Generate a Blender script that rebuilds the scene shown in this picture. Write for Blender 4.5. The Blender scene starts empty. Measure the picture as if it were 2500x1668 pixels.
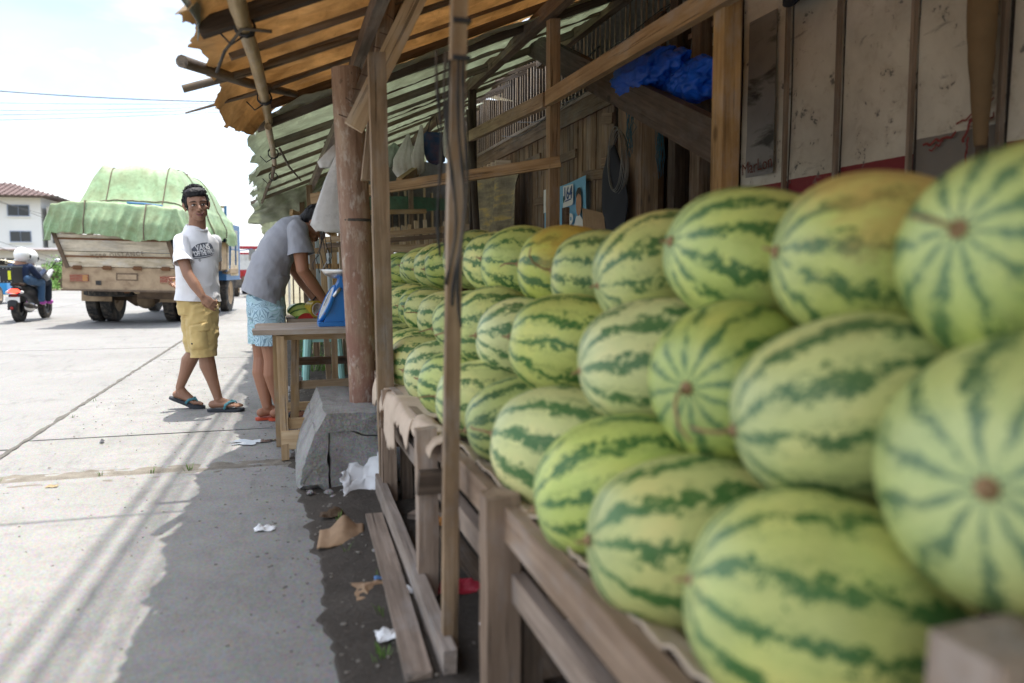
# Street-side watermelon stall: camera, sky, sun first; then ground and stall; then things; small litter last.
import bpy, bmesh, math, random
import numpy as np
from mathutils import Vector, Matrix, Euler, noise as mnoise
from mathutils.bvhtree import BVHTree

R = math.radians
SC = bpy.context.scene
COL = SC.collection

# ------------------------------------------------------------------ camera
cam = bpy.data.cameras.new('camera')
cam.lens = 28.0
cam.sensor_width = 36.0
cam.clip_start = 0.05
cam.clip_end = 3000.0
cam.dof.use_dof = True
cam.dof.focus_distance = 5.55
cam.dof.aperture_fstop = 2.0
camo = bpy.data.objects.new('camera', cam)
COL.objects.link(camo)
camo.location = (0.0, 0.0, 1.0)
camo.rotation_euler = (R(90 - 5.28), 0.0, R(-16.3))
SC.camera = camo

# ------------------------------------------------------------------ sky and sun
SUN_DIR = Vector((0.07, 0.17, 1.0)).normalized()
sun_el = math.asin(SUN_DIR.z)
sun_az = math.atan2(SUN_DIR.x, SUN_DIR.y)
world = bpy.data.worlds.new('World')
SC.world = world
world.use_nodes = True
wn = world.node_tree
wn.nodes.clear()
wo = wn.nodes.new('ShaderNodeOutputWorld')
wb = wn.nodes.new('ShaderNodeBackground')
sky = wn.nodes.new('ShaderNodeTexSky')
sky.sky_type = 'NISHITA'
sky.sun_disc = False
sky.sun_elevation = sun_el
sky.sun_rotation = sun_az
sky.air_density = 1.0
sky.dust_density = 1.6
sky.ozone_density = 1.0
# broken white cloud cover over the blue, the same all round
wtc = wn.nodes.new('ShaderNodeTexCoord')
wmap = wn.nodes.new('ShaderNodeMapping')
wmap.inputs['Scale'].default_value = (1.0, 1.0, 2.4)
wmap.inputs['Location'].default_value = (7.14, 7.40, 4.365)
wn.links.new(wtc.outputs['Generated'], wmap.inputs['Vector'])
wnz = wn.nodes.new('ShaderNodeTexNoise')
wnz.inputs['Scale'].default_value = 2.6
wnz.inputs['Detail'].default_value = 9.0
wnz.inputs['Roughness'].default_value = 0.56
wnz.inputs['Distortion'].default_value = 0.35
wn.links.new(wmap.outputs['Vector'], wnz.inputs['Vector'])
wr = wn.nodes.new('ShaderNodeValToRGB')
wr.color_ramp.elements[0].position = 0.42
wr.color_ramp.elements[0].color = (0.10, 0.10, 0.10, 1)
wr.color_ramp.elements[1].position = 0.60
wr.color_ramp.elements[1].color = (0.96, 0.96, 0.96, 1)
wn.links.new(wnz.outputs['Fac'], wr.inputs['Fac'])
wn2 = wn.nodes.new('ShaderNodeTexNoise')
wn2.inputs['Scale'].default_value = 4.5
wn2.inputs['Detail'].default_value = 7.0
wn.links.new(wmap.outputs['Vector'], wn2.inputs['Vector'])
wr2 = wn.nodes.new('ShaderNodeValToRGB')
wr2.color_ramp.elements[0].position = 0.38
wr2.color_ramp.elements[0].color = (3.9, 4.3, 4.8, 1)
wr2.color_ramp.elements[1].position = 0.66
wr2.color_ramp.elements[1].color = (11.5, 11.4, 11.2, 1)
wn.links.new(wn2.outputs['Fac'], wr2.inputs['Fac'])
wmx = wn.nodes.new('ShaderNodeMix')
wmx.data_type = 'RGBA'
# haze whitens the sky toward the horizon
wsep = wn.nodes.new('ShaderNodeSeparateXYZ'); wn.links.new(wtc.outputs['Generated'], wsep.inputs[0])
whz = wn.nodes.new('ShaderNodeMapRange'); whz.inputs['From Min'].default_value = 0.16; whz.inputs['From Max'].default_value = 0.02
wn.links.new(wsep.outputs['Z'], whz.inputs['Value'])
wmax = wn.nodes.new('ShaderNodeMath'); wmax.operation = 'MAXIMUM'
wn.links.new(wr.outputs['Color'], wmax.inputs[0]); wn.links.new(whz.outputs['Result'], wmax.inputs[1])
wn.links.new(wmax.outputs[0], wmx.inputs[0])
wn.links.new(sky.outputs['Color'], wmx.inputs[6])
# an overcast sky is brighter overhead than at the horizon (CIE overcast law, softened)
wel = wn.nodes.new('ShaderNodeMath'); wel.operation = 'MULTIPLY_ADD'; wel.use_clamp = False
wn.links.new(wsep.outputs['Z'], wel.inputs[0]); wel.inputs[1].default_value = 0.85; wel.inputs[2].default_value = 0.55
wcl = wn.nodes.new('ShaderNodeVectorMath'); wcl.operation = 'SCALE'
wn.links.new(wr2.outputs['Color'], wcl.inputs[0]); wn.links.new(wel.outputs[0], wcl.inputs['Scale'])
wn.links.new(wcl.outputs[0], wmx.inputs[7])
wn.links.new(wmx.outputs[2], wb.inputs['Color'])
wb.inputs['Strength'].default_value = 0.088
wn.links.new(wb.outputs['Background'], wo.inputs['Surface'])

sun = bpy.data.lights.new('sun', 'SUN')
sun.energy = 2.0
sun.angle = R(0.55)
sun.color = (1.0, 0.955, 0.88)
suno = bpy.data.objects.new('sun', sun)
COL.objects.link(suno)
suno.rotation_euler = (-SUN_DIR).to_track_quat('-Z', 'Y').to_euler()

SC.view_settings.view_transform = 'Standard'
SC.view_settings.look = 'None'
SC.view_settings.gamma = 1.0
SC.view_settings.use_curve_mapping = False
SC.view_settings.exposure = 1.86
try:
    SC.cycles.use_denoising = True
    SC.cycles.max_bounces = 8
    SC.cycles.diffuse_bounces = 5
    SC.cycles.transparent_max_bounces = 8
    SC.cycles.sample_clamp_indirect = 8.0
except Exception:
    pass

rng = random.Random(7)
nrng = np.random.RandomState(11)

# ------------------------------------------------------------------ object helpers
def wm(o):
    return (wm(o.parent) @ o.matrix_basis) if o.parent else o.matrix_basis.copy()

def link(o, parent=None, M=None):
    COL.objects.link(o)
    M = M if M is not None else Matrix()
    if parent:
        o.parent = parent
        o.matrix_basis = wm(parent).inverted() @ M
    else:
        o.matrix_basis = M
    return o

def tag(o, label=None, cat=None, group=None, kind=None):
    if label: o['label'] = label
    if cat: o['category'] = cat
    if group: o['group'] = group
    if kind: o['kind'] = kind
    return o

def thing(name, label, cat, loc=(0, 0, 0), group=None, rotz=0.0):
    o = bpy.data.objects.new(name, None)
    o.empty_display_size = 0.1
    link(o, None, Matrix.Translation(loc) @ Matrix.Rotation(rotz, 4, 'Z'))
    return tag(o, label, cat, group)

def mesh_obj(name, verts, faces, mat, parent=None, smooth=False, M=None, uvs=None):
    me = bpy.data.meshes.new(name)
    me.from_pydata([tuple(v) for v in verts], [], faces)
    if smooth:
        me.polygons.foreach_set('use_smooth', [True] * len(me.polygons))
    if uvs is not None:
        uvl = me.uv_layers.new(name='UVMap')
        for lp in me.loops:
            uvl.data[lp.index].uv = uvs[lp.vertex_index]
    me.update()
    if mat: me.materials.append(mat)
    return link(bpy.data.objects.new(name, me), parent, M)

def frame_from(d, up=Vector((0, 0, 1))):
    d = Vector(d).normalized()
    if abs(d.dot(up)) > 0.999: up = Vector((1, 0, 0))
    y = up.cross(d).normalized()
    z = d.cross(y)
    return Matrix((d, y, z)).transposed()      # columns: x along d

class MB:
    def __init__(s):
        s.v = []; s.f = []
    def box(s, c, size, M=None):
        b = len(s.v)
        hx, hy, hz = size[0] / 2, size[1] / 2, size[2] / 2
        for x in (-hx, hx):
            for y in (-hy, hy):
                for z in (-hz, hz):
                    p = Vector((x, y, z))
                    if M is not None: p = M @ p
                    s.v.append(Vector(c) + p)
        s.f += [[b, b+1, b+3, b+2], [b+4, b+6, b+7, b+5], [b, b+4, b+5, b+1],
                [b+2, b+3, b+7, b+6], [b, b+2, b+6, b+4], [b+1, b+5, b+7, b+3]]
        return s
    def bar(s, p0, p1, w, h, up=(0, 0, 1)):
        p0, p1 = Vector(p0), Vector(p1)
        return s.box((p0 + p1) / 2, ((p1 - p0).length, w, h), frame_from(p1 - p0, Vector(up)))
    def tube(s, path, r, n=8, cap=True, squash=None, up=None):
        path = [Vector(p) for p in path]
        m = len(path)
        rs = r if isinstance(r, (list, tuple)) else [r] * m
        tans = []
        for i in range(m):
            a = path[max(i - 1, 0)]; c = path[min(i + 1, m - 1)]
            t = (c - a)
            tans.append(t.normalized() if t.length > 1e-9 else Vector((0, 0, 1)))
        ref = Vector(up) if up is not None else (Vector((0, 0, 1)) if abs(tans[0].z) < 0.9 else Vector((1, 0, 0)))
        u = (ref - tans[0] * ref.dot(tans[0])).normalized()
        b0 = len(s.v)
        for i in range(m):
            t = tans[i]
            u = (u - t * u.dot(t))
            u = u.normalized() if u.length > 1e-6 else t.orthogonal().normalized()
            w = t.cross(u)
            rr = rs[i]
            ra, rb = rr if isinstance(rr, (list, tuple)) else (rr, rr)
            for k in range(n):
                a = 2 * math.pi * k / n
                s.v.append(path[i] + u * (math.cos(a) * ra) + w * (math.sin(a) * rb))
        for i in range(m - 1):
            for k in range(n):
                a = b0 + i * n + k; b = b0 + i * n + (k + 1) % n
                s.f.append([a, b, b + n, a + n])
        if cap:
            s.f.append([b0 + k for k in range(n)][::-1])
            s.f.append([b0 + (m - 1) * n + k for k in range(n)])
        return s
    def lathe(s, prof, n=24, M=None, close=False):
        b = len(s.v)
        for (r, z) in prof:
            for k in range(n):
                a = 2 * math.pi * k / n
                p = Vector((r * math.cos(a), r * math.sin(a), z))
                s.v.append(M @ p if M is not None else p)
        m = len(prof)
        for i in range(m - 1 + (1 if close else 0)):
            for k in range(n):
                i2 = (i + 1) % m
                s.f.append([b + i*n + k, b + i*n + (k+1) % n, b + i2*n + (k+1) % n, b + i2*n + k])
        if not close:
            if prof[0][0] > 1e-6: s.f.append([b + k for k in range(n)][::-1])
            if prof[-1][0] > 1e-6: s.f.append([b + (m-1)*n + k for k in range(n)])
        return s
    def ell(s, c, r, M=None, nu=14, nv=10):
        b = len(s.v)
        c = Vector(c)
        r = r if isinstance(r, (tuple, list)) else (r, r, r)
        s.v.append(None)
        def P(th, ph):
            p = Vector((r[0]*math.sin(th)*math.cos(ph), r[1]*math.sin(th)*math.sin(ph), r[2]*math.cos(th)))
            return c + (M @ p if M is not None else p)
        s.v[b] = P(0, 0)
        for i in range(1, nv):
            for k in range(nu):
                s.v.append(P(math.pi*i/nv, 2*math.pi*k/nu))
        s.v.append(P(math.pi, 0))
        e = len(s.v) - 1
        for k in range(nu):
            s.f.append([b, b+1+k, b+1+(k+1) % nu])
            s.f.append([e, e-nu+(k+1) % nu, e-nu+k])
        for i in range(nv - 2):
            for k in range(nu):
                a = b+1+i*nu+k; d = b+1+i*nu+(k+1) % nu
                s.f.append([a, a+nu, d+nu, d])
        return s
    def grid(s, fn, nu, nv):
        b = len(s.v)
        for j in range(nv + 1):
            for i in range(nu + 1):
                s.v.append(Vector(fn(i / nu, j / nv)))
        for j in range(nv):
            for i in range(nu):
                a = b + j*(nu+1) + i
                s.f.append([a, a+1, a+nu+2, a+nu+1])
        return s
    def prism(s, poly, M, depth):
        """poly: 2-D outline in the matrix's XY plane, extruded along its Z by depth"""
        b = len(s.v); n = len(poly)
        for z in (0, depth):
            for (x, y) in poly: s.v.append(M @ Vector((x, y, z)))
        s.f.append([b+i for i in range(n)][::-1]); s.f.append([b+n+i for i in range(n)])
        for i in range(n):
            j = (i + 1) % n
            s.f.append([b+i, b+j, b+n+j, b+n+i])
        return s
    def build(s, name, mat, parent=None, smooth=False, M=None, auto=None):
        o = mesh_obj(name, s.v, s.f, mat, parent, smooth, M)
        if auto is not None:
            o.data.polygons.foreach_set('use_smooth', [True]*len(o.data.polygons))
            bm = bmesh.new(); bm.from_mesh(o.data)
            for e in bm.edges:
                if len(e.link_faces) == 2 and e.calc_face_angle(0) > auto: e.smooth = False
            bm.to_mesh(o.data); bm.free()
        return o

def beam(name, p0, p1, w, h, mat, parent=None, up=(0, 0, 1), secs=5, jit=0.035, bow=0.0, taper=1.0, r=None):
    """one piece of rough-sawn timber, grain along its local X; uneven edges, slight bow"""
    r = r or rng
    p0, p1 = Vector(p0), Vector(p1)
    L = (p1 - p0).length
    F = frame_from(p1 - p0, Vector(up)).to_4x4()
    M = Matrix.Translation(p0) @ F
    V = []; Fc = []
    b1, b2 = r.uniform(-bow, bow), r.uniform(-bow, bow)
    c = 0.09
    for i in range(secs + 1):
        t = i / secs
        k = 1 + (taper - 1) * t
        oy, oz = b1 * math.sin(math.pi * t), b2 * math.sin(math.pi * t)
        for (sy, sz) in ((-1, -1), (1, -1), (1, 1), (-1, 1)):
            V.append(Vector((L * t + (r.uniform(-1, 1) * 0.006 if i in (0, secs) else 0),
                             oy + sy * w / 2 * k * (1 + r.uniform(-jit, jit)),
                             oz + sz * h / 2 * k * (1 + r.uniform(-jit, jit)))))
    for i in range(secs):
        for k in range(4):
            a = i*4 + k; b = i*4 + (k+1) % 4
            Fc.append([a, a+4, b+4, b][::-1])
    Fc.append([3, 2, 1, 0][::1]); e = secs*4
    Fc.append([e, e+1, e+2, e+3])
    o = mesh_obj(name, V, Fc, mat, parent, False, M)
    return o

def pole(name, path, rad, mat, parent=None, n=10, rough=0.04, smooth=True, sub=3):
    """round stick or pole, grain along local X only when straight"""
    path = [Vector(p) for p in path]
    L = sum((path[i+1]-path[i]).length for i in range(len(path)-1))
    M = Matrix.Translation(path[0]) @ frame_from(path[-1] - path[0]).to_4x4()
    Mi = M.inverted()
    pts = []; rs = []
    m = len(path)
    rr = rad if isinstance(rad, (list, tuple)) else [rad] * m
    for i in range(m - 1):
        for k in range(sub):
            t = k / sub
            pts.append(Mi @ path[i].lerp(path[i+1], t)); rs.append((rr[i]*(1-t) + rr[i+1]*t) * (1 + rng.uniform(-rough, rough)))
    pts.append(Mi @ path[-1]); rs.append(rr[-1])
    mb = MB().tube(pts, rs, n=n, up=(0, 0, 1))
    return mb.build(name, mat, parent, False, M, auto=R(50) if smooth else None)

def copy_tree(o, parent=None, M=None):
    c = o.copy()
    COL.objects.link(c)
    if parent:
        c.parent = parent
        c.matrix_basis = o.matrix_basis.copy()
    if M is not None: c.matrix_basis = M
    for ch in list(o.children):
        if ch.parent == o: copy_tree(ch, c)
    return c

def nz(p, s=1.0, o=0.0):
    return mnoise.noise(Vector((p[0]*s + o, p[1]*s + o*1.7, p[2]*s - o)))
# ------------------------------------------------------------------ material helpers
def nd(nt, typ, ins=None, **props):
    n = nt.nodes.new(typ)
    for k, v in props.items(): setattr(n, k, v)
    for k, v in (ins or {}).items():
        sock = n.inputs[k]
        if hasattr(v, 'is_output') or isinstance(v, bpy.types.NodeSocket): nt.links.new(v, sock)
        else: sock.default_value = v
    return n

def C4(c):
    return (c[0], c[1], c[2], 1.0)

def new_mat(name, rough=0.7, spec=0.4, metal=0.0):
    m = bpy.data.materials.new(name)
    m.use_nodes = True
    nt = m.node_tree
    b = nt.nodes['Principled BSDF']
    b.inputs['Roughness'].default_value = rough
    b.inputs['Specular IOR Level'].default_value = spec
    b.inputs['Metallic'].default_value = metal
    return m, nt, b

def tco(nt, which='Object', scale=(1, 1, 1), loc=(0, 0, 0), seed=True):
    t = nd(nt, 'ShaderNodeTexCoord')
    v = t.outputs[which]
    if seed:
        oi = nd(nt, 'ShaderNodeObjectInfo')
        sv = nd(nt, 'ShaderNodeVectorMath', {0: oi.outputs['Random'], 1: (37.0, 23.0, 51.0)}, operation='MULTIPLY')
        v = nd(nt, 'ShaderNodeVectorMath', {0: v, 1: sv.outputs[0]}, operation='ADD').outputs[0]
    return nd(nt, 'ShaderNodeMapping', {'Vector': v, 'Scale': scale, 'Location': loc}).outputs['Vector']

def nzn(nt, vec, scale=5.0, detail=4.0, rough=0.55, dist=0.0):
    return nd(nt, 'ShaderNodeTexNoise', {'Vector': vec, 'Scale': scale, 'Detail': detail, 'Roughness': rough, 'Distortion': dist}).outputs['Fac']

def ramp(nt, fac, stops, interp='LINEAR'):
    r = nd(nt, 'ShaderNodeValToRGB', {'Fac': fac})
    cr = r.color_ramp
    cr.interpolation = interp
    while len(cr.elements) < len(stops): cr.elements.new(0.5)
    for e, (p, c) in zip(cr.elements, stops):
        e.position = p
        e.color = C4(c) if not isinstance(c, (int, float)) else (c, c, c, 1)
    return r.outputs['Color']

def mixc(nt, fac, a, b, blend='MIX'):
    n = nt.nodes.new('ShaderNodeMix')
    n.data_type = 'RGBA'; n.blend_type = blend
    for i, v in ((0, fac), (6, a), (7, b)):
        if isinstance(v, bpy.types.NodeSocket): nt.links.new(v, n.inputs[i])
        else: n.inputs[i].default_value = v if i == 0 else C4(v)
    return n.outputs[2]

def mth(nt, op, a, b=None, c=None, clamp=False):
    n = nt.nodes.new('ShaderNodeMath')
    n.operation = op; n.use_clamp = clamp
    for i, v in enumerate((a, b, c)):
        if v is None: continue
        if isinstance(v, bpy.types.NodeSocket): nt.links.new(v, n.inputs[i])
        else: n.inputs[i].default_value = v
    return n.outputs[0]

def setc(nt, b, col):
    if isinstance(col, bpy.types.NodeSocket): nt.links.new(col, b.inputs['Base Color'])
    else: b.inputs['Base Color'].default_value = C4(col)

def bump(nt, b, h, strength=0.3, dist=0.01):
    n = nd(nt, 'ShaderNodeBump', {'Height': h, 'Strength': strength, 'Distance': dist})
    nt.links.new(n.outputs['Normal'], b.inputs['Normal'])

def hsvrand(nt, col, dv=0.25, ds=0.15):
    oi = nd(nt, 'ShaderNodeObjectInfo')
    v = mth(nt, 'MULTIPLY_ADD', oi.outputs['Random'], 2*dv, 1 - dv)
    r2 = mth(nt, 'FRACT', mth(nt, 'MULTIPLY', oi.outputs['Random'], 17.3))
    s = mth(nt, 'MULTIPLY_ADD', r2, 2*ds, 1 - ds)
    return nd(nt, 'ShaderNodeHueSaturation', {'Color': col, 'Value': v, 'Saturation': s}).outputs['Color']

def wood(name, dark, light, rough=0.75, dv=0.2, stain=0.35, nails=False, grain=1.0):
    m, nt, b = new_mat(name, rough, 0.25)
    v = tco(nt, 'Object', (1.2*grain, 22*grain, 22*grain))
    g = nzn(nt, v, 2.2, 6, 0.62, 0.35)
    v2 = tco(nt, 'Object', (1.5, 4, 4))
    s = nzn(nt, v2, 2.0, 5, 0.6)
    v3 = tco(nt, 'Object', (5, 9, 9))
    kn = nd(nt, 'ShaderNodeTexVoronoi', {'Vector': v3, 'Scale': 0.55}).outputs['Distance']
    c = ramp(nt, g, [(0.28, dark), (0.52, tuple((a+q)/2 for a, q in zip(dark, light))), (0.72, light)])
    c = mixc(nt, ramp(nt, s, [(0.42, stain), (0.62, 0.0)]), c, tuple(x*0.38 for x in dark))
    c = mixc(nt, ramp(nt, kn, [(0.05, 0.75), (0.11, 0.0)]), c, tuple(x*0.3 for x in dark))
    # drying checks along the grain, greyed dust on top
    ck = nzn(nt, tco(nt, 'Object', (0.9, 46, 46)), 1.6, 3, 0.6, 0.2)
    c = mixc(nt, ramp(nt, ck, [(0.63, 0.0), (0.67, 0.75)]), c, tuple(x*0.25 for x in dark))
    gy_ = nzn(nt, tco(nt, 'Object', (3, 6, 6)), 1.3, 6, 0.7)
    c = mixc(nt, ramp(nt, gy_, [(0.50, 0.0), (0.72, 0.45)]), c, (sum(light)/3*1.05,)*3)
    c = hsvrand(nt, c, dv, 0.15)
    setc(nt, b, c)
    bump(nt, b, mth(nt, 'SUBTRACT', g, mth(nt, 'MULTIPLY', ramp(nt, ck, [(0.62, 0.0), (0.67, 1.0)]), .6)), 0.6, 0.006)
    return m

def plain(name, col, rough=0.6, spec=0.4, metal=0.0, var=0.12, scale=12.0, bmp=0.0, dirt=None, dirt_amt=0.5, dirt_scale=4.0, dv=0.0):
    m, nt, b = new_mat(name, rough, spec, metal)
    v = tco(nt)
    n = nzn(nt, v, scale, 6, 0.6)
    c = mixc(nt, n, tuple(x*(1-var) for x in col), tuple(min(x*(1+var), 0.95) for x in col))
    if dirt:
        d = nzn(nt, v, dirt_scale, 7, 0.65, 0.4)
        c = mixc(nt, ramp(nt, d, [(0.45, 0.0), (0.68, dirt_amt)]), c, dirt)
    if dv: c = hsvrand(nt, c, dv, 0.1)
    setc(nt, b, c)
    if bmp: bump(nt, b, n, bmp, 0.01)
    return m

MAT = {}
# timbers
MAT['lumber'] = wood('fresh_lumber', (0.25, 0.165, 0.10), (0.46, 0.345, 0.235), dv=0.16, stain=.45)
MAT['lumber_new'] = wood('yellow_new_lumber', (0.29, 0.18, 0.09), (0.52, 0.365, 0.20), dv=0.14, stain=.35)
MAT['lumber_pale'] = wood('pale_lumber', (0.44, 0.31, 0.19), (0.66, 0.53, 0.37), dv=0.12, stain=0.2)
MAT['lumber_grey'] = wood('weathered_lumber', (0.19, 0.145, 0.11), (0.40, 0.32, 0.26), dv=0.16)
MAT['lumber_old'] = wood('old_brown_lumber', (0.10, 0.065, 0.042), (0.27, 0.19, 0.125), dv=0.22)
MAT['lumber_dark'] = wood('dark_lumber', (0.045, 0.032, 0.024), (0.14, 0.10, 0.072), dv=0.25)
MAT['rafter'] = wood('rafter_lumber', (0.10, 0.072, 0.052), (0.28, 0.21, 0.15), dv=0.2)
MAT['bamboo'] = wood('dry_bamboo', (0.36, 0.26, 0.14), (0.60, 0.47, 0.29), rough=0.5, dv=0.1, stain=0.4)
MAT['bark'] = wood('barky_stick', (0.07, 0.05, 0.035), (0.24, 0.18, 0.12), dv=0.15)
MAT['rack_wood'] = wood('rack_lumber', (0.24, 0.165, 0.115), (0.47, 0.35, 0.26), dv=0.12)
MAT['table_wood'] = wood('table_lumber', (0.32, 0.21, 0.11), (0.54, 0.39, 0.23), dv=0.12, stain=0.25)
MAT['table_top'] = wood('table_top_boards', (0.30, 0.225, 0.16), (0.52, 0.42, 0.33), dv=0.1, stain=0.3)
MAT['plank_wall'] = wood('plank_wall_boards', (0.15, 0.10, 0.07), (0.34, 0.25, 0.175), dv=0.28)
MAT['slat'] = wood('slat_wood', (0.26, 0.18, 0.115), (0.50, 0.375, 0.26), dv=0.22)

# plastics, metals
MAT['black_plastic'] = plain('black_plastic', (0.018, 0.018, 0.02), 0.45)
MAT['black_rubber'] = plain('black_rubber', (0.035, 0.034, 0.033), 0.8, dirt=(0.25, 0.2, 0.15), dirt_amt=0.5)
MAT['rusty_nail'] = plain('rusty_nail', (0.10, 0.06, 0.045), 0.7, metal=0.5)
MAT['steel'] = plain('dull_steel', (0.55, 0.55, 0.55), 0.32, metal=1.0)
MAT['wire'] = plain('galvanised_wire', (0.30, 0.30, 0.30), 0.45, metal=0.8)
MAT['white_paint'] = plain('white_paint', (0.78, 0.78, 0.77), 0.55)
MAT['ink'] = plain('dark_ink', (0.06, 0.065, 0.08), 0.8, spec=0.1)
MAT['white_ink'] = plain('white_ink', (0.78, 0.78, 0.80), 0.8, spec=0.1, var=0.02)
# ------------------------------------------------------------------ ground, road, pavement, dirt
def concrete(name, base, scale=1.0, stain=0.35, warm=(1.0, 0.975, 0.925), damp=0.0):
    m, nt, b = new_mat(name, 0.85, 0.25)
    v = tco(nt, 'Object', seed=False)
    big = nzn(nt, v, 0.9*scale, 6, 0.6, 0.3)
    mid = nzn(nt, v, 7*scale, 7, 0.65)
    fine = nzn(nt, v, 70, 5, 0.78)
    spk = nd(nt, 'ShaderNodeTexVoronoi', {'Vector': v, 'Scale': 190.0}).outputs['Color']
    base = tuple(x*w for x, w in zip((base,)*3, warm))
    c = ramp(nt, big, [(0.3, tuple(x*0.78 for x in base)), (0.55, base), (0.75, tuple(x*1.14 for x in base))])
    c = mixc(nt, ramp(nt, mid, [(0.35, stain), (0.55, 0.0)]), c, tuple(x*0.58 for x in base))
    c = mixc(nt, 0.42, c, mixc(nt, fine, tuple(x*0.45 for x in base), tuple(min(0.9, x*1.6) for x in base)))
    c = mixc(nt, 0.22, c, spk, 'OVERLAY')
    # dark worn marks drawn out along the way
    vs = tco(nt, 'Object', (7, 1.6, 1), seed=False)
    sm = nzn(nt, vs, 1.6, 6, 0.7, 0.5)
    c = mixc(nt, ramp(nt, sm, [(0.55, 0.0), (0.72, 0.55)]), c, tuple(x*0.52 for x in base))
    # oil spots, scuffs and pale wear
    sp = nzn(nt, v, 2.6*scale, 8, 0.72, 0.6)
    c = mixc(nt, ramp(nt, sp, [(0.56, 0.0), (0.72, 0.6)]), c, tuple(x*0.50 for x in base))
    c = mixc(nt, ramp(nt, nzn(nt, v, 4.0*scale, 6, 0.7, 0.2), [(0.60, 0.0), (0.75, 0.4)]), c, tuple(min(.9, x*1.35) for x in base))
    vd = nd(nt, 'ShaderNodeTexVoronoi', {'Vector': v, 'Scale': 5.0}).outputs['Distance']
    c = mixc(nt, ramp(nt, vd, [(0.015, 0.7), (0.03, 0.0)]), c, tuple(x*0.35 for x in base))
    setc(nt, b, c)
    h = mth(nt, 'ADD', mth(nt, 'MULTIPLY', fine, 0.5), mth(nt, 'MULTIPLY', mid, 1.0))
    bump(nt, b, h, 0.35, 0.008)
    return m

MAT['pavement'] = concrete('pavement_concrete', 0.25, 1.0, 0.5)
MAT['road'] = concrete('road_concrete', 0.235, 0.5, 0.25)
MAT['footing'] = concrete('footing_concrete', 0.44, 3.0, 0.5)

def _weather(m):
    nt = m.node_tree; b = nt.nodes['Principled BSDF']
    c = b.inputs['Base Color'].links[0].from_socket
    v = tco(nt, 'Object', seed=False)
    c = mixc(nt, ramp(nt, nzn(nt, v, 5.0, 7, .7, .6), [(.48, 0.0), (.70, .6)]), c, (.16, .14, .115))
    c = mixc(nt, ramp(nt, nzn(nt, v, 26.0, 5, .7), [(.62, 0.0), (.72, .5)]), c, (.10, .09, .08))
    setc(nt, b, c)
    bump(nt, b, mth(nt, 'ADD', nzn(nt, v, 22, 8, .75), nzn(nt, v, 90, 4, .7)), .9, .02)
_weather(MAT['footing'])

def soil(name, base, scale=1.0):
    m, nt, b = new_mat(name, 0.95, 0.2)
    v = tco(nt, 'Object', seed=False)
    n1 = nzn(nt, v, 5*scale, 8, 0.68, 0.3)
    n2 = nzn(nt, v, 60*scale, 5, 0.7)
    c = ramp(nt, n1, [(0.3, tuple(x*0.5 for x in base)), (0.55, base), (0.8, tuple(x*1.7 for x in base))])
    c = mixc(nt, 0.4, c, mixc(nt, n2, tuple(x*0.4 for x in base), tuple(x*2.0 for x in base)))
    peb = nd(nt, 'ShaderNodeTexVoronoi', {'Vector': v, 'Scale': 42.0*scale}).outputs['Distance']
    c = mixc(nt, ramp(nt, peb, [(0.08, 0.35), (0.2, 0.0)]), c, tuple(min(1, x*3.2) for x in base))
    setc(nt, b, c)
    bump(nt, b, mth(nt, 'ADD', n1, mth(nt, 'MULTIPLY', n2, 0.5)), 0.8, 0.02)
    return m
MAT['dirt'] = soil('damp_dirt', (0.072, 0.062, 0.052))
MAT['joint_dirt'] = soil('joint_dirt', (0.20, 0.18, 0.15), 2.0)
MAT['crack_dirt'] = soil('crack_dirt', (0.13, 0.122, 0.108), 2.0)
MAT['field'] = soil('roadside_earth', (0.20, 0.18, 0.12), 0.3)

def sheet(name, x0, x1, y0, y1, z, mat, nx=1, ny=1, fn=None):
    mb = MB()
    mb.grid(lambda u, v: (x0+(x1-x0)*u, y0+(y1-y0)*v, z + (fn(x0+(x1-x0)*u, y0+(y1-y0)*v) if fn else 0)), nx, ny)
    return tag(mb.build(name, mat, None, True), kind='structure')

sheet('ground', -600, 600, -40, 1500, -0.10, MAT['field'])
# the road, cast in big panels
road = tag(MB().build('road', None) if False else bpy.data.objects.new('road', None), kind='structure')
link(road)
for i in range(12):
    y0 = -7.0 + i*6.0
    for (xa, xb) in ((-5.45, -.80), (-9.6, -5.47)):
        mb = MB(); mb.box(((xa+xb)/2, y0+2.985, -0.062), (xb-xa, 5.97, 0.10))
        mb.build('slab', MAT['road'], road)
mb = MB(); mb.box((-5.2, 235, -0.062), (8.8, 340, 0.10)); mb.build('slab', MAT['road'], road)

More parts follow.
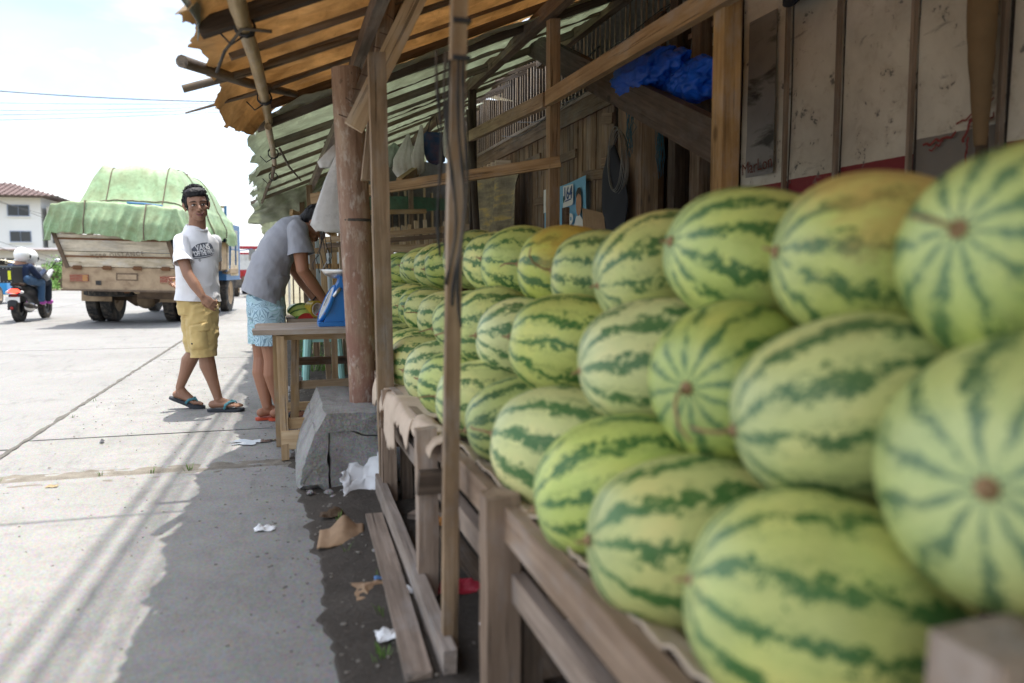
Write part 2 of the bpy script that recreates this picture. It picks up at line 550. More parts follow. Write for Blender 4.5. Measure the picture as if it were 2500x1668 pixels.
# the pavement in front of the stall: slabs with an open joint, ragged broken edge towards the dirt
walk = bpy.data.objects.new('pavement', None); link(walk); tag(walk, kind='structure')
def edge_x(y):
    return 0.105 + 0.03*math.sin(y*1.1+0.4) + 0.05*nz((y*1.7, 0, 0), 1, 3) + 0.035*nz((y*5.3, 1, 0), 1, 5) + 0.03*nz((y*14, 2, 0), 1, 7) + 0.016*nz((y*37, 2, 0), 1, 9) - 0.02*max(0, y-3.2)
def slab(x0, y0, y1, z, tilt=0.0):
    n = max(6, int((y1-y0)/0.03))
    V = []; F = []
    for i in range(n+1):
        y = y0 + (y1-y0)*i/n
        zz = z + tilt*(y-y0)
        xe = edge_x(y) + 0.22
        xl = x0 + 0.10*(y-5)/6*1.2 + 0.012*nz((y*6, 4, 0)) + 0.012*nz((y*20, 9, 0))
        for x in (xl, xl + 0.05, -0.6, xe-0.3, xe): V.append((x, y + (0.012*nz((x*14, y*3, 0)) if i in (0, n) else 0), zz))
        V.append((xe, y, zz-0.12)); V.append((xl, y, zz-0.12))
    for i in range(n):
        a = i*7
        for k in range(5): F.append([a+k, a+k+1, a+k+8, a+k+7])
        F.append([a+6, a, a+7, a+13])
    F.append([0, 6, 5, 4, 3, 2, 1]); e = n*7; F.append([e, e+1, e+2, e+3, e+4, e+5, e+6])
    return mesh_obj('slab', V, F, MAT['pavement'], walk)
slab(-1.42, -3.0, 4.155, 0.0)
slab(-1.42, 4.225, 5.16, -0.006, 0.002)
slab(-1.42, 5.175, 9.4, -0.002)
slab(-1.36, 9.43, 16.0, -0.003)
slab(-1.20, 16.03, 60.0, -0.003)
MB().grid(lambda u, v: (-1.55+2.0*u, 4.05+0.26*v, -0.0035+0.010*nz((u*30, v*5, 0))), 120, 14).build('joint_fill', MAT['joint_dirt'], walk, True)
MB().grid(lambda u, v: (-1.445+0.02*((-3+19*v)-5)+.035*u-.025+.02*nz((v*90, u, 0))+.012*nz((v*300, u, 0)), -3+19*v, -0.010+.003*u), 2, 400).build('joint_fill', MAT['crack_dirt'], walk, True)

# trodden dirt under the stall, spilling over the pavement's edge
def dirt_h(x, y):
    e = x - edge_x(y)
    return 0.006 + 0.02*min(1, max(0, e/0.25)) + max(0, min(1, e/0.15))*(0.018*nz((x*6, y*6, 0)) + 0.010*nz((x*22, y*22, 3)))
def dirt_pt(u, v):
    y = -1.0 + 15*v
    x0 = edge_x(y)
    x = x0 + (3.2 - x0)*(u**1.8)
    return (x, y, dirt_h(x, y) - (0.012 if u == 0 else 0))
tag(MB().grid(dirt_pt, 46, 420).build('dirt_floor', MAT['dirt'], None, True), kind='structure')

# thin puddle of water by the table
m, nt, b = new_mat('puddle_water', 0.06, 0.6)
setc(nt, b, (0.10, 0.095, 0.09))
MAT['puddle'] = m
pts = []
for k in range(40):
    a = 2*math.pi*k/40
    r = .85 + 0.30*math.sin(3*a+1) + 0.22*math.sin(7*a) + .12*math.sin(13*a+2)
    pts.append((-0.17+0.135*r*math.cos(a), 4.77+0.075*r*math.sin(a), 0.0015))
o = mesh_obj('puddle', pts, [list(range(40))], MAT['puddle']); tag(o, kind='structure')
# ------------------------------------------------------------------ watermelons on a slatted rack
def melon_mat(name, pale, dark, yellow=0.0, nst=11):
    m, nt, b = new_mat(name, 0.36, 0.35)
    oi = nd(nt, 'ShaderNodeObjectInfo')
    rnd = oi.outputs['Random']
    t = nd(nt, 'ShaderNodeTexCoord').outputs['Object']
    sp = nd(nt, 'ShaderNodeSeparateXYZ', {0: t})
    X, Y, Z = sp.outputs
    off = nd(nt, 'ShaderNodeVectorMath', {0: rnd, 1: (41.0, 17.0, 29.0)}, operation='MULTIPLY').outputs[0]
    tv = nd(nt, 'ShaderNodeVectorMath', {0: t, 1: off}, operation='ADD').outputs[0]
    ang = mth(nt, 'ARCTAN2', Y, Z)
    n1 = nzn(nt, tv, 2.0, 2, 0.5)
    n2 = nzn(nt, tv, 9.5, 5, 0.75)
    n3 = nzn(nt, tv, 24.0, 4, 0.7)
    rad = mth(nt, 'SQRT', mth(nt, 'ADD', mth(nt, 'MULTIPLY', Y, Y), mth(nt, 'MULTIPLY', Z, Z)))
    # wander in angle, damped toward the ends so that the stripes meet there
    w = mth(nt, 'ADD', mth(nt, 'MULTIPLY', mth(nt, 'SUBTRACT', n1, 0.5), 6.5), mth(nt, 'MULTIPLY', mth(nt, 'SUBTRACT', n2, 0.5), 7.5))
    w = mth(nt, 'MULTIPLY', w, mth(nt, 'SQRT', rad))
    ph = mth(nt, 'ADD', mth(nt, 'MULTIPLY', ang, float(nst)), w)
    s = mth(nt, 'SINE', ph)
    th = mth(nt, 'ADD', s, mth(nt, 'MULTIPLY', mth(nt, 'SUBTRACT', n3, 0.5), 2.4))
    # stripe width and depth change along each stripe; some fade out
    vst = nd(nt, 'ShaderNodeMapping', {'Vector': tv, 'Scale': (1.6, 3, 3)}).outputs[0]
    wid = nzn(nt, vst, 1.5, 4, 0.6)
    th = mth(nt, 'ADD', th, mth(nt, 'MULTIPLY', mth(nt, 'SUBTRACT', wid, 0.52), 3.0))
    f = ramp(nt, mth(nt, 'MULTIPLY_ADD', th, 0.5, 0.5), [(0.69, 0.0), (0.76, 0.82), (0.95, 0.96)])
    # thin ragged veins between the stripes
    ph2 = mth(nt, 'ADD', mth(nt, 'MULTIPLY', ang, float(nst*2)), mth(nt, 'MULTIPLY', n2, 13.0))
    s2 = mth(nt, 'ABSOLUTE', mth(nt, 'SINE', mth(nt, 'MULTIPLY', ph2, 0.5)))
    vein = mth(nt, 'MULTIPLY', ramp(nt, s2, [(0.0, 0.85), (0.12, 0.6), (0.36, 0.0)]), ramp(nt, n1, [(0.32, 0.35), (0.6, 1.0)]))
    tone = nzn(nt, tv, 1.3, 3, 0.5)
    base = ramp(nt, tone, [(0.3, tuple(x*0.80 for x in pale)), (0.5, pale), (0.7, (min(1, pale[0]*1.28), min(1, pale[1]*1.12), pale[2]*1.15))])
    base = mixc(nt, ramp(nt, n3, [(0.40, 0.0), (0.75, 0.35)]), base, (0.66, 0.67, 0.28))
    c = mixc(nt, vein, base, tuple((p*0.48+d*0.52) for p, d in zip(pale, dark)))
    dk = mixc(nt, n3, dark, tuple(x*1.7 for x in dark))
    c = mixc(nt, f, c, dk)
    if yellow:
        # ripe yellow belly with bruised freckles
        g = mth(nt, 'ADD', mth(nt, 'MULTIPLY', Z, 0.55), mth(nt, 'MULTIPLY', n1, 1.0))
        g = mth(nt, 'ADD', g, mth(nt, 'MULTIPLY', X, 0.25))
        g = mth(nt, 'ADD', g, mth(nt, 'MULTIPLY', mth(nt, 'SUBTRACT', n2, 0.5), 0.5))
        c = mixc(nt, ramp(nt, g, [(0.55, 0.0), (0.95, yellow)]), c, (0.55, 0.40, 0.085))
        c = mixc(nt, ramp(nt, n2, [(0.60, 0.0), (0.72, 0.5)]), c, (0.20, 0.13, 0.05))
    # dry scuffs and dust
    sc = nzn(nt, nd(nt, 'ShaderNodeMapping', {'Vector': tv, 'Scale': (1, 2.5, 2.5)}).outputs[0], 2.1, 7, 0.75)
    c = mixc(nt, ramp(nt, sc, [(0.64, 0.0), (0.72, 0.5)]), c, (0.38, 0.30, 0.18))
    # waxy bluish bloom round the stem end
    c = mixc(nt, ramp(nt, mth(nt, 'ADD', mth(nt, 'MULTIPLY', X, -1.0), mth(nt, 'MULTIPLY', mth(nt, 'SUBTRACT', n2, .5), .35)), [(0.66, 0.0), (0.97, 0.26)]), c, (0.40, 0.53, 0.34))
    c = hsvrand(nt, c, 0.10, 0.10)
    setc(nt, b, c)
    bump(nt, b, mth(nt, 'ADD', mth(nt, 'MULTIPLY', n3, 0.4), n1), 0.08, 0.02)
    r = ramp(nt, n2, [(0.3, 0.30), (0.7, 0.46)])
    nt.links.new(r, b.inputs['Roughness'])
    return m

MEL = [melon_mat('watermelon_rind_a', (0.53, 0.59, 0.20), (0.038, 0.11, 0.032), nst=11),
       melon_mat('watermelon_rind_b', (0.46, 0.555, 0.165), (0.034, 0.10, 0.030), nst=12),
       melon_mat('watermelon_rind_c', (0.60, 0.635, 0.27), (0.042, 0.12, 0.036), nst=10),
       melon_mat('watermelon_rind_d', (0.41, 0.50, 0.135), (0.030, 0.09, 0.028), nst=11)]
MELY = melon_mat('watermelon_rind_yellow', (0.48, 0.56, 0.11), (0.032, 0.10, 0.024), 0.85, nst=11)
MAT['stem'] = plain('dry_stem', (0.30, 0.19, 0.10), 0.8, var=0.3)

def melon_mesh(seed):
    r = random.Random(seed)
    nu, nv = 56, 36
    V = []; F = []
    o = r.uniform(0, 50)
    for j in range(nv+1):
        th = math.pi*j/nv
        for k in range(nu):
            a = 2*math.pi*k/nu
            x = -math.cos(th)
            q = math.sin(th)
            q = q**(.86+.03*(seed % 5)) if q > 0 else 0
            d = 1 + 0.028*math.sin(2*a+o) + 0.014*math.sin(3*a+2*o) + 0.06*nz((x*1.2, q*math.cos(a), q*math.sin(a)), 0.8, o)
            lx = x*(1 + 0.02*math.sin(o)) - 0.05*x*(abs(x)**12)
            V.append((lx, q*math.cos(a)*d, q*math.sin(a)*d))
    for j in range(nv):
        for k in range(nu):
            a = j*nu+k; b = j*nu+(k+1) % nu
            F.append([a, a+nu, b+nu, b])
    me = bpy.data.meshes.new('watermelon')
    me.from_pydata(V, [], F)
    me.polygons.foreach_set('use_smooth', [True]*len(F))
    me.update()
    return me
melon_meshes = [melon_mesh(i) for i in range(5)]

def stem_mesh(kind):
    """dry stalk in metres, leaving the end towards -X"""
    mb = MB()
    mb.lathe([(0.011, 0.0), (0.008, 0.003), (0.004, 0.006)], 10, Matrix.Rotation(-math.pi/2, 4, 'Y'))
    if kind == 0:
        p = [(0, 0, 0), (-.02, 0, 0), (-.04, .004, -.006), (-.055, .008, -.018)]
    elif kind == 1:
        p = [(0, 0, 0), (-.025, .004, -.004), (-.05, .012, -.02), (-.06, .03, -.045), (-.055, .04, -.07)]
    else:
        p = [(0, 0, 0), (-.012, 0, .003), (-.02, .003, .003)]
    mb.tube(p, [.004]+[.0027]*(len(p)-2)+[.0018], 6)
    me = bpy.data.meshes.new('stem')
    me.from_pydata([tuple(v) for v in mb.v], [], mb.f)
    me.polygons.foreach_set('use_smooth', [True]*len(me.polygons))
    me.materials.append(MAT['stem'])
    return me
stem_meshes = [stem_mesh(i) for i in range(3)]

ORD = ['first', 'second', 'third', 'fourth', 'fifth', 'sixth', 'seventh', 'eighth', 'ninth', 'tenth', 'eleventh', 'twelfth', 'thirteenth', 'fourteenth', 'fifteenth', 'sixteenth', 'seventeenth', 'eighteenth']
def melon(x, y, z, D, L, yaw, label, mi, seed, pitch=0.0, group='watermelons stacked on the rack', stem=True, roll=None):
    r = random.Random(seed)
    root = bpy.data.objects.new('watermelon', None)
    root.empty_display_size = 0.05
    M = Matrix.Translation((x, y, z)) @ Euler((0, 0, R(yaw))).to_matrix().to_4x4() @ Euler((0, R(pitch), 0)).to_matrix().to_4x4() @ Matrix.Rotation(r.uniform(0, 6.28) if roll is None else roll, 4, 'X')
    link(root, None, M)
    tag(root, label, 'watermelon', group)
    me = melon_meshes[seed % 5]
    o = bpy.data.objects.new('rind', me)
    COL.objects.link(o); o.parent = root
    o.matrix_basis = Matrix.Diagonal((L/2, D/2, D/2, 1))
    if not me.materials: me.materials.append(None)
    o.material_slots[0].link = 'OBJECT'
    o.material_slots[0].material = mi
    if stem:
        s = bpy.data.objects.new('stem', stem_meshes[r.choice([0, 1, 2, 2, 2, 2])])
        COL.objects.link(s); s.parent = root
        s.matrix_basis = Matrix.Translation((-L/2*0.945, 0, 0))
    return root

# rows front to back; each entry: y along the street, height of the centre, diameter, length, yaw, rind
ROW3 = [(5.62, 0.980, 0.250, .32, 6, 3), (5.22, 0.977, 0.255, .32, 8, 3), (4.84, 0.990, 0.250, .31, 12, 1), (4.55, 1.000, 0.250, .32, 6, 0), (4.24, 1.005, 0.260, .32, 14, 2),
        (3.87, 1.015, 0.260, .33, 8, 1), (3.42, 1.035, 0.280, .34, 4, 3), (3.02, 1.011, 0.270, .34, 10, 0), (2.68, 1.006, 0.270, .34, 6, 1),
        (2.28, 0.991, 0.280, .35, 12, 9), (2.00, 0.976, 0.250, .33, 2, 1), (1.655, 0.991, 0.275, .36, 14, 0), (1.275, 1.011, 0.265, .36, 16, 1),
        (0.985, 1.007, 0.263, .36, 10, 9), (0.715, 1.007, 0.263, .37, 14, 3), (0.44, 1.002, 0.258, .36, 8, 0)]
ROW2 = [(5.45, .765, .26, .33, 5, 3), (5.1, .77, .26, .33, 10, 3), (4.74, .77, .25, .33, 6, 0), (4.40, .785, .25, .33, 16, 2), (4.08, .785, .25, .32, 4, 1), (3.76, .785, .26, .34, 12, 2),
        (3.44, .775, .26, .33, 8, 2), (3.05, .79, .26, .33, 10, 1), (2.64, .80, .285, .36, 6, 0), (2.28, .785, .25, .34, 12, 2), (1.89, .80, .265, .36, 10, 0),
        (1.425, .815, .265, .35, 20, 2), (1.13, .815, .27, .36, 30, 1), (.865, .815, .275, .38, 14, 0), (.595, .80, .28, .37, 26, 3), (.30, .80, .27, .36, 10, 1)]
ROW1 = [(4.30, .62, .24, .32, 8, 3), (3.98, .605, .24, .32, 14, 1), (3.70, .59, .25, .32, 10, 2), (3.40, .585, .25, .33, 8, 2), (3.07, .58, .255, .33, 14, 2),
        (2.70, .585, .255, .33, 6, 1), (2.30, .60, .255, .33, 12, 0), (2.03, .59, .25, .33, 16, 1), (1.62, .60, .28, .36, 10, 2), (1.32, .59, .275, .36, 8, 1),
        (1.06, .58, .28, .37, 16, 2), (.77, .595, .27, .36, 12, 0)]
mr_ = random.Random(77)
for rows, x0, nm in ((ROW3, .85, 'top'), (ROW2, .72, 'middle'), (ROW1, .605, 'bottom')):
    n = len(rows)
    order = sorted(range(n), key=lambda i: rows[i][0])
    rank = {i: k for k, i in enumerate(order)}
    for i, (y, z, D, L, yaw, mi) in enumerate(rows):
        k = rank[i]
        what = 'yellow-bellied watermelon' if mi == 9 else ('dark green striped watermelon' if mi == 3 else ('pale striped watermelon' if mi == 2 else 'striped green watermelon'))
        lab = f'{what}, {ORD[k]} from the near end in the {nm} row on the rack'
        melon(x0 + rng.uniform(-.012, .012), y, z, D*mr_.uniform(.95, 1.04), L*mr_.uniform(.88, 1.06), (yaw if (nm, y) in (('middle', 1.13), ('middle', .595), ('top', .715)) else yaw - 27 + mr_.uniform(-9, 9)), lab, MELY if mi == 9 else MEL[mi], 100*len(nm)+i, mr_.uniform(-13, 13), roll=(0.4 if mi == 9 else None))

# the rack: posts, rails, a slatted bed that steps up under the rows
rack = thing('watermelon_rack', 'long weathered timber rack carrying the stacked watermelons beside the pavement', 'rack', (0.45, 2.4, 0))
RW = MAT['rack_wood']
for (x, y, zt, w) in ((.425, 3.27, .50, .058), (.405, 2.30, .53, .06), (.44, 1.60, .525, .075), (.58, .50, .685, .09)):
    beam('post', (x, y, -0.02), (x, y, zt), w, w*.85, RW, rack, up=(0, 1, 0), bow=.006)
    beam('post', (x+.075, y+.02, -0.02), (x+.075, y+.02, zt-.06), .045, .05, MAT['lumber_old'], rack, up=(0, 1, 0), bow=.006)
for (y) in (3.27, 2.30):
    beam('cleat', (.375 if y < 3 else .385, y-.036, .385 if y > 3 else .375), (.50, y-.036, .385 if y > 3 else .375), .03, .07, MAT['lumber_old'], rack)
beam('rail', (.455, .42, .462), (.452, 2.22, .468), .03, .075, RW, rack, bow=.006, secs=8)
beam('rail', (.452, 2.25, .47), (.445, 4.6, .475), .03, .07, RW, rack, bow=.006, secs=8)
beam('rail', (.475, .40, .325), (.46, 3.3, .325), .03, .06, RW, rack, bow=.008, secs=8)
beam('rail', (1.25, .3, .40), (1.25, 5.6, .40), .04, .08, MAT['lumber_old'], rack, secs=6)
for k in range(30):
    y = .35 + k*.18
    beam('slat', (.47, y, .452), (1.30, y+rng.uniform(-.02, .02), .452), .11, .018, MAT['lumber_grey'], rack, secs=3)
for y in (.5, 1.7, 2.9, 4.1, 5.4):
    beam('post', (1.27, y, -0.02), (1.27, y, .86), .05, .05, MAT['lumber_old'], rack, up=(0, 1, 0))
for k in range(30):
    y = .33 + k*.18
    beam('backing_slat', (.80, y, .465), (1.04, y, .845), .10, .018, MAT['lumber_old'], rack, secs=3, up=(0, 1, 0))
    beam('top_slat', (1.02, y+.05, .862), (1.34, y+.05, .862), .11, .018, MAT['lumber_old'], rack, secs=3)
beam('tie', (.45, 3.45, .25), (1.27, 3.45, .27), .04, .06, MAT['lumber_old'], rack)
beam('tie', (.45, 1.62, .25), (1.27, 1.62, .27), .04, .06, MAT['lumber_old'], rack)
beam('tie', (.45, .85, .25), (1.27, .85, .27), .04, .06, MAT['lumber_old'], rack)
# ------------------------------------------------------------------ the stall: frame, roof sheets, walls
stall = thing('market_stall', 'rough timber stall frame of posts, beams and rafters over the watermelon rack', 'stall', (0.6, 4, 0))
LU, LO, LD, RF = MAT['lumber_new'], MAT['lumber_old'], MAT['lumber_dark'], MAT['rafter']
# front posts
beam('post', (.387, 1.89, -.02), (.441, 1.89, 2.13), .036, .034, MAT['lumber'], stall, up=(0, 1, 0), secs=10, bow=.008)
beam('post', (.428, 3.36, .02), (.404, 3.33, 1.86), .068, .06, MAT['lumber'], stall, up=(0, 1, 0), secs=10, bow=.006)
beam('post', (.394, 3.62, 1.385), (.492, 3.60, 2.20), .062, .05, MAT['lumber'], stall, up=(0, 1, 0), secs=6)
beam('brace', (.385, 3.78, 1.72), (.585, 3.74, 2.26), .11, .045, LO, stall, up=(0, 1, 0), secs=6)
br = beam('brace', (.322, 3.50, 1.592), (.665, 3.48, 2.28), .082, .045, MAT['lumber_pale'], stall, up=(0, 1, 0), secs=6)
for i in range(8):
    t = .04 + i*.085
    p = Vector((.322, 3.50, 1.592)).lerp(Vector((.665, 3.48, 2.28)), t)
    MB().tube([p + Vector((-.035, .0, .012)), p + Vector((-.075, -.018, .022+.012*math.sin(i*2)))], .0022, 5).build('nail', MAT['rusty_nail'], br)
# the round trunk that carries the corner, standing on the concrete footing
m, nt, b = new_mat('peeling_red_trunk', 0.7, 0.3)
v = tco(nt, 'Object', (1.1, 9, 9)); g = nzn(nt, v, 3.0, 7, 0.65, 0.4)
v2 = tco(nt, 'Object', (1.2, 3, 3)); g2 = nzn(nt, v2, 4.2, 7, 0.72)
c = ramp(nt, g, [(0.28, (0.13, 0.08, 0.055)), (0.5, (0.30, 0.20, 0.14)), (0.72, (0.44, 0.33, 0.24))])
xs = nd(nt, 'ShaderNodeSeparateXYZ', {0: nd(nt, 'ShaderNodeTexCoord').outputs['Object']}).outputs[0]
red = mth(nt, 'MULTIPLY', ramp(nt, g2, [(0.42, 0.9), (0.60, 0.0)]), ramp(nt, mth(nt, 'MULTIPLY', xs, 0.6), [(0.25, 1.0), (0.75, 0.15)]))
c = mixc(nt, red, c, (0.225, 0.112, 0.08))
c = mixc(nt, ramp(nt, nzn(nt, v2, 11.0, 5, 0.7), [(0.54, 0.0), (0.66, 0.65)]), c, (0.50, 0.44, 0.38))
c = mixc(nt, ramp(nt, nzn(nt, tco(nt, 'Object', (5, 9, 9)), 3.1, 6, 0.7), [(0.62, 0.0), (0.70, 0.8)]), c, (0.07, 0.045, 0.035))
setc(nt, b, c); bump(nt, b, g, 0.5, 0.012)
MAT['trunk'] = m
trunk = pole('trunk_post', [(.386, 3.9, .335), (.372, 3.9, .9), (.352, 3.9, 1.4), (.33, 3.9, 1.93)], [.068, .074, .074, .069], MAT['trunk'], stall, n=20, rough=.012, sub=5)
MB().lathe([(.0757, -.006), (.077, 0), (.0757, .007)], 24, Matrix.Translation((.363, 3.9, 1.225))).build('strap', MAT['black_rubber'], trunk, True)
# inner row of posts and their beams
beam('post', (1.6, 2.65, 0), (1.6, 2.67, 2.62), .07, .075, LU, stall, up=(0, 1, 0), secs=8)
beam('post', (1.6, 4.59, 0), (1.6, 4.60, 2.46), .065, .07, LU, stall, up=(0, 1, 0), secs=8)
beam('post', (1.6, 6.66, 0), (1.6, 6.66, 2.5), .06, .06, LD, stall, up=(0, 1, 0), secs=8)
pole('post', [(1.62, 6.52, 0), (1.6, 6.5, 1.2), (1.55, 6.55, 2.3)], .03, LD, stall)
beam('post', (1.6, .4, 0), (1.6, .4, 2.6), .07, .07, LU, stall, up=(0, 1, 0))
beam('beam', (1.555, 6.9, 2.10), (1.555, 4.60, 1.995), .04, .085, LU, stall, secs=6)
beam('beam', (1.555, 4.56, 1.995), (1.555, -.5, 1.95), .04, .085, LU, stall, secs=6)
beam('purlin', (1.6, -1.4, 2.50), (1.6, 9.8, 2.52), .06, .09, MAT['rafter'], stall, secs=14, bow=.02)
beam('purlin', (.415, -1.4, 2.055), (.42, 4.85, 2.06), .05, .07, RF, stall, secs=10, bow=.01)
beam('purlin', (.42, 4.8, 1.965), (.40, 10.6, 1.95), .05, .07, RF, stall, secs=10, bow=.02)
beam('purlin', (2.3, -1.4, 2.83), (2.3, 7.0, 2.83), .06, .09, RF, stall, secs=10)
beam('beam', (1.63, 4.55, 1.63), (.22, 5.32, 1.44), .035, .065, LU, stall, secs=6)
beam('beam', (1.63, 6.65, 1.352), (.36, 7.2, 1.24), .035, .05, LU, stall, secs=6)
beam('beam', (1.63, 6.75, 1.30), (.36, 7.3, 1.19), .03, .04, LO, stall, secs=6)
beam('brace', (1.95, 6.2, 2.78), (1.75, 2.90, 1.49), .05, .17, LD, stall, secs=6)
beam('brace', (1.16, 6.6, 1.83), (.78, 5.3, 1.55), .04, .07, LU, stall, secs=5)
beam('brace', (.62, 7.6, 1.66), (.40, 6.6, 1.42), .04, .07, LU, stall, secs=5)
# rafters, street to wall
def roof_o(x): return 1.97 + .42*x
def roof_g(x): return 1.90 + .42*x
for (y, xa, w, h, mt) in ((.2, -.2, .05, .05, RF), (1.1, -.22, .05, .05, RF), (2.0, -.2, .05, .05, RF), (2.6, -.18, .04, .04, RF), (3.12, -.25, .05, .06, LD), (3.62, -.17, .03, .026, RF),
                          (3.95, -.02, .028, .024, RF), (4.42, -.02, .02, .018, LO), (4.93, -.065, .04, .042, LO)):
    beam('rafter', (xa, y, roof_o(xa)-.02), (2.42, y+rng.uniform(-.05, .05), roof_o(2.42)-.02), w, h, mt, stall, secs=8, bow=.012)
for (y, xa, w, h) in ((5.14, -.10, .045, .045), (6.02, -.03, .045, .05), (6.66, 0.0, .026, .024), (7.42, -.22, .034, .034), (8.3, -.05, .03, .026), (9.2, -.1, .03, .026), (9.95, -.29, .04, .036), (10.6, -.2, .035, .035), (11.4, -.2, .035, .035), (12.3, -.2, .035, .035), (5.6, .5, .03, .03), (7.0, .4, .03, .03), (7.9, .4, .03, .03)):
    beam('rafter', (xa, y, roof_g(xa)-.02), (2.3, y+rng.uniform(-.08, .08), roof_g(2.3)-.02), w, h, RF, stall, secs=8, bow=.015)
# sticks that stick out past the eave
pole('stick', [(-.345, 3.48, 1.815), (-.12, 4.12, 1.885), (.12, 4.80, 1.985)], [.025, .024, .02], MAT['bark'], stall)
pole('stick', [(-.388, 3.91, 1.795), (-.1, 3.93, 1.895), (.45, 3.95, 2.12)], [.017, .018, .018], MAT['bark'], stall)
pole('stick', [(-.428, 4.39, 1.775), (-.1, 4.39, 1.89), (.49, 4.40, 2.14)], [.004, .012, .011], MAT['bark'], stall)
# bamboo along the eave, split and patched further on
pole('eave_bamboo', [(-.135, 1.2, 1.84), (-.105, 2.9, 1.865), (-.072, 3.6, 1.875), (-.045, 4.4, 1.875), (-.03, 5.1, 1.872)], [.031, .029, .028, .026, .022], MAT['bamboo'], stall, n=14, rough=.05, sub=6)
pole('eave_bamboo', [(-.035, 5.0, 1.83), (-.015, 5.8, 1.815), (-.005, 6.7, 1.81)], [(.022), .019, .016], MAT['bamboo'], stall, n=8)
pole('eave_stick', [(-.01, 6.6, 1.80), (-.03, 7.5, 1.80), (-.09, 8.6, 1.80), (-.16, 9.9, 1.76)], [.016, .014, .016, .013], MAT['bark'], stall)
pole('eave_stick', [(.03, 5.6, 1.79), (.10, 6.3, 1.755), (.2, 6.9, 1.72)], [.008, .008, .006], MAT['bark'], stall)
for (x, y, z) in ((-.045, 4.4, 1.875), (-.093, 3.12, 1.868), (-.012, 6.02, 1.812), (-.02, 7.4, 1.80)):
    mb = MB()
    for q in range(3):
        mb.tube([(x + .036*math.cos(a), y - .02 + .018*q + .01*math.sin(a*2+q), z + .036*math.sin(a)) for a in [k*.7 for k in range(10)]], .004, 5)
    mb.tube([(x, y, z-.03), (x-.05, y+.03, z-.06), (x-.09, y+.02, z-.12+.05*q)], .004, 5)
    mb.build('tie', MAT['black_plastic'], stall, True)
MB().tube([(.0, 3.02, 1.83), (-.10, 3.04, 1.838), (-.17, 3.22, 1.80), (-.205, 3.30, 1.74)], .006, 6).build('tie', MAT['black_rubber'], stall, True)

# roof sheets ------------------------------------------------
def tarp_mat(name, col, back, trans=0.5, rough=0.55, dirt=(0.10, 0.075, 0.05)):
    m = bpy.data.materials.new(name); m.use_nodes = True
    nt = m.node_tree; nt.nodes.remove(nt.nodes['Principled BSDF'])
    out = nt.nodes['Material Output']
    v = tco(nt, 'Object', seed=False)
    n = nzn(nt, v, 3.2, 8, 0.66, 0.6); n2 = nzn(nt, v, 16, 6, 0.7)
    vv = tco(nt, 'Object', (6, 1.2, 6), seed=False); st = nzn(nt, vv, 2.4, 6, 0.7, 0.4)
    c = ramp(nt, n2, [(0.3, tuple(x*.8 for x in col)), (0.7, tuple(min(1, x*1.2) for x in col))])
    c = mixc(nt, ramp(nt, n, [(0.40, 0.0), (0.66, 0.62)]), c, dirt)
    c = mixc(nt, ramp(nt, st, [(0.56, 0.0), (0.72, 0.5)]), c, tuple(x*.6 for x in dirt))
    weave = nd(nt, 'ShaderNodeTexWave', {'Vector': v, 'Scale': 90.0, 'Distortion': 1.5, 'Detail': 2.0}).outputs['Fac']
    b = nd(nt, 'ShaderNodeBump', {'Height': mth(nt, 'ADD', n2, mth(nt, 'MULTIPLY', weave, .15)), 'Strength': .35, 'Distance': .012})
    d = nd(nt, 'ShaderNodeBsdfPrincipled', {'Base Color': c, 'Roughness': rough, 'Specular IOR Level': 0.3, 'Normal': b.outputs[0]})
    t = nd(nt, 'ShaderNodeBsdfTranslucent', {'Color': mixc(nt, 0.35, c, back), 'Normal': b.outputs[0]})
    mx = nd(nt, 'ShaderNodeMixShader', {0: trans, 1: d.outputs[0], 2: t.outputs[0]})
    nt.links.new(mx.outputs[0], out.inputs['Surface'])
    return m
MAT['orange_tarp'] = tarp_mat('orange_tarp', (0.62, 0.45, 0.25), (0.68, 0.46, 0.23), 0.38, dirt=(0.20, 0.115, 0.05))
MAT['green_tarp'] = tarp_mat('pale_green_tarp', (0.56, 0.60, 0.50), (0.60, 0.65, 0.50), 0.45, dirt=(0.24, 0.23, 0.17))
MAT['blue_tarp'] = tarp_mat('grey_blue_tarp', (0.42, 0.50, 0.52), (0.4, 0.5, 0.5), 0.2)

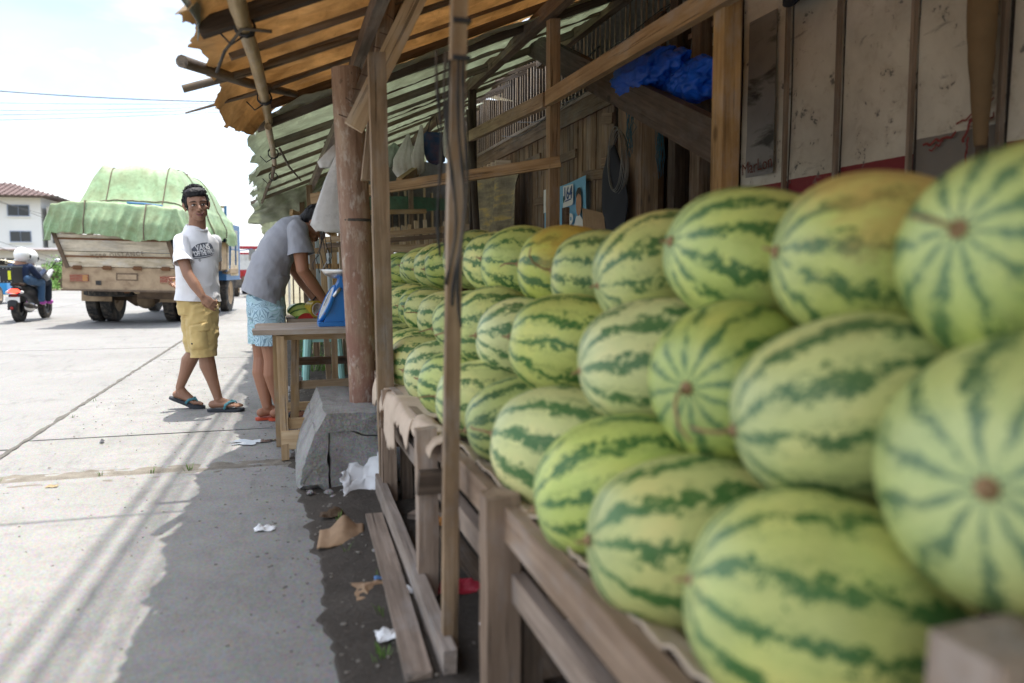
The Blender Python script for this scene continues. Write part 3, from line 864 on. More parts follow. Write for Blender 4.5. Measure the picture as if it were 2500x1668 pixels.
def tarp(name, mat, fn, nu, nv, th=.003):
    mb = MB(); mb.grid(fn, nu, nv)
    o = mb.build(name, mat, None, True)
    s = o.modifiers.new('thick', 'SOLIDIFY'); s.thickness = th; s.offset = 0
    return o
RY = [.2, 1.1, 2.0, 2.6, 3.12, 3.62, 3.95, 4.42, 4.93]
def sag(y, R_, amt):
    prev = max([r for r in R_ if r <= y], default=R_[0]-.8); nxt = min([r for r in R_ if r > y], default=R_[-1]+.8)
    t = (y-prev)/(nxt-prev)
    return -amt*math.sin(math.pi*t)*(nxt-prev)
def orange_fn(u, v):
    y = -2.2 + 7.55*v
    xe = -.262 + .05*nz((y*1.6, 2, 1)) + .03*nz((y*4.3, 2, 1)) + .016*nz((y*13, 2, 1))
    if y > 4.5: xe += .13*((y-4.5)/.85)**1.5
    q = u**1.6
    x = xe + (2.52-xe)*q
    z = roof_o(x) + .012
    d = x - xe
    w = .030*nz((x*2.2, y*2.6, 0)) + .014*(1-2*abs(nz((x*5+y*3, y*6-x*3, 4)))) + .010*(1-2*abs(nz((x*9, y*12, 7)))) + .004*nz((x*30, y*30, 2))
    z += sag(y, RY, .03)*min(1, d*3)*(.5+1.2*abs(nz((x*1.5, y*1.5, 9)))) + w
    # loose hanging hem along the street side, deepest at the far corner
    hem = max(0, 1-d/.17)
    dr = .04 + .06*nz((y*1.9, 7, 1)) + .03*nz((y*6, 7, 1)) + (.13*max(0, (y-4.1)/1.2))
    z -= hem**1.5*dr
    x += hem*.05*nz((y*4.5, 3, 0)) + hem*.03*nz((y*15, 0, 0))
    yy = y - (.42*hem*max(0, (y-4.6)/.75) if y > 4.6 else 0)
    if y > 4.95: z -= .05*max(0, nz((x*5, 3, 2)))*(y-4.95)/.4
    return (x, yy, z)
tag(tarp('orange_tarpaulin', MAT['orange_tarp'], orange_fn, 110, 300), 'rust-orange tarpaulin roof sheet sagging over the near rafters', 'tarpaulin')
GY = [5.14, 6.02, 6.66, 7.42, 8.3, 9.2, 9.95, 10.6, 11.4, 12.3]
def green_fn(u, v):
    y = 4.78 + 8.4*v
    xe = -.15 + .10*nz((y*1.3, 5, 1)) + .05*nz((y*3.7, 5, 1)) + .02*nz((y*11, 5, 1))
    if y < 5.3: xe += .12*(5.3-y)/.5
    if y > 7: xe -= .05
    xr = 2.40 if not 6.9 < y < 9.0 else 2.02 + .05*nz((y*5, 0, 0))
    if y > 9: xr = 2.3
    x = xe + (xr-xe)*u**1.4
    d = x - xe
    z = roof_g(x) + .02 + sag(y, GY, .05)*min(1, d*3) + .025*nz((x*2.5, y*2, 0)) + .012*(1-2*abs(nz((x*6+y*2, y*5-x*2, 3)))) + .004*nz((x*25, y*25, 3))
    hem = max(0, 1-d/.14)
    z -= hem**1.4*(.06 + .09*nz((y*2.3, 1, 4)) + .05*nz((y*6.1, 1, 4)) + (.03 if y > 9.4 else 0))
    x += hem*.06*nz((y*4, 8, 0)) + hem*.02*nz((y*14, 8, 0))
    if y > 12.4: z -= (y-12.4)*.55
    return (x, y, z)
tag(tarp('green_tarpaulin', MAT['green_tarp'], green_fn, 90, 320), 'faded green tarpaulin roof sheet over the far half of the stall', 'tarpaulin')
def flap_fn(u, v):
    x = -.30 + 1.0*u
    y = 10.1 + .25*v + .1*nz((u*6, v*4, 0))
    z = roof_g(x) - .02 - v*(.34-.12*math.cos(u*5)) + .03*math.sin(u*14+v*3)*v
    return (x + .04*math.sin(v*5+u*3), y, z)
tag(tarp('green_tarpaulin', MAT['green_tarp'], flap_fn, 40, 20), 'torn end of green tarpaulin hanging down behind the bent man', 'tarpaulin')
def hem_fn(u, v):
    y = .9 + 2.32*u
    return (-.235 + .012*math.sin(y*9) - .02*v, y, 1.90 - v*(.055 + .03*math.sin(y*3)) - (.02 if u > .96 else 0)*v)
tag(tarp('plastic_sheet', MAT['blue_tarp'], hem_fn, 60, 5), 'pale plastic sheet edging the near corner of the orange tarpaulin', 'plastic sheet')

# plank wall behind the stall -----------------------------------------
pw = thing('plank_wall', 'weathered wall of upright planks with an open slatted band above, behind the stall', 'wall', (2.42, 7, 0))
y = 4.02
r2 = random.Random(4)
while y < 11.5:
    w = r2.uniform(.055, .125)
    gap = r2.uniform(.003, .015)
    zt = 2.26 + r2.uniform(-.02, .02)
    if 5.38 < y < 5.46: gap += .05
    mt = MAT['plank_wall'] if y > 5.4 else LD
    beam('plank', (2.42 + r2.uniform(-.006, .010), y+w/2, .02), (2.42 + r2.uniform(-.006, .010), y+w/2+r2.uniform(-.004, .004), zt), w, .018, mt, pw, up=(1, 0, 0), secs=4, r=r2)
    y += w + gap
beam('header_board', (2.385, 5.0, 2.275), (2.385, 11.5, 2.28), .022, .15, MAT['plank_wall'], pw, secs=10)
beam('header_board', (2.375, 3.9, 2.36), (2.375, 11.5, 2.365), .02, .03, MAT['lumber_grey'], pw, secs=10)
beam('top_plate', (2.41, 3.9, 3.06), (2.41, 11.5, 3.07), .04, .05, LO, pw, secs=10)
y = 4.0
while y < 11.5:
    w = r2.uniform(.018, .026)
    beam('slat', (2.42, y, 2.34), (2.42+r2.uniform(-.004, .004), y+r2.uniform(-.012, .012), 3.05 if y > 6.2 else 3.5), w, .005, MAT['slat'], pw, up=(1, 0, 0), secs=3, r=r2)
    y += r2.uniform(.078, .096)
for (ya, yb, z, h) in ((7.25, 8.1, 2.05, .06), (6.3, 6.95, 1.95, .07), (5.55, 6.15, 1.71, .08), (5.55, 5.75, 2.10, .08), (5.50, 5.74, 1.80, .07), (6.95, 7.4, 1.62, .07), (9.2, 10.6, 1.98, .07), (8.8, 10.4, 1.8, .05)):
    beam('batten', (2.398, ya, z), (2.398, yb, z+r2.uniform(-.02, .03)), .018, h, MAT['plank_wall'], pw, secs=3, r=r2)
beam('door_stile', (2.375, 5.12, .02), (2.38, 5.12, 2.28), .32, .05, MAT['plank_wall'], pw, up=(1, 0, 0), secs=6)
beam('door_stile', (2.36, 4.82, .02), (2.36, 4.80, 2.6), .25, .04, LO, pw, up=(1, 0, 0), secs=6)
beam('post', (2.34, 4.42, .02), (2.34, 4.42, 3.2), .09, .09, LD, pw, up=(1, 0, 0), secs=6)
beam('post', (2.34, 4.15, .02), (2.34, 4.17, 3.2), .11, .07, LO, pw, up=(1, 0, 0), secs=6)

# closed box of boards with a tin roof, added so the wall's gaps stay dark
room = thing('added_dark_room', 'closed room added behind the plank wall to keep its gaps dark', 'building', (4, 5, 0))
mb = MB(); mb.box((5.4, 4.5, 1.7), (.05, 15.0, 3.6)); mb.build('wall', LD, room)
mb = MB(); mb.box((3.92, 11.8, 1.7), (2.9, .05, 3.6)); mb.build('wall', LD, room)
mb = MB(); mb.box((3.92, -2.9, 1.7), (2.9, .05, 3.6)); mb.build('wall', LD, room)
mb = MB(); mb.grid(lambda u, v: (2.9+2.6*u, -3+15*v, 3.62-.5*u+.02*math.sin(v*600)), 3, 400); mb.build('roof', MAT['steel'], room, True)
mb = MB(); mb.grid(lambda u, v: (2.35+.75*u, -3+9.3*v, 3.25+.36*u+.02*math.sin(v*400)), 3, 300); mb.build('roof', MAT['steel'], room, True)
# ------------------------------------------------------------------ painted panel wall at the right
def panel_mat(name, lower, upper_line, grey=0.0):
    m, nt, b = new_mat(name, 0.6, 0.35)
    v = tco(nt, 'Object', seed=False)
    z = nd(nt, 'ShaderNodeSeparateXYZ', {0: nd(nt, 'ShaderNodeTexCoord').outputs['Object']}).outputs[2]
    n = nzn(nt, v, 2.2, 7, 0.62, 0.5); n2 = nzn(nt, v, 9.0, 7, 0.7, 0.3); n3 = nzn(nt, v, 40.0, 4, 0.7)
    vh = tco(nt, 'Object', (1, 2, 6), seed=False); hs = nzn(nt, vh, 2.6, 8, 0.75, 0.8)
    c = ramp(nt, n, [(0.3, (0.46, 0.445, 0.395)), (0.55, (0.63, 0.62, 0.56)), (0.75, (0.71, 0.705, 0.655))])
    c = mixc(nt, ramp(nt, n2, [(0.52, 0.0), (0.74, 0.6)]), c, (0.30, 0.245, 0.18))
    c = mixc(nt, ramp(nt, hs, [(0.60, 0.0), (0.70, 0.65)]), c, (0.12, 0.12, 0.12))
    chips = mth(nt, 'ADD', n2, mth(nt, 'MULTIPLY', n3, 0.35))
    c = mixc(nt, ramp(nt, chips, [(0.80, 0.0), (0.815, 0.85)]), c, (0.11, 0.12, 0.125))
    if grey: c = mixc(nt, grey, c, (0.19, 0.20, 0.21))
    zz = mth(nt, 'ADD', z, mth(nt, 'MULTIPLY', mth(nt, 'SUBTRACT', n2, 0.5), 0.012))
    f = mth(nt, 'LESS_THAN', zz, upper_line)
    c = mixc(nt, mth(nt, 'MULTIPLY', f, ramp(nt, chips, [(0.80, 1.0), (0.82, 0.5)])), c, lower)
    setc(nt, b, c)
    bump(nt, b, mth(nt, 'ADD', n, mth(nt, 'MULTIPLY', n3, .15)), 0.25, 0.02)
    return m
PM = [panel_mat('cream_panel_a', (0.22, 0.025, 0.03), 1.425), panel_mat('cream_panel_b', (0.21, 0.022, 0.03), 1.43), panel_mat('cream_panel_c', (0.20, 0.022, 0.03), 1.445), panel_mat('cream_panel_d', (0.20, 0.19, 0.18), 1.50)]
wallp = thing('panel_wall', 'stained cream panel wall with a dark red band along its foot', 'wall', (2.42, 1.5, 0))
ys = [3.86, 3.425, 3.05, 2.615, 2.205, 1.78, 1.33, .9, .45, 0, -.6, -1.3, -2.2]
for i in range(len(ys)-1):
    ya, yb = ys[i], ys[i+1]
    mb = MB()
    mb.grid(lambda u, v: (2.415 + .012*nz((u*2+i*5, v*4, 0)) - .004*math.sin(u*math.pi), ya-.006 + (yb-ya+.012)*u, .15+2.75*v), 8, 24)
    o = mb.build('panel', PM[min(i, 3) if i < 4 else (i % 3)], wallp, True)
    beam('batten', (2.392, yb, .15), (2.392, yb+.01, 2.9), .017, .02, MAT['lumber_grey'], wallp, up=(1, 0, 0), secs=6)
beam('post', (2.39, 3.93, .0), (2.39, 3.94, 3.2), .11, .10, LD, wallp, up=(1, 0, 0))
beam('corner_strip', (2.385, 3.86, .15), (2.385, 3.86, 2.9), .03, .03, MAT['lumber_old'], wallp, up=(1, 0, 0))
# the grey repair patch with its scrawl, spray marks and paint scuffs
m, nt, b = new_mat('grey_patch', 0.5, 0.35)
v = tco(nt, 'Object', seed=False); vh = tco(nt, 'Object', (1, 1.5, 5), seed=False)
n = nzn(nt, v, 3, 6, .6); h = nzn(nt, vh, 2.0, 5, .6, .3)
c = ramp(nt, n, [(.3, (.17, .17, .175)), (.7, (.29, .29, .295))])
c = mixc(nt, ramp(nt, h, [(.54, 0.0), (.66, .9)]), c, (.015, .015, .016))
setc(nt, b, c); MAT['patch'] = m
MB().grid(lambda u, v: (2.397+.004*nz((u*3, v*5, 2)), 3.775-.245*u, 1.475+.80*v), 6, 16).build('patch', MAT['patch'], wallp, True)

_fonts = {}
def text_mesh(txt, size, shear=0.0, bold=0.0, space=1.0, extrude=0.0):
    cu = bpy.data.curves.new('lettering', 'FONT')
    cu.body = txt; cu.size = size; cu.shear = shear; cu.offset = bold; cu.space_character = space; cu.extrude = extrude
    cu.align_x = 'CENTER'; cu.align_y = 'CENTER'; cu.resolution_u = 3
    o = bpy.data.objects.new('lettering', cu); COL.objects.link(o)
    bpy.context.view_layer.update()
    dg = bpy.context.evaluated_depsgraph_get()
    me = bpy.data.meshes.new_from_object(o.evaluated_get(dg))
    bpy.data.objects.remove(o); bpy.data.curves.remove(cu)
    return me
def place_text(txt, size, M, mat, parent, name='lettering', wob=0.0, **k):
    me = text_mesh(txt, size, **k)
    if wob:
        for v_ in me.vertices:
            v_.co.x += wob*math.sin(v_.co.y*90+v_.co.x*31); v_.co.y += wob*math.sin(v_.co.x*60)
    me.materials.clear(); me.materials.append(mat); me.name = name
    return link(bpy.data.objects.new(name, me), parent, M)
MAT['red_scrawl'] = plain('red_scrawl', (0.12, 0.03, 0.025), 0.7)
MAT['red_scrawl2'] = plain('red_paint_scrawl', (0.22, 0.04, 0.04), 0.7)
# faces the street (-X): text x axis = -Y, text up = +Z
MW = lambda x, y, z, tilt=0: Matrix.Translation((x, y, z)) @ Matrix(((0, 0, -1, 0), (-1, 0, 0, 0), (0, 1, 0, 0), (0, 0, 0, 1))) @ Matrix.Rotation(tilt, 4, 'Z')
place_text('MarLon', .088, MW(2.388, 3.66, 1.525, R(3)), MAT['red_scrawl'], wallp, wob=.0025)
# loose red brush strokes and grey scuffs on the fourth panel
def stroke(pts, w, mat, nm):
    mb = MB()
    for i in range(len(pts)-1):
        mb.tube([pts[i], pts[i+1]], [(w, .0008)]*2, 6, up=(0, 0, 1))
    return mb.build(nm, mat, wallp)
rs = random.Random(3)
for (y0, z0, y1, z1) in ((2.56, 1.47, 2.40, 1.49), (2.40, 1.52, 2.24, 1.58), (2.37, 1.46, 2.33, 1.53), (2.30, 1.50, 2.24, 1.53), (2.35, 1.38, 2.35, 1.46), (2.52, 1.44, 2.46, 1.47)):
    pts = [Vector((2.398, y0+(y1-y0)*t/8 + rs.uniform(-.006, .006), z0+(z1-z0)*t/8+rs.uniform(-.012, .012))) for t in range(9)]
    stroke(pts, rs.uniform(.003, .006), MAT['red_scrawl2'], 'paint_stroke')
# wrapped dark cloth hanging at the top of the second panel and a padded post further right
MAT['dark_cloth'] = plain('dark_cloth', (0.03, 0.035, 0.05), 0.9)
def cloth_fn(u, v):
    return (2.36 - .05*math.sin(u*math.pi) , 3.42-.36*u, 2.75 - v*(.50+.12*math.sin(u*math.pi*.9) - .16*u))
o = MB().grid(cloth_fn, 14, 10).build('dark_cloth', MAT['dark_cloth'], None, True)
o.modifiers.new('thick', 'SOLIDIFY').thickness = .01
tag(o, 'dark blue cloth bunched at the top of the cream panel wall', 'cloth')
MAT['wrapped'] = plain('brown_wrapping', (0.17, 0.115, 0.06), 0.75, var=.3)
wp = thing('wrapped_post', 'post wrapped in brown tape standing against the cream panel wall', 'post', (2.33, 2.27, 0))
pole('wrapping', [(2.34, 2.235, 1.42), (2.335, 2.25, 1.8), (2.33, 2.265, 2.5)], [.02, .046, .048], MAT['wrapped'], wp, n=14, rough=.05, sub=9)
pole('core', [(2.345, 2.235, .02), (2.345, 2.235, 1.45)], .02, LD, wp)
# ------------------------------------------------------------------ footing, boards, table and goods
ft = thing('concrete_footing', 'broken concrete footing with a flared side under the round trunk post', 'footing', (.3, 3.9, 0))
def rock_prism(prof, y0, y1, ny, nm, seed, amp=.004, chip=None):
    """profile in XZ, extruded along Y, faces roughened"""
    P = []
    n = len(prof)
    for i in range(n):
        a, b = Vector(prof[i]), Vector(prof[(i+1) % n])
        k = max(1, int((b-a).length/.02))
        for q in range(k): P.append(a.lerp(b, q/k))
    n = len(P); V = []; F = []
    cx = sum(p[0] for p in P)/n; cz = sum(p[1] for p in P)/n
    rings = [(y0+.006, .95), (y0, .0)] 
    ysv = [y0 + (y1-y0)*j/ny for j in range(ny+1)]
    for j, y in enumerate(ysv):
        ins = .004 if j in (0, ny) else 0.0
        for p in P:
            d = Vector((p[0]-cx, p[1]-cz)); L = d.length
            f = 1 - ins/L
            x, z = cx + d[0]*f, cz + d[1]*f
            q = 1.6*amp*nz((x*6, y*6, z*6), 1, seed+9) + amp*nz((x*14, y*14, z*14), 1, seed) + amp*.7*nz((x*45, y*45, z*45), 1, seed)
            x += q*d[0]/L*1.5; z += q*d[1]/L*1.5 if z > .01 else 0
            yy = y + amp*1.2*nz((x*25, z*25, y), 1, seed+4)
            if chip and z < .10 and y < y0+.12 and x < .16:
                yy += (.10-z)*.7*max(0, nz((x*20, z*20, 2), 1, 2)+.45)
                x += .03*max(0, nz((y*25, z*22, 2), 1, 2)+.2)
            V.append((x, yy, max(0, z)))
    for j in range(ny):
        for i in range(n):
            k = (i+1) % n
            F.append([j*n+i, j*n+k, (j+1)*n+k, (j+1)*n+i])
    # front and back caps as small grids of rings
    for (base, y, sgn) in ((0, y0, 1), (ny*n, y1, -1)):
        prev = [base+i for i in range(n)]
        for s in (.72, .45, .2):
            cur = []
            for i in range(n):
                p = P[i]; x = cx+(p[0]-cx)*s; z = cz+(p[1]-cz)*s
                V.append((x, y + amp*1.4*nz((x*25, z*25, y), 1, seed+4)+amp*.8*nz((x*70, z*70, y), 1, seed), z)); cur.append(len(V)-1)
            for i in range(n):
                k = (i+1) % n
                F.append([prev[i], cur[i], cur[k], prev[k]] if sgn > 0 else [prev[i], prev[k], cur[k], cur[i]])
            prev = cur
        V.append((cx, y, cz)); c = len(V)-1
        for i in range(n):
            k = (i+1) % n
            F.append([prev[i], c, prev[k]] if sgn > 0 else [prev[i], prev[k], c])
    o = mesh_obj(nm, V, F, MAT['footing'], ft, True)
    bm = bmesh.new(); bm.from_mesh(o.data); bmesh.ops.recalc_face_normals(bm, faces=bm.faces)
    for e in bm.edges:
        if len(e.link_faces) == 2 and e.calc_face_angle(0) > R(42): e.smooth = False
    bm.to_mesh(o.data); bm.free()
    return o
rock_prism([(.058, 0), (.064, .06), (.074, .11), (.088, .155), (.107, .20), (.128, .24), (.139, .264), (.1975, .268), (.1975, 0)], 3.60, 4.45, 12, 'side_block', 1, .006, True)
rock_prism([(.2, 0), (.2, .268), (.30, .262), (.345, .24), (.54, .235), (.54, 0)], 3.606, 4.45, 12, 'front_block', 2, .005)
rock_prism([(.140, .2665), (.160, .305), (.185, .352), (.54, .350), (.54, .238), (.346, .243), (.301, .265)], 3.60, 4.45, 12, 'cap_block', 3, .005)

# loose boards under and before the rack
def loose(nm, p0, p1, w, h, mat, lab, up=(0, 0, 1)):
    o = beam(nm, p0, p1, w, h, mat, None, up=up, secs=8, bow=.006)
    return tag(o, lab, 'board')
loose('loose_board', (.395, 3.40, .075), (.372, 1.80, .045), .032, .085, MAT['lumber_grey'], 'long grey board on edge slanting along the foot of the rack posts')
loose('loose_board', (.335, 3.07, .034), (.295, 1.80, .034), .065, .02, MAT['lumber_grey'], 'flat grey plank lying on the dirt beside the pavement')
loose('loose_board', (.56, 3.2, .03), (.60, 1.7, .03), .07, .02, MAT['lumber_old'], 'brown plank on the dirt just inside the rack posts')
loose('loose_board', (.66, 2.9, .035), (.75, 1.2, .035), .09, .022, MAT['lumber_grey'], 'wide plank lying on the dirt deep under the rack')
loose('loose_board', (.50, 1.75, .04), (.70, .8, .04), .08, .02, MAT['lumber_old'], 'plank on the dirt under the near end of the rack')
loose('loose_board', (.47, 3.0, .05), (.80, 2.75, .05), .06, .02, MAT['lumber_grey'], 'short plank lying crosswise under the rack')

# torn cardboard lining over the rail
MAT['card'] = plain('torn_cardboard', (0.60, 0.48, 0.37), 0.85, var=.12, scale=30, bmp=.2, dirt=(.30, .21, .14), dirt_amt=.35)
MAT['card_brown'] = plain('brown_cardboard', (0.33, 0.215, 0.125), 0.85, var=.15, scale=30, bmp=.2, dirt=(.12, .08, .05), dirt_amt=.4)
def card_far(u, v):
    y = 3.62 - 1.02*u
    L = .055 + .05*abs(math.sin(u*7+.5)) + .09*max(0, nz((u*7, 0, 0), 1, 3)) + .03*nz((u*30, 0, 0)) + (.10 if .40 < u < .72 else 0)
    s = v*(L + .10)
    if s < .10: return (.53 - s*1.1, y, .502 + .012*math.sin(u*12)*(s*8))
    q = s-.10
    return (.42 - .022*math.sin(min(1, q*12)*1.6) - .01*nz((u*8, q*9, 0)) - .02*q, y + .02*nz((u*5, q*8, 1)), .502 + .012*math.sin(u*12)*.8 - max(0, q-.012) )
def sheet_thing(nm, fn, nu, nv, mat, lab, cat, th=.004):
    o = MB().grid(fn, nu, nv).build(nm, mat, None, True)
    s = o.modifiers.new('thick', 'SOLIDIFY'); s.thickness = th; s.offset = 0
    return tag(o, lab, cat)
sheet_thing('cardboard_liner', card_far, 90, 16, MAT['card'], 'torn pale cardboard hanging over the far end of the rack rail', 'cardboard')
def card_mid(u, v):
    y = 2.62 - .42*u
    a = v*2.6
    return (.455 - .055*math.cos(a)*(.8+.2*u), y, .46 + .05*math.sin(a) + .008*nz((u*8, v*6, 0)) - .02*(v > .9))
sheet_thing('cardboard_liner', card_mid, 24, 14, MAT['card'], 'curled piece of cardboard on the rail just before the thin post', 'cardboard')
def card_near(u, v):
    y = 2.22 - 1.75*u
    h = .028 + .018*nz((u*22, 0, 0), 1, 2) + .014*nz((u*60, 0, 0), 1, 5)
    return (.475 + .06*(1-v) - .006*nz((u*20, v, 0)), y, .478 + (h*v if v > .3 else .005))
sheet_thing('cardboard_liner', card_near, 120, 6, MAT['card'], 'ragged cardboard strip standing along the near half of the rack rail', 'cardboard')
def card_floor(u, v):
    return (.58 + .75*u, .30+.52*v, .468 + .012*nz((u*4, v*4, 0)))
sheet_thing('cardboard_liner', card_floor, 14, 14, MAT['card_brown'], 'brown cardboard bed showing at the near end of the rack', 'cardboard')
def box_near(u, v):
    return (.70+.35*u, .44+.02*math.sin(u*7), .47+.10*v+.008*nz((u*5, v*3, 0)))

# litter ------------------------------------------------------
def fold_card(u, v):
    x = .105 + .165*u + .02*v; y = 2.80 + .20*v + .03*u
    return (x, y, .018 + .05*max(0, 1-abs(u-.55)*3.2)*(v) + .006*nz((u*6, v*6, 0)))
sheet_thing('cardboard_scrap', fold_card, 14, 10, MAT['card_brown'], 'folded brown cardboard scrap lying on the edge of the dirt', 'cardboard')
MAT['paper'] = plain('white_paper', (0.78, 0.79, 0.80), 0.7, var=.04)
MAT['white_plastic'] = tarp_mat('white_plastic_film', (0.80, 0.80, 0.79), (.85, .85, .83), 0.35, 0.35, dirt=(.6, .58, .55))
def crumple(nm, c, size, mat, lab, cat, seed=0, amp=.35, n=18, flat=0.0):
    r = random.Random(seed)
    def fn(u, v):
        x, y = (u-.5)*size[0], (v-.5)*size[1]
        z = size[2]*(.5 + .8*nz((u*2.2, v*2.2, seed), 1, seed) + amp*nz((u*6, v*6, seed), 1, seed+3))
        e = min(u, 1-u, v, 1-v)
        k = 1 + .35*nz((u*4, v*4, 9), 1, seed)
        return (c[0]+x*k, c[1]+y*k, c[2]+max(.002, z*min(1, .35+e*3)))
    o = MB().grid(fn, n, n).build(nm, mat, None, False)
    s = o.modifiers.new('thick', 'SOLIDIFY'); s.thickness = .0015; s.offset = 0
    return tag(o, lab, cat)
def cloth_heap(u, v):
    x = .245 + .21*u; y = 3.38 + .10*math.sin(u*3) + .16*v
    z = .015 + v*(.08+.08*u) + .02*nz((u*5, v*5, 1)) + .008*nz((u*16, v*16, 1))
    return (x + .02*nz((u*6, v*6, 5)), y, max(.008, z))
sheet_thing('plastic_sheet', cloth_heap, 24, 18, MAT['paper'], 'crumpled white paper sheet propped between the footing and the rack', 'paper', .002)
crumple('paper_scrap', (-.075, 3.12, .001), (.075, .05, .022), MAT['paper'], 'small crumpled white paper scrap alone on the pavement', 'paper', 4)
crumple('food_wrapper', (.56, 2.85, .05), (.07, .06, .05), plain('orange_foil', (.55, .22, .04), .35), 'crumpled orange snack wrapper under the rack', 'wrapper', 6)
crumple('food_wrapper', (.50, 2.28, .03), (.13, .06, .04), plain('red_foil', (.40, .03, .05), .4), 'torn red wrapper on the dirt behind the thin post', 'wrapper', 8)
crumple('plastic_scrap', (.36, 2.32, .024), (.035, .03, .02), MAT['paper'], 'tiny white plastic scrap on the flat grey plank', 'plastic scrap', 9)
crumple('plastic_scrap', (.52, 2.02, .03), (.04, .03, .03), MAT['paper'], 'white plastic scrap on the dirt behind the thin post foot', 'plastic scrap', 10)
crumple('plastic_scrap', (.28, 2.45, .024), (.03, .02, .015), plain('blue_film', (.10, .22, .45), .4), 'small blue plastic scrap beside the flat grey plank', 'plastic scrap', 11)
crumple('plastic_scrap', (.255, 2.05, .022), (.06, .05, .025), MAT['paper'], 'crumpled white wrapper on the dirt by the pavement edge', 'plastic scrap', 12)
crumple('dead_leaf', (.18, 3.17, .018), (.09, .07, .035), plain('dead_leaf', (.09, .055, .03), .8), 'curled dead brown leaf on the dirt near the footing', 'leaf', 14)
crumple('cardboard_scrap', (.26, 2.38, .016), (.12, .14, .02), MAT['card_brown'], 'flattened brown cardboard scrap half under the flat plank', 'cardboard', 17)
crumple('dead_leaf', (-1.02, 4.02, .001), (.045, .03, .014), plain('tan_leaf', (.35, .27, .15), .8), 'dry tan leaf on the pavement near the open joint', 'leaf', 15)
crumple('dead_leaf', (-1.0, 5.0, .001), (.02, .05, .018), plain('grey_leaf', (.10, .10, .11), .7), 'small dark leaf on the sunny pavement left of the walking man', 'leaf', 16)
def stone(p, s, seed, lab):
    mb = MB(); mb.ell((0, 0, 0), (s, s*.8, s*.6), nu=10, nv=7)
    for i, v_ in enumerate(mb.v): mb.v[i] = v_*(1+.35*nz(v_/s, 1.3, seed))
    o = mb.build('stone', MAT['footing'], None, True, Matrix.Translation((p[0], p[1], p[2]+s*.45)))
    return tag(o, lab, 'stone', 'pebbles along the dirt edge')
for i, (x, y, s) in enumerate(((.19, 3.50, .022), (.205, 3.43, .016), (.25, 3.52, .014), (.11, 3.52, .017), (.245, 3.30, .010), (.30, 2.72, .014))):
    stone((x, y, .012), s, i, ['grey stone chip right at the foot of the concrete footing', 'pale stone chip a hand before the concrete footing', 'small stone chip beside the crumpled white sheet', 'stone chip under the broken corner of the footing', 'tiny stone chip on the dirt before the white sheet', 'pale stone chip beside the folded cardboard scrap'][i])
# rubble and bits nobody could count
mb = MB(); r3 = random.Random(9)
for i in range(520):
    y = r3.uniform(1.3, 8.5); x = edge_x(y) + abs(r3.gauss(.0, .35)) + .02
    if x > 1.2: continue
    s = r3.uniform(.002, .0075)
    b0 = len(mb.v)
    mb.ell((x, y, dirt_h(x, y)+s*.3), (s*r3.uniform(.7, 1.8), s, s*.6), nu=5, nv=4)
tag(mb.build('gravel', plain('mixed_grit', (.22, .20, .17), .9, var=.5, scale=40), None), 'scattered grit and crumbs on the dirt', 'gravel', kind='stuff')
def blades(nm, spots, mat, lab, h0=.05, seed=1, n=16, spread=.03):
    mb = MB(); r = random.Random(seed)
    for (x, y, z, k) in spots:
        for i in range(int(n*k)):
            a = r.uniform(0, 6.28); q = r.uniform(0, spread*k**.5)
            bx, by = x+q*math.cos(a), y+q*math.sin(a)
            h = h0*r.uniform(.5, 1.2); lean = r.uniform(.2, .9)*h
            dx, dy = math.cos(a)*lean, math.sin(a)*lean
            w = r.uniform(.0015, .003)*(h0/.05)**.5
            px, py = -math.sin(a)*w, math.cos(a)*w
            b = len(mb.v)
            mb.v += [Vector((bx-px, by-py, z)), Vector((bx+px, by+py, z)), Vector((bx+dx*.4+px*.8, by+dy*.4+py*.8, z+h*.6)), Vector((bx+dx*.4-px*.8, by+dy*.4-py*.8, z+h*.6)), Vector((bx+dx, by+dy, z+h))]
            mb.f += [[b, b+1, b+2, b+3], [b+3, b+2, b+4]]
    return tag(mb.build(nm, mat, None), lab, 'grass', kind='stuff')
MAT['grass'] = plain('grass_blades', (.11, .21, .035), .7, var=.4, scale=3)
r4 = random.Random(21)
sp = [(-.45, 4.19, -.01, 1.2), (-.63, 4.19, -.01, .7), (-.85, 4.2, -.01, .4), (.20, 3.1, .015, .4), (.23, 1.95, .015, 1.0), (.26, 2.2, .015, .6), (.29, 2.5, .015, .3), (.2, 2.75, .015, .25), (-1.3, 4.2, -.01, .8), (-1.36, 5.9, -.01, .5), (-1.35, 6.6, -.01, .4), (-.15, 8.7, 0, .5)]
blades('grass', sp, MAT['grass'], 'small grass tufts in the pavement joint and on the dirt', .035, 5)
sp = [(r4.uniform(.25, 1.7), r4.uniform(7.4, 11.5), .015, r4.uniform(1.0, 3.0)) for _ in range(130)]
blades('grass', sp, MAT['grass'], 'weedy grass on the sunny lot beyond the tables', .10, 6, 14, .12)

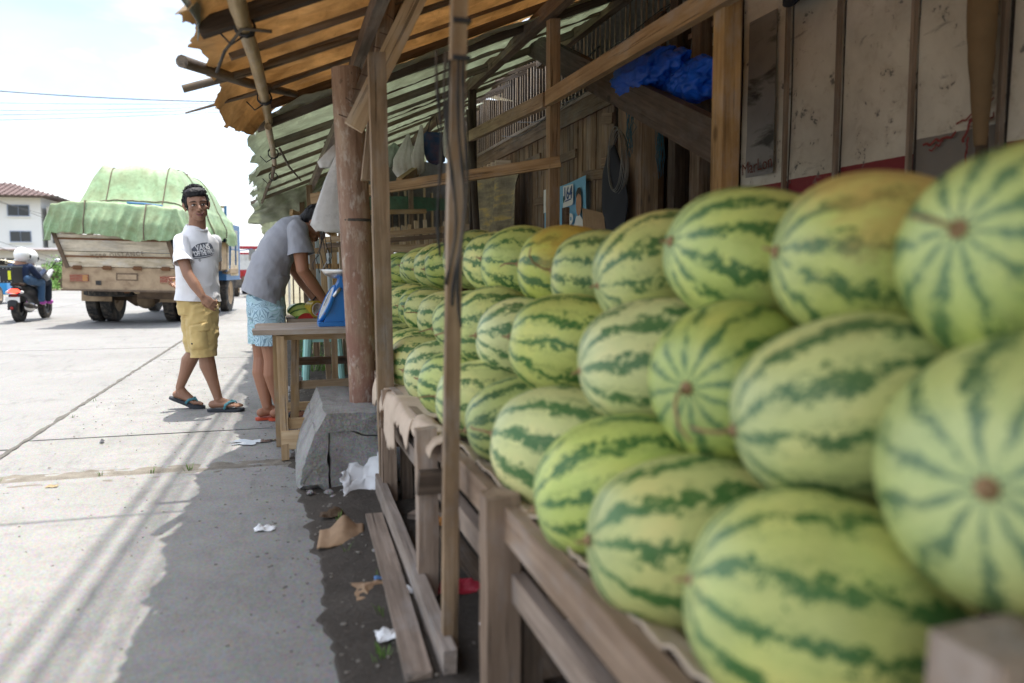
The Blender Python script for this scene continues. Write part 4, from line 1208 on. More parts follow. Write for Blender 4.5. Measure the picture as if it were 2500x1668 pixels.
# trestle tables ------------------------------------------------
TW = MAT['table_wood']
t1 = thing('table', 'small wooden trestle table with a plank top carrying the blue scale', 'table', (.15, 4.6, 0))
for i, (ya, yb) in enumerate(((4.305, 4.475), (4.48, 4.66), (4.665, 4.86))):
    beam('top_board', (-.135+rng.uniform(-.008, .008), (ya+yb)/2, .665), (.60, (ya+yb)/2, .668), yb-ya-.003, .026, MAT['table_top'], t1, secs=6, jit=.02)
for (a, b, w, h) in (((.0, 4.33, .645), (.012, 4.26, 0), .04, .035), ((-.02, 4.42, .645), (-.015, 4.62, 0), .04, .045), ((.47, 4.34, .645), (.50, 4.28, 0), .04, .04), ((.49, 4.80, .645), (.50, 4.86, 0), .04, .04), ((.02, 4.82, .645), (.015, 4.90, 0), .04, .035), ((.085, 4.66, .645), (.07, 4.72, .14), .045, .03)):
    beam('leg', b, a, w, h, TW, t1, up=(0, 1, 0), secs=4)
beam('apron', (-.03, 4.40, .635), (.52, 4.40, .635), .025, .035, TW, t1)
beam('apron', (-.03, 4.80, .635), (.52, 4.80, .635), .025, .035, TW, t1)
beam('stretcher', (-.005, 4.262, .105), (.50, 4.265, .105), .02, .10, MAT['lumber_pale'], t1)
beam('stretcher', (.01, 4.30, .185), (.50, 4.30, .185), .03, .055, TW, t1)
beam('stretcher', (.0, 4.86, .18), (.50, 4.86, .18), .03, .05, TW, t1)
t2 = thing('table', 'second wooden table behind the scale where the bent man cuts fruit', 'table', (.4, 5.7, 0))
for (ya, yb) in ((5.40, 5.62), (5.625, 5.86)):
    beam('top_board', (.045, (ya+yb)/2, .655), (.80, (ya+yb)/2, .655), yb-ya-.003, .024, MAT['table_top'], t2, secs=6, jit=.02)
for (x, y) in ((.09, 5.44), (.62, 5.44), (.10, 5.82), (.74, 5.82), (.36, 5.6)):
    beam('leg', (x+rng.uniform(-.01, .02), y, .0), (x, y, .64), .04, .045, TW, t2, up=(0, 1, 0), secs=4)
beam('stretcher', (.09, 5.46, .22), (.74, 5.46, .23), .03, .055, TW, t2)
beam('stretcher', (.10, 5.82, .34), (.74, 5.82, .34), .03, .055, LO, t2)
beam('brace', (.66, 5.5, .05), (.50, 5.5, .62), .04, .05, TW, t2, up=(0, 1, 0))
# extra trestle legs seen behind the scale
tr = thing('trestle', 'spare splayed wooden trestle standing behind the round trunk post', 'trestle', (.55, 6.2, 0))
for (a, b) in (((.36, 6.2, 0), (.33, 6.2, .64)), ((.60, 6.15, .0), (.46, 6.15, .64)), ((.66, 6.1, 0), (.52, 6.1, .64)), ((.72, 6.3, 0), (.66, 6.3, .64))):
    beam('leg', a, b, .04, .05, TW, tr, up=(0, 1, 0), secs=4)
beam('top_rail', (.30, 6.2, .66), (.75, 6.2, .66), .06, .04, TW, tr)

# blue dial scale ------------------------------------------------
m, nt, b = new_mat('blue_enamel', 0.38, 0.5)
v = tco(nt, seed=False); n = nzn(nt, v, 30, 5, .7); n2 = nzn(nt, v, 8, 6, .7)
c = mixc(nt, n2, (.012, .13, .42), (.02, .20, .56))
c = mixc(nt, ramp(nt, n, [(.66, 0.0), (.70, .8)]), c, (.20, .10, .05)); setc(nt, b, c)
MAT['blue'] = m
scl = thing('weighing_scale', 'blue dial weighing scale with a steel pan on the trestle table', 'scale', (.33, 4.55, .68))
Mxz = Matrix.Translation((0, 4.64, 0)) @ Matrix(((1, 0, 0, 0), (0, 0, -1, 0), (0, 1, 0, 0), (0, 0, 0, 1)))
MB().prism([(.235, .705), (.305, .90), (.318, .92), (.33, .985), (.45, .985), (.45, .705)], Mxz, .17).build('body', MAT['blue'], scl)
MB().prism([(.205, .681), (.205, .70), (.215, .704), (.47, .704), (.48, .681)], Matrix.Translation((0, .02, 0)) @ Mxz, .21).build('base', MAT['blue'], scl)
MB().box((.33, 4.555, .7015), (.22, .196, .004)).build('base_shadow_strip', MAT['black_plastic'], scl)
dn = Vector((-.91, -.08, .42)).normalized()
Md = Matrix.Translation((.262, 4.55, .800)) @ dn.to_track_quat('Z', 'Y').to_matrix().to_4x4()
dial = MB().lathe([(0, -.010), (.09, -.010), (.108, -.005), (.112, .005), (.110, .013), (.102, .016), (.100, .010), (0, .010)], 40, Md).build('dial_housing', MAT['blue'], scl, auto=R(40))
MB().lathe([(0, .0115), (.098, .0115)], 36, Md).build('dial_face', MAT['white_paint'], dial)
mb = MB(); mb.box((0, .03, .0165), (.006, .10, .002)); o = mb.build('needle', MAT['black_plastic'], dial, M=Md)
MB().tube([(.275, 4.46, .83), (.325, 4.455, .89)], .010, 8).build('lever', MAT['steel'], scl, True)
MB().lathe([(.0, .945), (.06, .948), (.095, .965), (.118, .992), (.121, .990), (.097, .961), (.06, .943), (0, .940)], 36, Matrix.Translation((.345, 4.55, 0)), False).build('pan', MAT['steel'], scl, True)
for (dx, dy) in ((-.1, 0), (.05, -.1)):
    MB().tube([(.345+dx*1.1, 4.55+dy, .99), (.345+dx*.7, 4.55+dy*.8, 1.06), (.345+dx*.8, 4.55+dy*.6, 1.10)], .0025, 5).build('hanger', MAT['wire'], scl, True)
MB().tube([(.345, 4.455, 1.0), (.34, 4.452, .93), (.352, 4.45, .88)], .005, 6).build('hanger', MAT['black_plastic'], scl, True)
# tangled black twine hanging above the pan
mb = MB(); rt = random.Random(2)
for k in range(6):
    x0 = .24+.012*k; pts = []
    for i in range(12):
        t = i/11
        pts.append((x0 + .03*math.sin(t*5+k)*t - .01*t + rt.uniform(-.006, .006), 4.9+.01*k+rt.uniform(-.006, .006), 1.28-.30*t+.02*math.sin(t*9+k)))
    mb.tube(pts, .0025, 5)
tag(mb.build('twine', MAT['black_plastic'], None, True), 'tangled black twine hanging above the scale pan', 'twine')

# cut fruit and the tape roll ------------------------------------
MAT['flesh'] = plain('melon_flesh', (.58, .06, .05), .35, var=.2, scale=30)
MAT['rind_white'] = plain('melon_white_rind', (.72, .70, .52), .5, var=.05)
def wedge(nm, loc, ang, mat_rind, lab, r=.105, rotz=0., tilt=0., cut=1.7):
    t = thing(nm, lab, 'watermelon piece', loc)
    M = Matrix.Translation(loc) @ Matrix.Rotation(rotz, 4, 'Z') @ Matrix.Rotation(tilt, 4, 'X')
    def part(ra, rb, name, mat):
        mb = MB(); n = 14
        for j in range(n+1):
            a = -cut/2 + cut*j/n
            for (rr, yy) in ((rb, -.11*(rb/r)**.5), (rb*1.0, 0), (rb, .11*(rb/r)**.5)):
                k = (1 - .45*abs(yy/.12)**2)
                mb.v.append(Vector((math.sin(a)*rr*k, yy, -math.cos(a)*rr*k)))
            for (rr, yy) in ((ra, .10), (ra, 0), (ra, -.10)):
                k = (1 - .45*abs(yy/.12)**2)
                mb.v.append(Vector((math.sin(a)*rr*k, yy, -math.cos(a)*rr*k)))
        for j in range(n):
            for q in range(6):
                a0 = j*6+q; b0 = j*6+(q+1) % 6
                mb.f.append([a0, b0, b0+6, a0+6])
        mb.f.append([0, 1, 2, 3, 4, 5]); e = n*6; mb.f.append([e+5, e+4, e+3, e+2, e+1, e])
        return mb.build(name, mat, t, True, M, auto=R(35))
    part(r*.965, r, 'rind', mat_rind)
    part(r*.88, r*.963, 'white_rind', MAT['rind_white'])
    part(.004, r*.878, 'flesh', MAT['flesh'])
    return t
wedge('watermelon_piece', (.135, 5.52, .672), 0, MEL[3], 'upturned dark green watermelon half on the table beside the tape roll', .10, .3, math.pi+.25, 2.4)
wedge('watermelon_piece', (.31, 5.50, .755), 0, MEL[0], 'red cut watermelon wedge under the bent man\'s hands', .085, -.5, .35, 1.9)
wedge('watermelon_piece', (.345, 5.40, .76), 0, MEL[0], 'second red watermelon wedge touching the blue scale', .075, .5, -.3, 1.9)
tp = thing('tape_roll', 'roll of yellow packing tape standing on the cutting table', 'tape', (.235, 5.48, .667))
Mt = Matrix.Translation((.225, 5.47, .725)) @ Matrix.Rotation(R(-55), 4, 'Z') @ Matrix.Rotation(R(90), 4, 'Y')
MB().lathe([(.045, -.035), (.058, -.035), (.058, .035), (.045, .035)], 36, Mt, True).build('tape', plain('yellow_tape', (.50, .37, .06), .25), tp, auto=R(40))
MB().lathe([(.040, -.037), (.0445, -.037), (.0445, .037), (.040, .037)], 36, Mt, True).build('core', MAT['white_paint'], tp, auto=R(40))

# teal plastic stool ------------------------------------------------
MAT['teal'] = plain('teal_plastic', (.13, .40, .34), .4, dirt=(.25, .3, .25), dirt_amt=.3)
MAT['teal_l'] = plain('pale_teal_plastic', (.33, .60, .54), .4)
st = thing('plastic_stool', 'teal plastic stool under the tables', 'stool', (.34, 7.2, 0))
def rbox(sx, sy, r, z0, z1, M):
    mb = MB(); P = []
    for (cx_, cy_, a0) in ((sx-r, sy-r, 0), (-sx+r, sy-r, 90), (-sx+r, -sy+r, 180), (sx-r, -sy+r, 270)):
        for k in range(5):
            a = R(a0+k*22.5); P.append((cx_+r*math.cos(a), cy_+r*math.sin(a)))
    mb.prism(P, M @ Matrix.Translation((0, 0, z0)), z1-z0); return mb
rbox(.15, .15, .04, .40, .445, Matrix.Translation((.36, 7.2, 0))).build('seat', MAT['teal_l'], st)
for (sx, sy) in ((-1, -1), (1, -1), (1, 1), (-1, 1)):
    MB().tube([(.36+sx*.125, 7.2+sy*.125, .41), (.36+sx*.155, 7.2+sy*.155, .0)], [(.034, .026), (.028, .02)], 8).build('leg', MAT['teal_l'] if sy < 0 else MAT['teal'], st)
for s in (-1, 1):
    MB().box((.36, 7.2+s*.128, .385), (.24, .012, .05)).build('apron', MAT['teal_l'], st)
    MB().box((.36+s*.128, 7.2, .385), (.012, .24, .05)).build('apron', MAT['teal'], st)
sheet_thing('cardboard_box_flap', lambda u, v: (.66+.40*u, .49-.03*math.sin(u*6)-.02*v, .47+(.085+.02*math.sin(u*9))*v+.006*nz((u*5, v*3, 0))), 16, 6, MAT['card_brown'], 'upright brown cardboard flap at the near end of the rack', 'cardboard', .006)

# grit strewn over the pavement
mb = MB(); r5 = random.Random(19)
for i in range(900):
    y = r5.uniform(1.9, 9.5); x = r5.uniform(-1.35, .08)
    if r5.random() < .45: x = edge_x(y) - abs(r5.gauss(0, .12))
    s = r5.uniform(.0012, .0042)
    mb.ell((x, y, s*.4), (s*r5.uniform(.7, 2.0), s, s*.6), nu=5, nv=4)
tag(mb.build('grit', plain('pavement_grit', (.17, .155, .135), .9, var=.6, scale=40), None), 'fine grit and crumbs strewn over the pavement', 'grit', kind='stuff')
# ------------------------------------------------------------------ hung bags, posters, clutter
def bag(nm, prof, lab, mat, pleat=.12, npl=9, M=None, seed=0, cat='bag', nseg=40, parent=None):
    """hanging bag: prof = list of (z, cx, cy, rx, ry); pleated oval rings"""
    mb = MB(); n = nseg
    K = []
    for i in range(len(prof)-1):
        for q in range(4):
            t = q/4; K.append([a*(1-t)+b*t for a, b in zip(prof[i], prof[i+1])])
    K.append(list(prof[-1]))
    for (z, cx_, cy_, rx, ry) in K:
        for k in range(n):
            a = 2*math.pi*k/n
            f = 1 + pleat*math.sin(npl*a+seed+z*3)*.6 + pleat*nz((math.cos(a)*2, math.sin(a)*2, z*5), 1, seed)
            mb.v.append(Vector((cx_+rx*f*math.cos(a), cy_+ry*f*math.sin(a), z+.015*nz((a*2, z*4, 1), 1, seed))))
    for i in range(len(K)-1):
        for k in range(n):
            mb.f.append([i*n+k, (i+1)*n+k, (i+1)*n+(k+1) % n, i*n+(k+1) % n])
    mb.f.append([k for k in range(n)]); e = (len(K)-1)*n; mb.f.append([e+k for k in range(n)][::-1])
    o = mb.build(nm, mat, parent, True)
    if parent is None: tag(o, lab, cat)
    return o
bag('plastic_bag', [(1.66, .325, 4.22, .012, .012), (1.58, .318, 4.22, .02, .02), (1.45, .295, 4.22, .055, .03), (1.30, .272, 4.22, .085, .04), (1.22, .262, 4.22, .098, .05), (1.185, .275, 4.22, .085, .045)], 'bundle of white plastic bags hanging beside the round trunk post', MAT['white_plastic'], .05, 14, seed=1)
bag('plastic_bag', [(1.63, .30, 4.3, .01, .01), (1.585, .285, 4.3, .045, .03), (1.55, .26, 4.3, .05, .03), (1.52, .255, 4.3, .03, .02)], 'small loose white bag tied above the bag bundle', MAT['white_plastic'], .25, 5, seed=3)
MAT['bag_film'] = tarp_mat('translucent_bag_film', (.88, .88, .85), (.82, .82, .78), .5, .25, dirt=(.6, .58, .53))
bag('plastic_bag', [(2.02, .985, 6.2, .01, .01), (1.93, .97, 6.2, .04, .03), (1.82, .945, 6.2, .075, .05), (1.74, .95, 6.2, .085, .06), (1.67, .965, 6.2, .05, .04), (1.66, .965, 6.2, .02, .02)], 'translucent white bag hanging left of its twin under the roof', MAT['bag_film'], .22, 9, seed=5)
bag('plastic_bag', [(2.07, 1.07, 6.1, .01, .01), (1.95, 1.055, 6.1, .03, .03), (1.84, 1.04, 6.1, .05, .04), (1.74, 1.045, 6.1, .045, .04), (1.71, 1.045, 6.1, .015, .015)], 'narrower translucent white bag hanging right of its twin under the roof', MAT['bag_film'], .12, 7, seed=7)
bag('plastic_bag', [(2.2, 1.27, 6.0, .01, .01), (2.1, 1.26, 6.0, .03, .03), (1.95, 1.25, 6.0, .04, .035), (1.84, 1.25, 6.0, .03, .03), (1.82, 1.25, 6.0, .01, .01)], 'long white bag hanging just left of the thin post', MAT['bag_film'], .1, 6, seed=9)
bag('plastic_bag', [(1.96, .89, 6.3, .01, .01), (1.93, .88, 6.3, .05, .03), (1.87, .86, 6.3, .055, .04), (1.80, .85, 6.3, .03, .03), (1.78, .85, 6.3, .01, .01)], 'small pale green bag hanging beside the twin white bags', tarp_mat('pale_green_film', (.5, .6, .52), (.5, .6, .5), .4, .35), .2, 6, seed=11)
MAT['navy_bag'] = plain('navy_print_fabric', (.012, .045, .13), .6, var=.4, scale=18, dirt=(.25, .10, .08), dirt_amt=.5, dirt_scale=9)
bag('cloth_bag', [(2.03, 1.17, 6.15, .07, .03), (1.99, 1.17, 6.15, .085, .04), (1.90, 1.175, 6.15, .09, .05), (1.82, 1.19, 6.15, .07, .05), (1.80, 1.19, 6.15, .03, .03)], 'dark blue cloth bag hanging between the white bags', MAT['navy_bag'], .06, 5, seed=13)
MB().tube([(1.12, 6.15, 2.02), (1.15, 6.15, 2.13), (1.19, 6.15, 2.17), (1.20, 6.15, 2.1), (1.22, 6.15, 2.02)], .004, 5).build('handle', MAT['black_plastic'], bpy.data.objects['cloth_bag'])
# blue bag on the diagonal brace
m = MAT['blue_film'] = tarp_mat('bright_blue_film', (.012, .12, .68), (.015, .14, .75), .4, .22, dirt=(.01, .06, .38))
def bluebag(c, r_, seed, lab):
    mb = MB(); mb.ell((0, 0, 0), r_, Euler((R(8), 0, 0)).to_matrix(), nu=96, nv=64)
    for i, v_ in enumerate(mb.v):
        d = Vector(v_)
        k = 1 + .30*nz(d, 5, seed) + .34*(.30-abs(nz(d, 11, seed))) + .22*(.30-abs(nz(d, 24, seed+2))) + .06*nz(d, 60, seed)
        mb.v[i] = Vector(c) + Vector((d.x*k, d.y*k, d.z*k - .12*(d.y)*(1 if d.y < 0 else -.2)))
    o = mb.build('plastic_bag', m, None, True); tag(o, lab, 'bag'); return o
bluebag((1.85, 3.88, 1.99), (.09, .42, .10), 3, 'bright blue plastic bag stuffed on the dark diagonal brace')
bluebag((1.88, 3.42, 1.87), (.09, .24, .09), 9, 'open mouth of a bright blue plastic bag right of the other on the brace')
# dark strips of plastic twine on the thin post
mb = MB(); rt = random.Random(6)
for k in range(3):
    pts = [(.405+.008*k-.02*math.sin(i*.5+k)*(i/14) - .012*(k == 0) , 1.86-.01*k, 1.48 - (.52+.05*k)*i/14) for i in range(15)]
    mb.tube(pts, [(.005-.002*abs(math.sin(i*.9+k)), .0015) for i in range(15)], 6, up=(1, 0, 0))
tag(mb.build('plastic_twine', MAT['black_rubber'], None, True), 'black plastic strips dangling from the thin post', 'twine')
mb = MB()
for k in range(2):
    pts = [(.425-.02*k - .006*math.sin(i*.6+k), 2.05, 1.55 - (.52)*i/14) for i in range(15)]
    mb.tube(pts, [(.006-.003*abs(math.sin(i*.7+k)), .0015) for i in range(15)], 6, up=(1, 0, 0))
tag(mb.build('plastic_twine', MAT['black_rubber'], None, True), 'pair of dark plastic strips hanging left of the thin post', 'twine')
for z in (1.575, 1.49):
    tag(MB().box((.427 if z > 1.5 else .425, 1.89, z), (.042, .042, .010)).build('tie_band', MAT['black_plastic'], None), 'upper black tie band round the thin post' if z > 1.5 else 'lower black tie band round the thin post', 'tie')
tag(MB().tube([(.60, 3.5, 2.14), (.52, 5.0, 1.86), (.50, 6.9, 1.72)], .003, 5).build('rope', MAT['wire'], None), 'taut grey cord slanting down under the roof beside the bags', 'cord')

# posters ---------------------------------------------------------
MAT['poster_blue'] = plain('poster_blue', (.16, .42, .66), .5, var=.1, scale=5)
MAT['poster_dark'] = plain('poster_dark_blue', (.02, .07, .24), .5)
MAT['poster_white'] = plain('poster_white', (.74, .76, .78), .5, var=.03)
MAT['poster_skin'] = plain('poster_tan', (.45, .24, .15), .6)
MAT['poster_hair'] = plain('poster_black', (.02, .02, .02), .6)
MAT['poster_yellow'] = plain('poster_yellow', (.65, .45, .05), .6)
MAT['poster_red'] = plain('poster_red', (.45, .03, .04), .6)
def flat(poly, y0, z0, x, mat, parent, nm):
    V = [(x, y0-p[0], z0+p[1]) for p in poly]
    return mesh_obj(nm, V, [list(range(len(V)))], mat, parent)
def oval(cx_, cy_, rx, ry, n=20): return [(cx_+rx*math.cos(2*math.pi*k/n), cy_+ry*math.sin(2*math.pi*k/n)) for k in range(n)]
po = thing('poster', 'light blue election poster numbered 164 right of the square post', 'poster', (2.36, 6.3, 1.5))
MB().grid(lambda u, v: (2.362-.008*math.sin(u*5+v*3), 6.66-.69*u, 1.18+(.52+.03*u)*v), 10, 10).build('sheet', MAT['poster_blue'], po, True)
flat([(.18, .33), (.40, .34), (.42, .36), (.42, .51), (.18, .51)], 6.66, 1.18, 2.349, MAT['poster_white'], po, 'number_panel')
place_text('164', .14, MW(2.346, 6.36, 1.62), MAT['poster_dark'], po, 'number', bold=.004)
flat([(.24, .375), (.38, .385), (.38, .395), (.24, .385)], 6.66, 1.18, 2.346, MAT['poster_dark'], po, 'small_print')
flat(oval(.205, .40, .018, .03), 6.66, 1.18, 2.346, plain('poster_green', (.03, .08, .03), .6), po, 'emblem')
place_text('AP', .20, MW(2.349, 6.36, 1.37), MAT['poster_white'], po, 'letters', bold=.006)
flat([(.17, .28), (.26, .27), (.30, .31), (.24, .33)], 6.66, 1.18, 2.347, MAT['poster_yellow'], po, 'flag_mark')
flat([(.17, .20), (.21, .21), (.19, .30)], 6.66, 1.18, 2.3465, MAT['poster_red'], po, 'flag_mark')
flat([(.44, .0), (.45, .17), (.50, .24), (.58, .245), (.65, .20), (.67, .0)], 6.66, 1.18, 2.348, MAT['poster_white'], po, 'portrait_shirt')
flat(oval(.555, .34, .062, .10), 6.66, 1.18, 2.3465, MAT['poster_skin'], po, 'portrait_face')
flat([(.49, .38), (.495, .43), (.53, .465), (.585, .465), (.615, .42), (.618, .37), (.605, .40), (.55, .42), (.51, .40)], 6.66, 1.18, 2.3455, MAT['poster_hair'], po, 'portrait_hair')
po2 = thing('poster', 'narrow strip of a blue and white poster left of the square post', 'poster', (2.36, 6.9, 1.5))
MB().grid(lambda u, v: (2.365-.004*math.sin(u*4), 7.02-.30*u, 1.18+.53*v), 4, 8).build('sheet', MAT['poster_blue'], po2, True)
flat([(.0, .32), (.29, .33), (.29, .53), (.0, .53)], 7.02, 1.18, 2.355, MAT['poster_white'], po2, 'number_panel')
place_text('1', .14, MW(2.352, 6.80, 1.64), MAT['poster_dark'], po2, 'number', bold=.004)
flat(oval(.09, .40, .02, .045), 7.02, 1.18, 2.352, MAT['poster_hair'], po2, 'emblem')
place_text('A', .20, MW(2.353, 6.86, 1.36), MAT['poster_white'], po2, 'letters', bold=.006)
flat([(.08, .29), (.16, .31), (.12, .36)], 7.02, 1.18, 2.352, MAT['poster_yellow'], po2, 'flag_mark')
tag(MB().grid(lambda u, v: (2.33-.02*v, 5.93-.45*u, 1.05+(.42-.12*u)*v+.05*u*v), 4, 4).build('cardboard_sheet', MAT['card_brown'], None), 'brown board leaning against the wall below the numbered poster', 'board')
tag(MB().box((1.665, 4.545, 1.18), (.02, .075, .36)).build('board', LO, None), 'dark upright board leaning right behind the square inner post', 'board')

# wire coil, black jacket, nets, meter
co = MB()
for k in range(9):
    rr = (.115+.004*k, .215+.006*math.sin(k*2))
    co.tube([(2.25+.006*k, 5.175+rr[0]*math.sin(a)+.01*math.sin(k), 1.755-.01*k*.6+rr[1]*math.cos(a)) for a in [2*math.pi*q/28 for q in range(29)]], .0022, 5)
tag(co.build('wire_coil', MAT['wire'], None, True), 'coil of thin wire hanging from a hook on the plank wall', 'wire')
def jacket(u, v):
    a = u*2*math.pi
    z = 1.86 - .62*v
    w = .05 + .17*math.sin(min(1, v*1.3)*math.pi*.62) - .10*max(0, v-.75)*2
    return (2.29 + .02*math.sin(a) + .01*nz((u*6, v*5, 0)), 5.32 - .10*v + w*math.cos(a)*(1+.1*nz((u*5, v*5, 1))), z)
tag(MB().grid(jacket, 30, 20).build('black_jacket', MAT['dark_cloth'], None, True), 'black jacket hung under the wire coil on the plank wall', 'jacket')
MAT['net'] = plain('blue_net_cord', (.03, .12, .18), .7)
mb = MB(); rt = random.Random(8)
for (y0, zt, zb, n) in ((5.02, 2.12, 1.75, 14), (4.58, 2.06, 1.60, 18), (4.78, 2.08, 1.95, 10)):
    for k in range(n):
        yy = y0 + rt.uniform(-.05, .05)
        mb.tube([(2.30+rt.uniform(-.02, .02), yy + .01*math.sin(i+k), zt-(zt-zb)*rt.uniform(.8, 1.1)*i/5) for i in range(6)], .002, 4)
tag(mb.build('fishing_net', MAT['net'], None, True), 'blue net cords hanging from the plank wall under the dark brace', 'net')
me_ = thing('electric_meter', 'small grey electric meter box high on the slatted wall', 'meter', (2.36, 4.45, 2.5))
MB().box((2.36, 4.45, 2.53), (.07, .15, .22)).build('housing', plain('meter_grey', (.22, .23, .23), .5), me_)
MB().box((2.322, 4.45, 2.60), (.006, .10, .05)).build('display', MAT['black_plastic'], me_)
MB().lathe([(0, 0), (.03, 0), (.03, .008), (0, .008)], 20, Matrix.Translation((2.325, 4.46, 2.50)) @ Matrix.Rotation(R(-90), 4, 'Y')).build('knob', MAT['black_plastic'], me_)
mb = MB()
for k in range(6):
    mb.tube([(2.33, 4.4+.02*k - .1*i/8*math.sin(k+1) , 2.45 - .04*i + .05*math.sin(i*.9+k)) for i in range(9)], .004, 5)
for k in range(3):
    mb.tube([(2.34, 4.3+.62*i/2*1.2, 2.44+.14*math.sin(i*.55+k)+.03*k) for i in range(12)], .004, 5)
tag(mb.build('power_cable', MAT['black_plastic'], None, True), 'loose black power cables sagging along the slatted wall', 'cable')
tag(MB().tube([(2.39, 10-.35*i, 2.63+.06*math.sin(i*.6)) for i in range(13)], .007, 6).build('power_cable', MAT['black_plastic'], None, True), 'single dark cable strung along the far slats', 'cable')
bk = MB(); bk.ell((2.24, 3.98, 1.83), (.06, .10, .13), nu=16, nv=12)
for i, v_ in enumerate(bk.v): bk.v[i] = v_ + (v_-Vector((2.24, 3.98, 1.83)))*.2*nz(v_, 12, 2)
tag(bk.build('black_bag', MAT['black_plastic'], None, True), 'small black bag hung beside the square post near the panel wall', 'bag')

# woven sack curtain ------------------------------------------------
m, nt, b = new_mat('woven_sack', .8, .2)
v = tco(nt, 'Object', (1, 1, 7), seed=False); n = nzn(nt, v, 2.5, 5, .6)
vv = tco(nt, 'Object', seed=False); n2 = nzn(nt, vv, 7, 7, .7)
c = ramp(nt, n, [(.40, (.20, .175, .14)), (.55, (.30, .26, .18)), (.64, (.46, .35, .14))])
c = mixc(nt, ramp(nt, n2, [(.45, 0.0), (.7, .6)]), c, (.08, .07, .055)); setc(nt, b, c)
MAT['sack'] = m
def sackf(u, v):
    y = 9.7 - 2.2*u
    return (2.28 + .05*math.sin(u*16+v*2)*(1-.4*v) + .03*nz((u*6, v*4, 0)), y + .25*v*max(0, u-.75)*2, 2.03 - .10*u*0 - .85*v + .03*math.sin(u*8))
tag(MB().grid(sackf, 60, 20).build('sack_curtain', MAT['sack'], None, True), 'woven sack curtain hanging before the far end of the plank wall', 'curtain')
lt = thing('sunlit_slat_ends', 'row of stick ends above the sack curtain, pale to stand for sunlit slats', 'rack', (2.33, 8.9, 2.05))  # pale wood stands in for slat ends sunlit from behind
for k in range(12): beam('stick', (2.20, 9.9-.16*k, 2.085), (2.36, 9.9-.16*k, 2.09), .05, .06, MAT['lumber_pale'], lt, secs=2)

# stools and crates stacked at the back ------------------------------------
def stool(loc, rotz, lab, up=True, s=1.0):
    t = thing('wooden_stool', lab, 'stool', loc, 'wooden stools stacked at the back of the stall', rotz)
    W = wm(t)
    def bb(nm, a, b, w, h, u=(0, 1, 0)):
        o = beam(nm, (0, 0, 0), (1, 0, 0), w, h, MAT['lumber_pale'], None, up=(0, 0, 1), secs=2)
        bpy.data.objects.remove(o)
        f = lambda p: W @ Vector((p[0]*s, p[1]*s, (p[2] if up else .62-p[2])*s))
        beam(nm, f(a), f(b), w, h, MAT['lumber_pale'], t, up=u, secs=2)
    bb('seat', (-.18, 0, .61), (.18, 0, .61), .26, .025, (0, 0, 1))
    for (x, y) in ((-1, -1), (1, -1), (1, 1), (-1, 1)): bb('leg', (x*.20, y*.12, 0), (x*.15, y*.10, .60), .035, .03)
    bb('stretcher', (-.19, -.12, .2), (.19, -.12, .2), .02, .03, (0, 0, 1)); bb('stretcher', (-.19, .12, .25), (.19, .12, .25), .02, .03, (0, 0, 1))
    return t
stool((1.15, 8.4, .95), .2, 'upturned wooden stool on top of the pile behind the square post', False, .8)
stool((1.42, 8.8, .95), -.3, 'second upturned stool on the pile, right of the first', False, .8)
stool((1.05, 8.9, .0), .5, 'wooden stool standing left under the pile of stools', True, 1.1)
stool((.62, 9.2, .0), .1, 'wooden stool standing beyond the scale pan', True, 1.2)
stool((1.3, 7.6, .35), .4, 'tilted pale wooden stool beside the far watermelons', True, 1.0)
stool((1.02, 7.5, .93), .1, 'small pale stool lying on its side above the far melons', False, .62)
stool((1.28, 7.35, .93), -.5, 'pale stool leg-up right behind the twin bags', False, .62)
stool((.92, 7.9, .93), .7, 'leftmost pale upturned stool of the pile seen past the square post', False, .75)
stool((1.55, 8.1, .95), .3, 'rightmost upturned stool on the pile by the dark post', False, .85)
cb = thing('crate', 'pale slatted crate behind the far end of the watermelon stack', 'crate', (1.25, 7.6, .8))
for k in range(4): beam('slat', (.93, 7.3, .92+.085*k), (1.42, 7.25, .93+.085*k), .02, .07, MAT['lumber_pale'], cb, secs=2)
for x in (.95, 1.4): beam('upright', (x, 7.30, .85), (x, 7.30, 1.25), .04, .03, MAT['lumber_pale'], cb, up=(0, 1, 0), secs=2)
cb2 = thing('slatted_frame', 'pale slatted frame leaning behind the farthest watermelons', 'frame', (.95, 6.2, .9))
for k in range(4): beam('slat', (.86+.05*k, 6.15, .80), (1.02+.05*k, 6.25, 1.12), .03, .02, MAT['lumber_pale'], cb2, up=(0, 1, 0), secs=2)
beam('rail', (1.0, 6.23, 1.12), (1.24, 6.20, 1.06), .03, .04, MAT['lumber_pale'], cb2, secs=2)
beam('rail', (.85, 6.12, .80), (1.08, 6.12, .78), .03, .04, MAT['lumber_pale'], cb2, secs=2)
sh = thing('storage_bench', 'long bench of planks carrying the pile of stools', 'bench', (1.3, 8.6, 0))
for k in range(4): beam('top_board', (.9, 8.3+.17*k, .92), (2.0, 8.28+.17*k, .92), .16, .025, MAT['lumber_pale'], sh, secs=3)
for (x, y) in ((.95, 8.3), (1.95, 8.3), (.95, 8.8), (1.95, 8.8)): beam('leg', (x, y, 0), (x, y, .9), .05, .05, LU, sh, up=(0, 1, 0), secs=2)

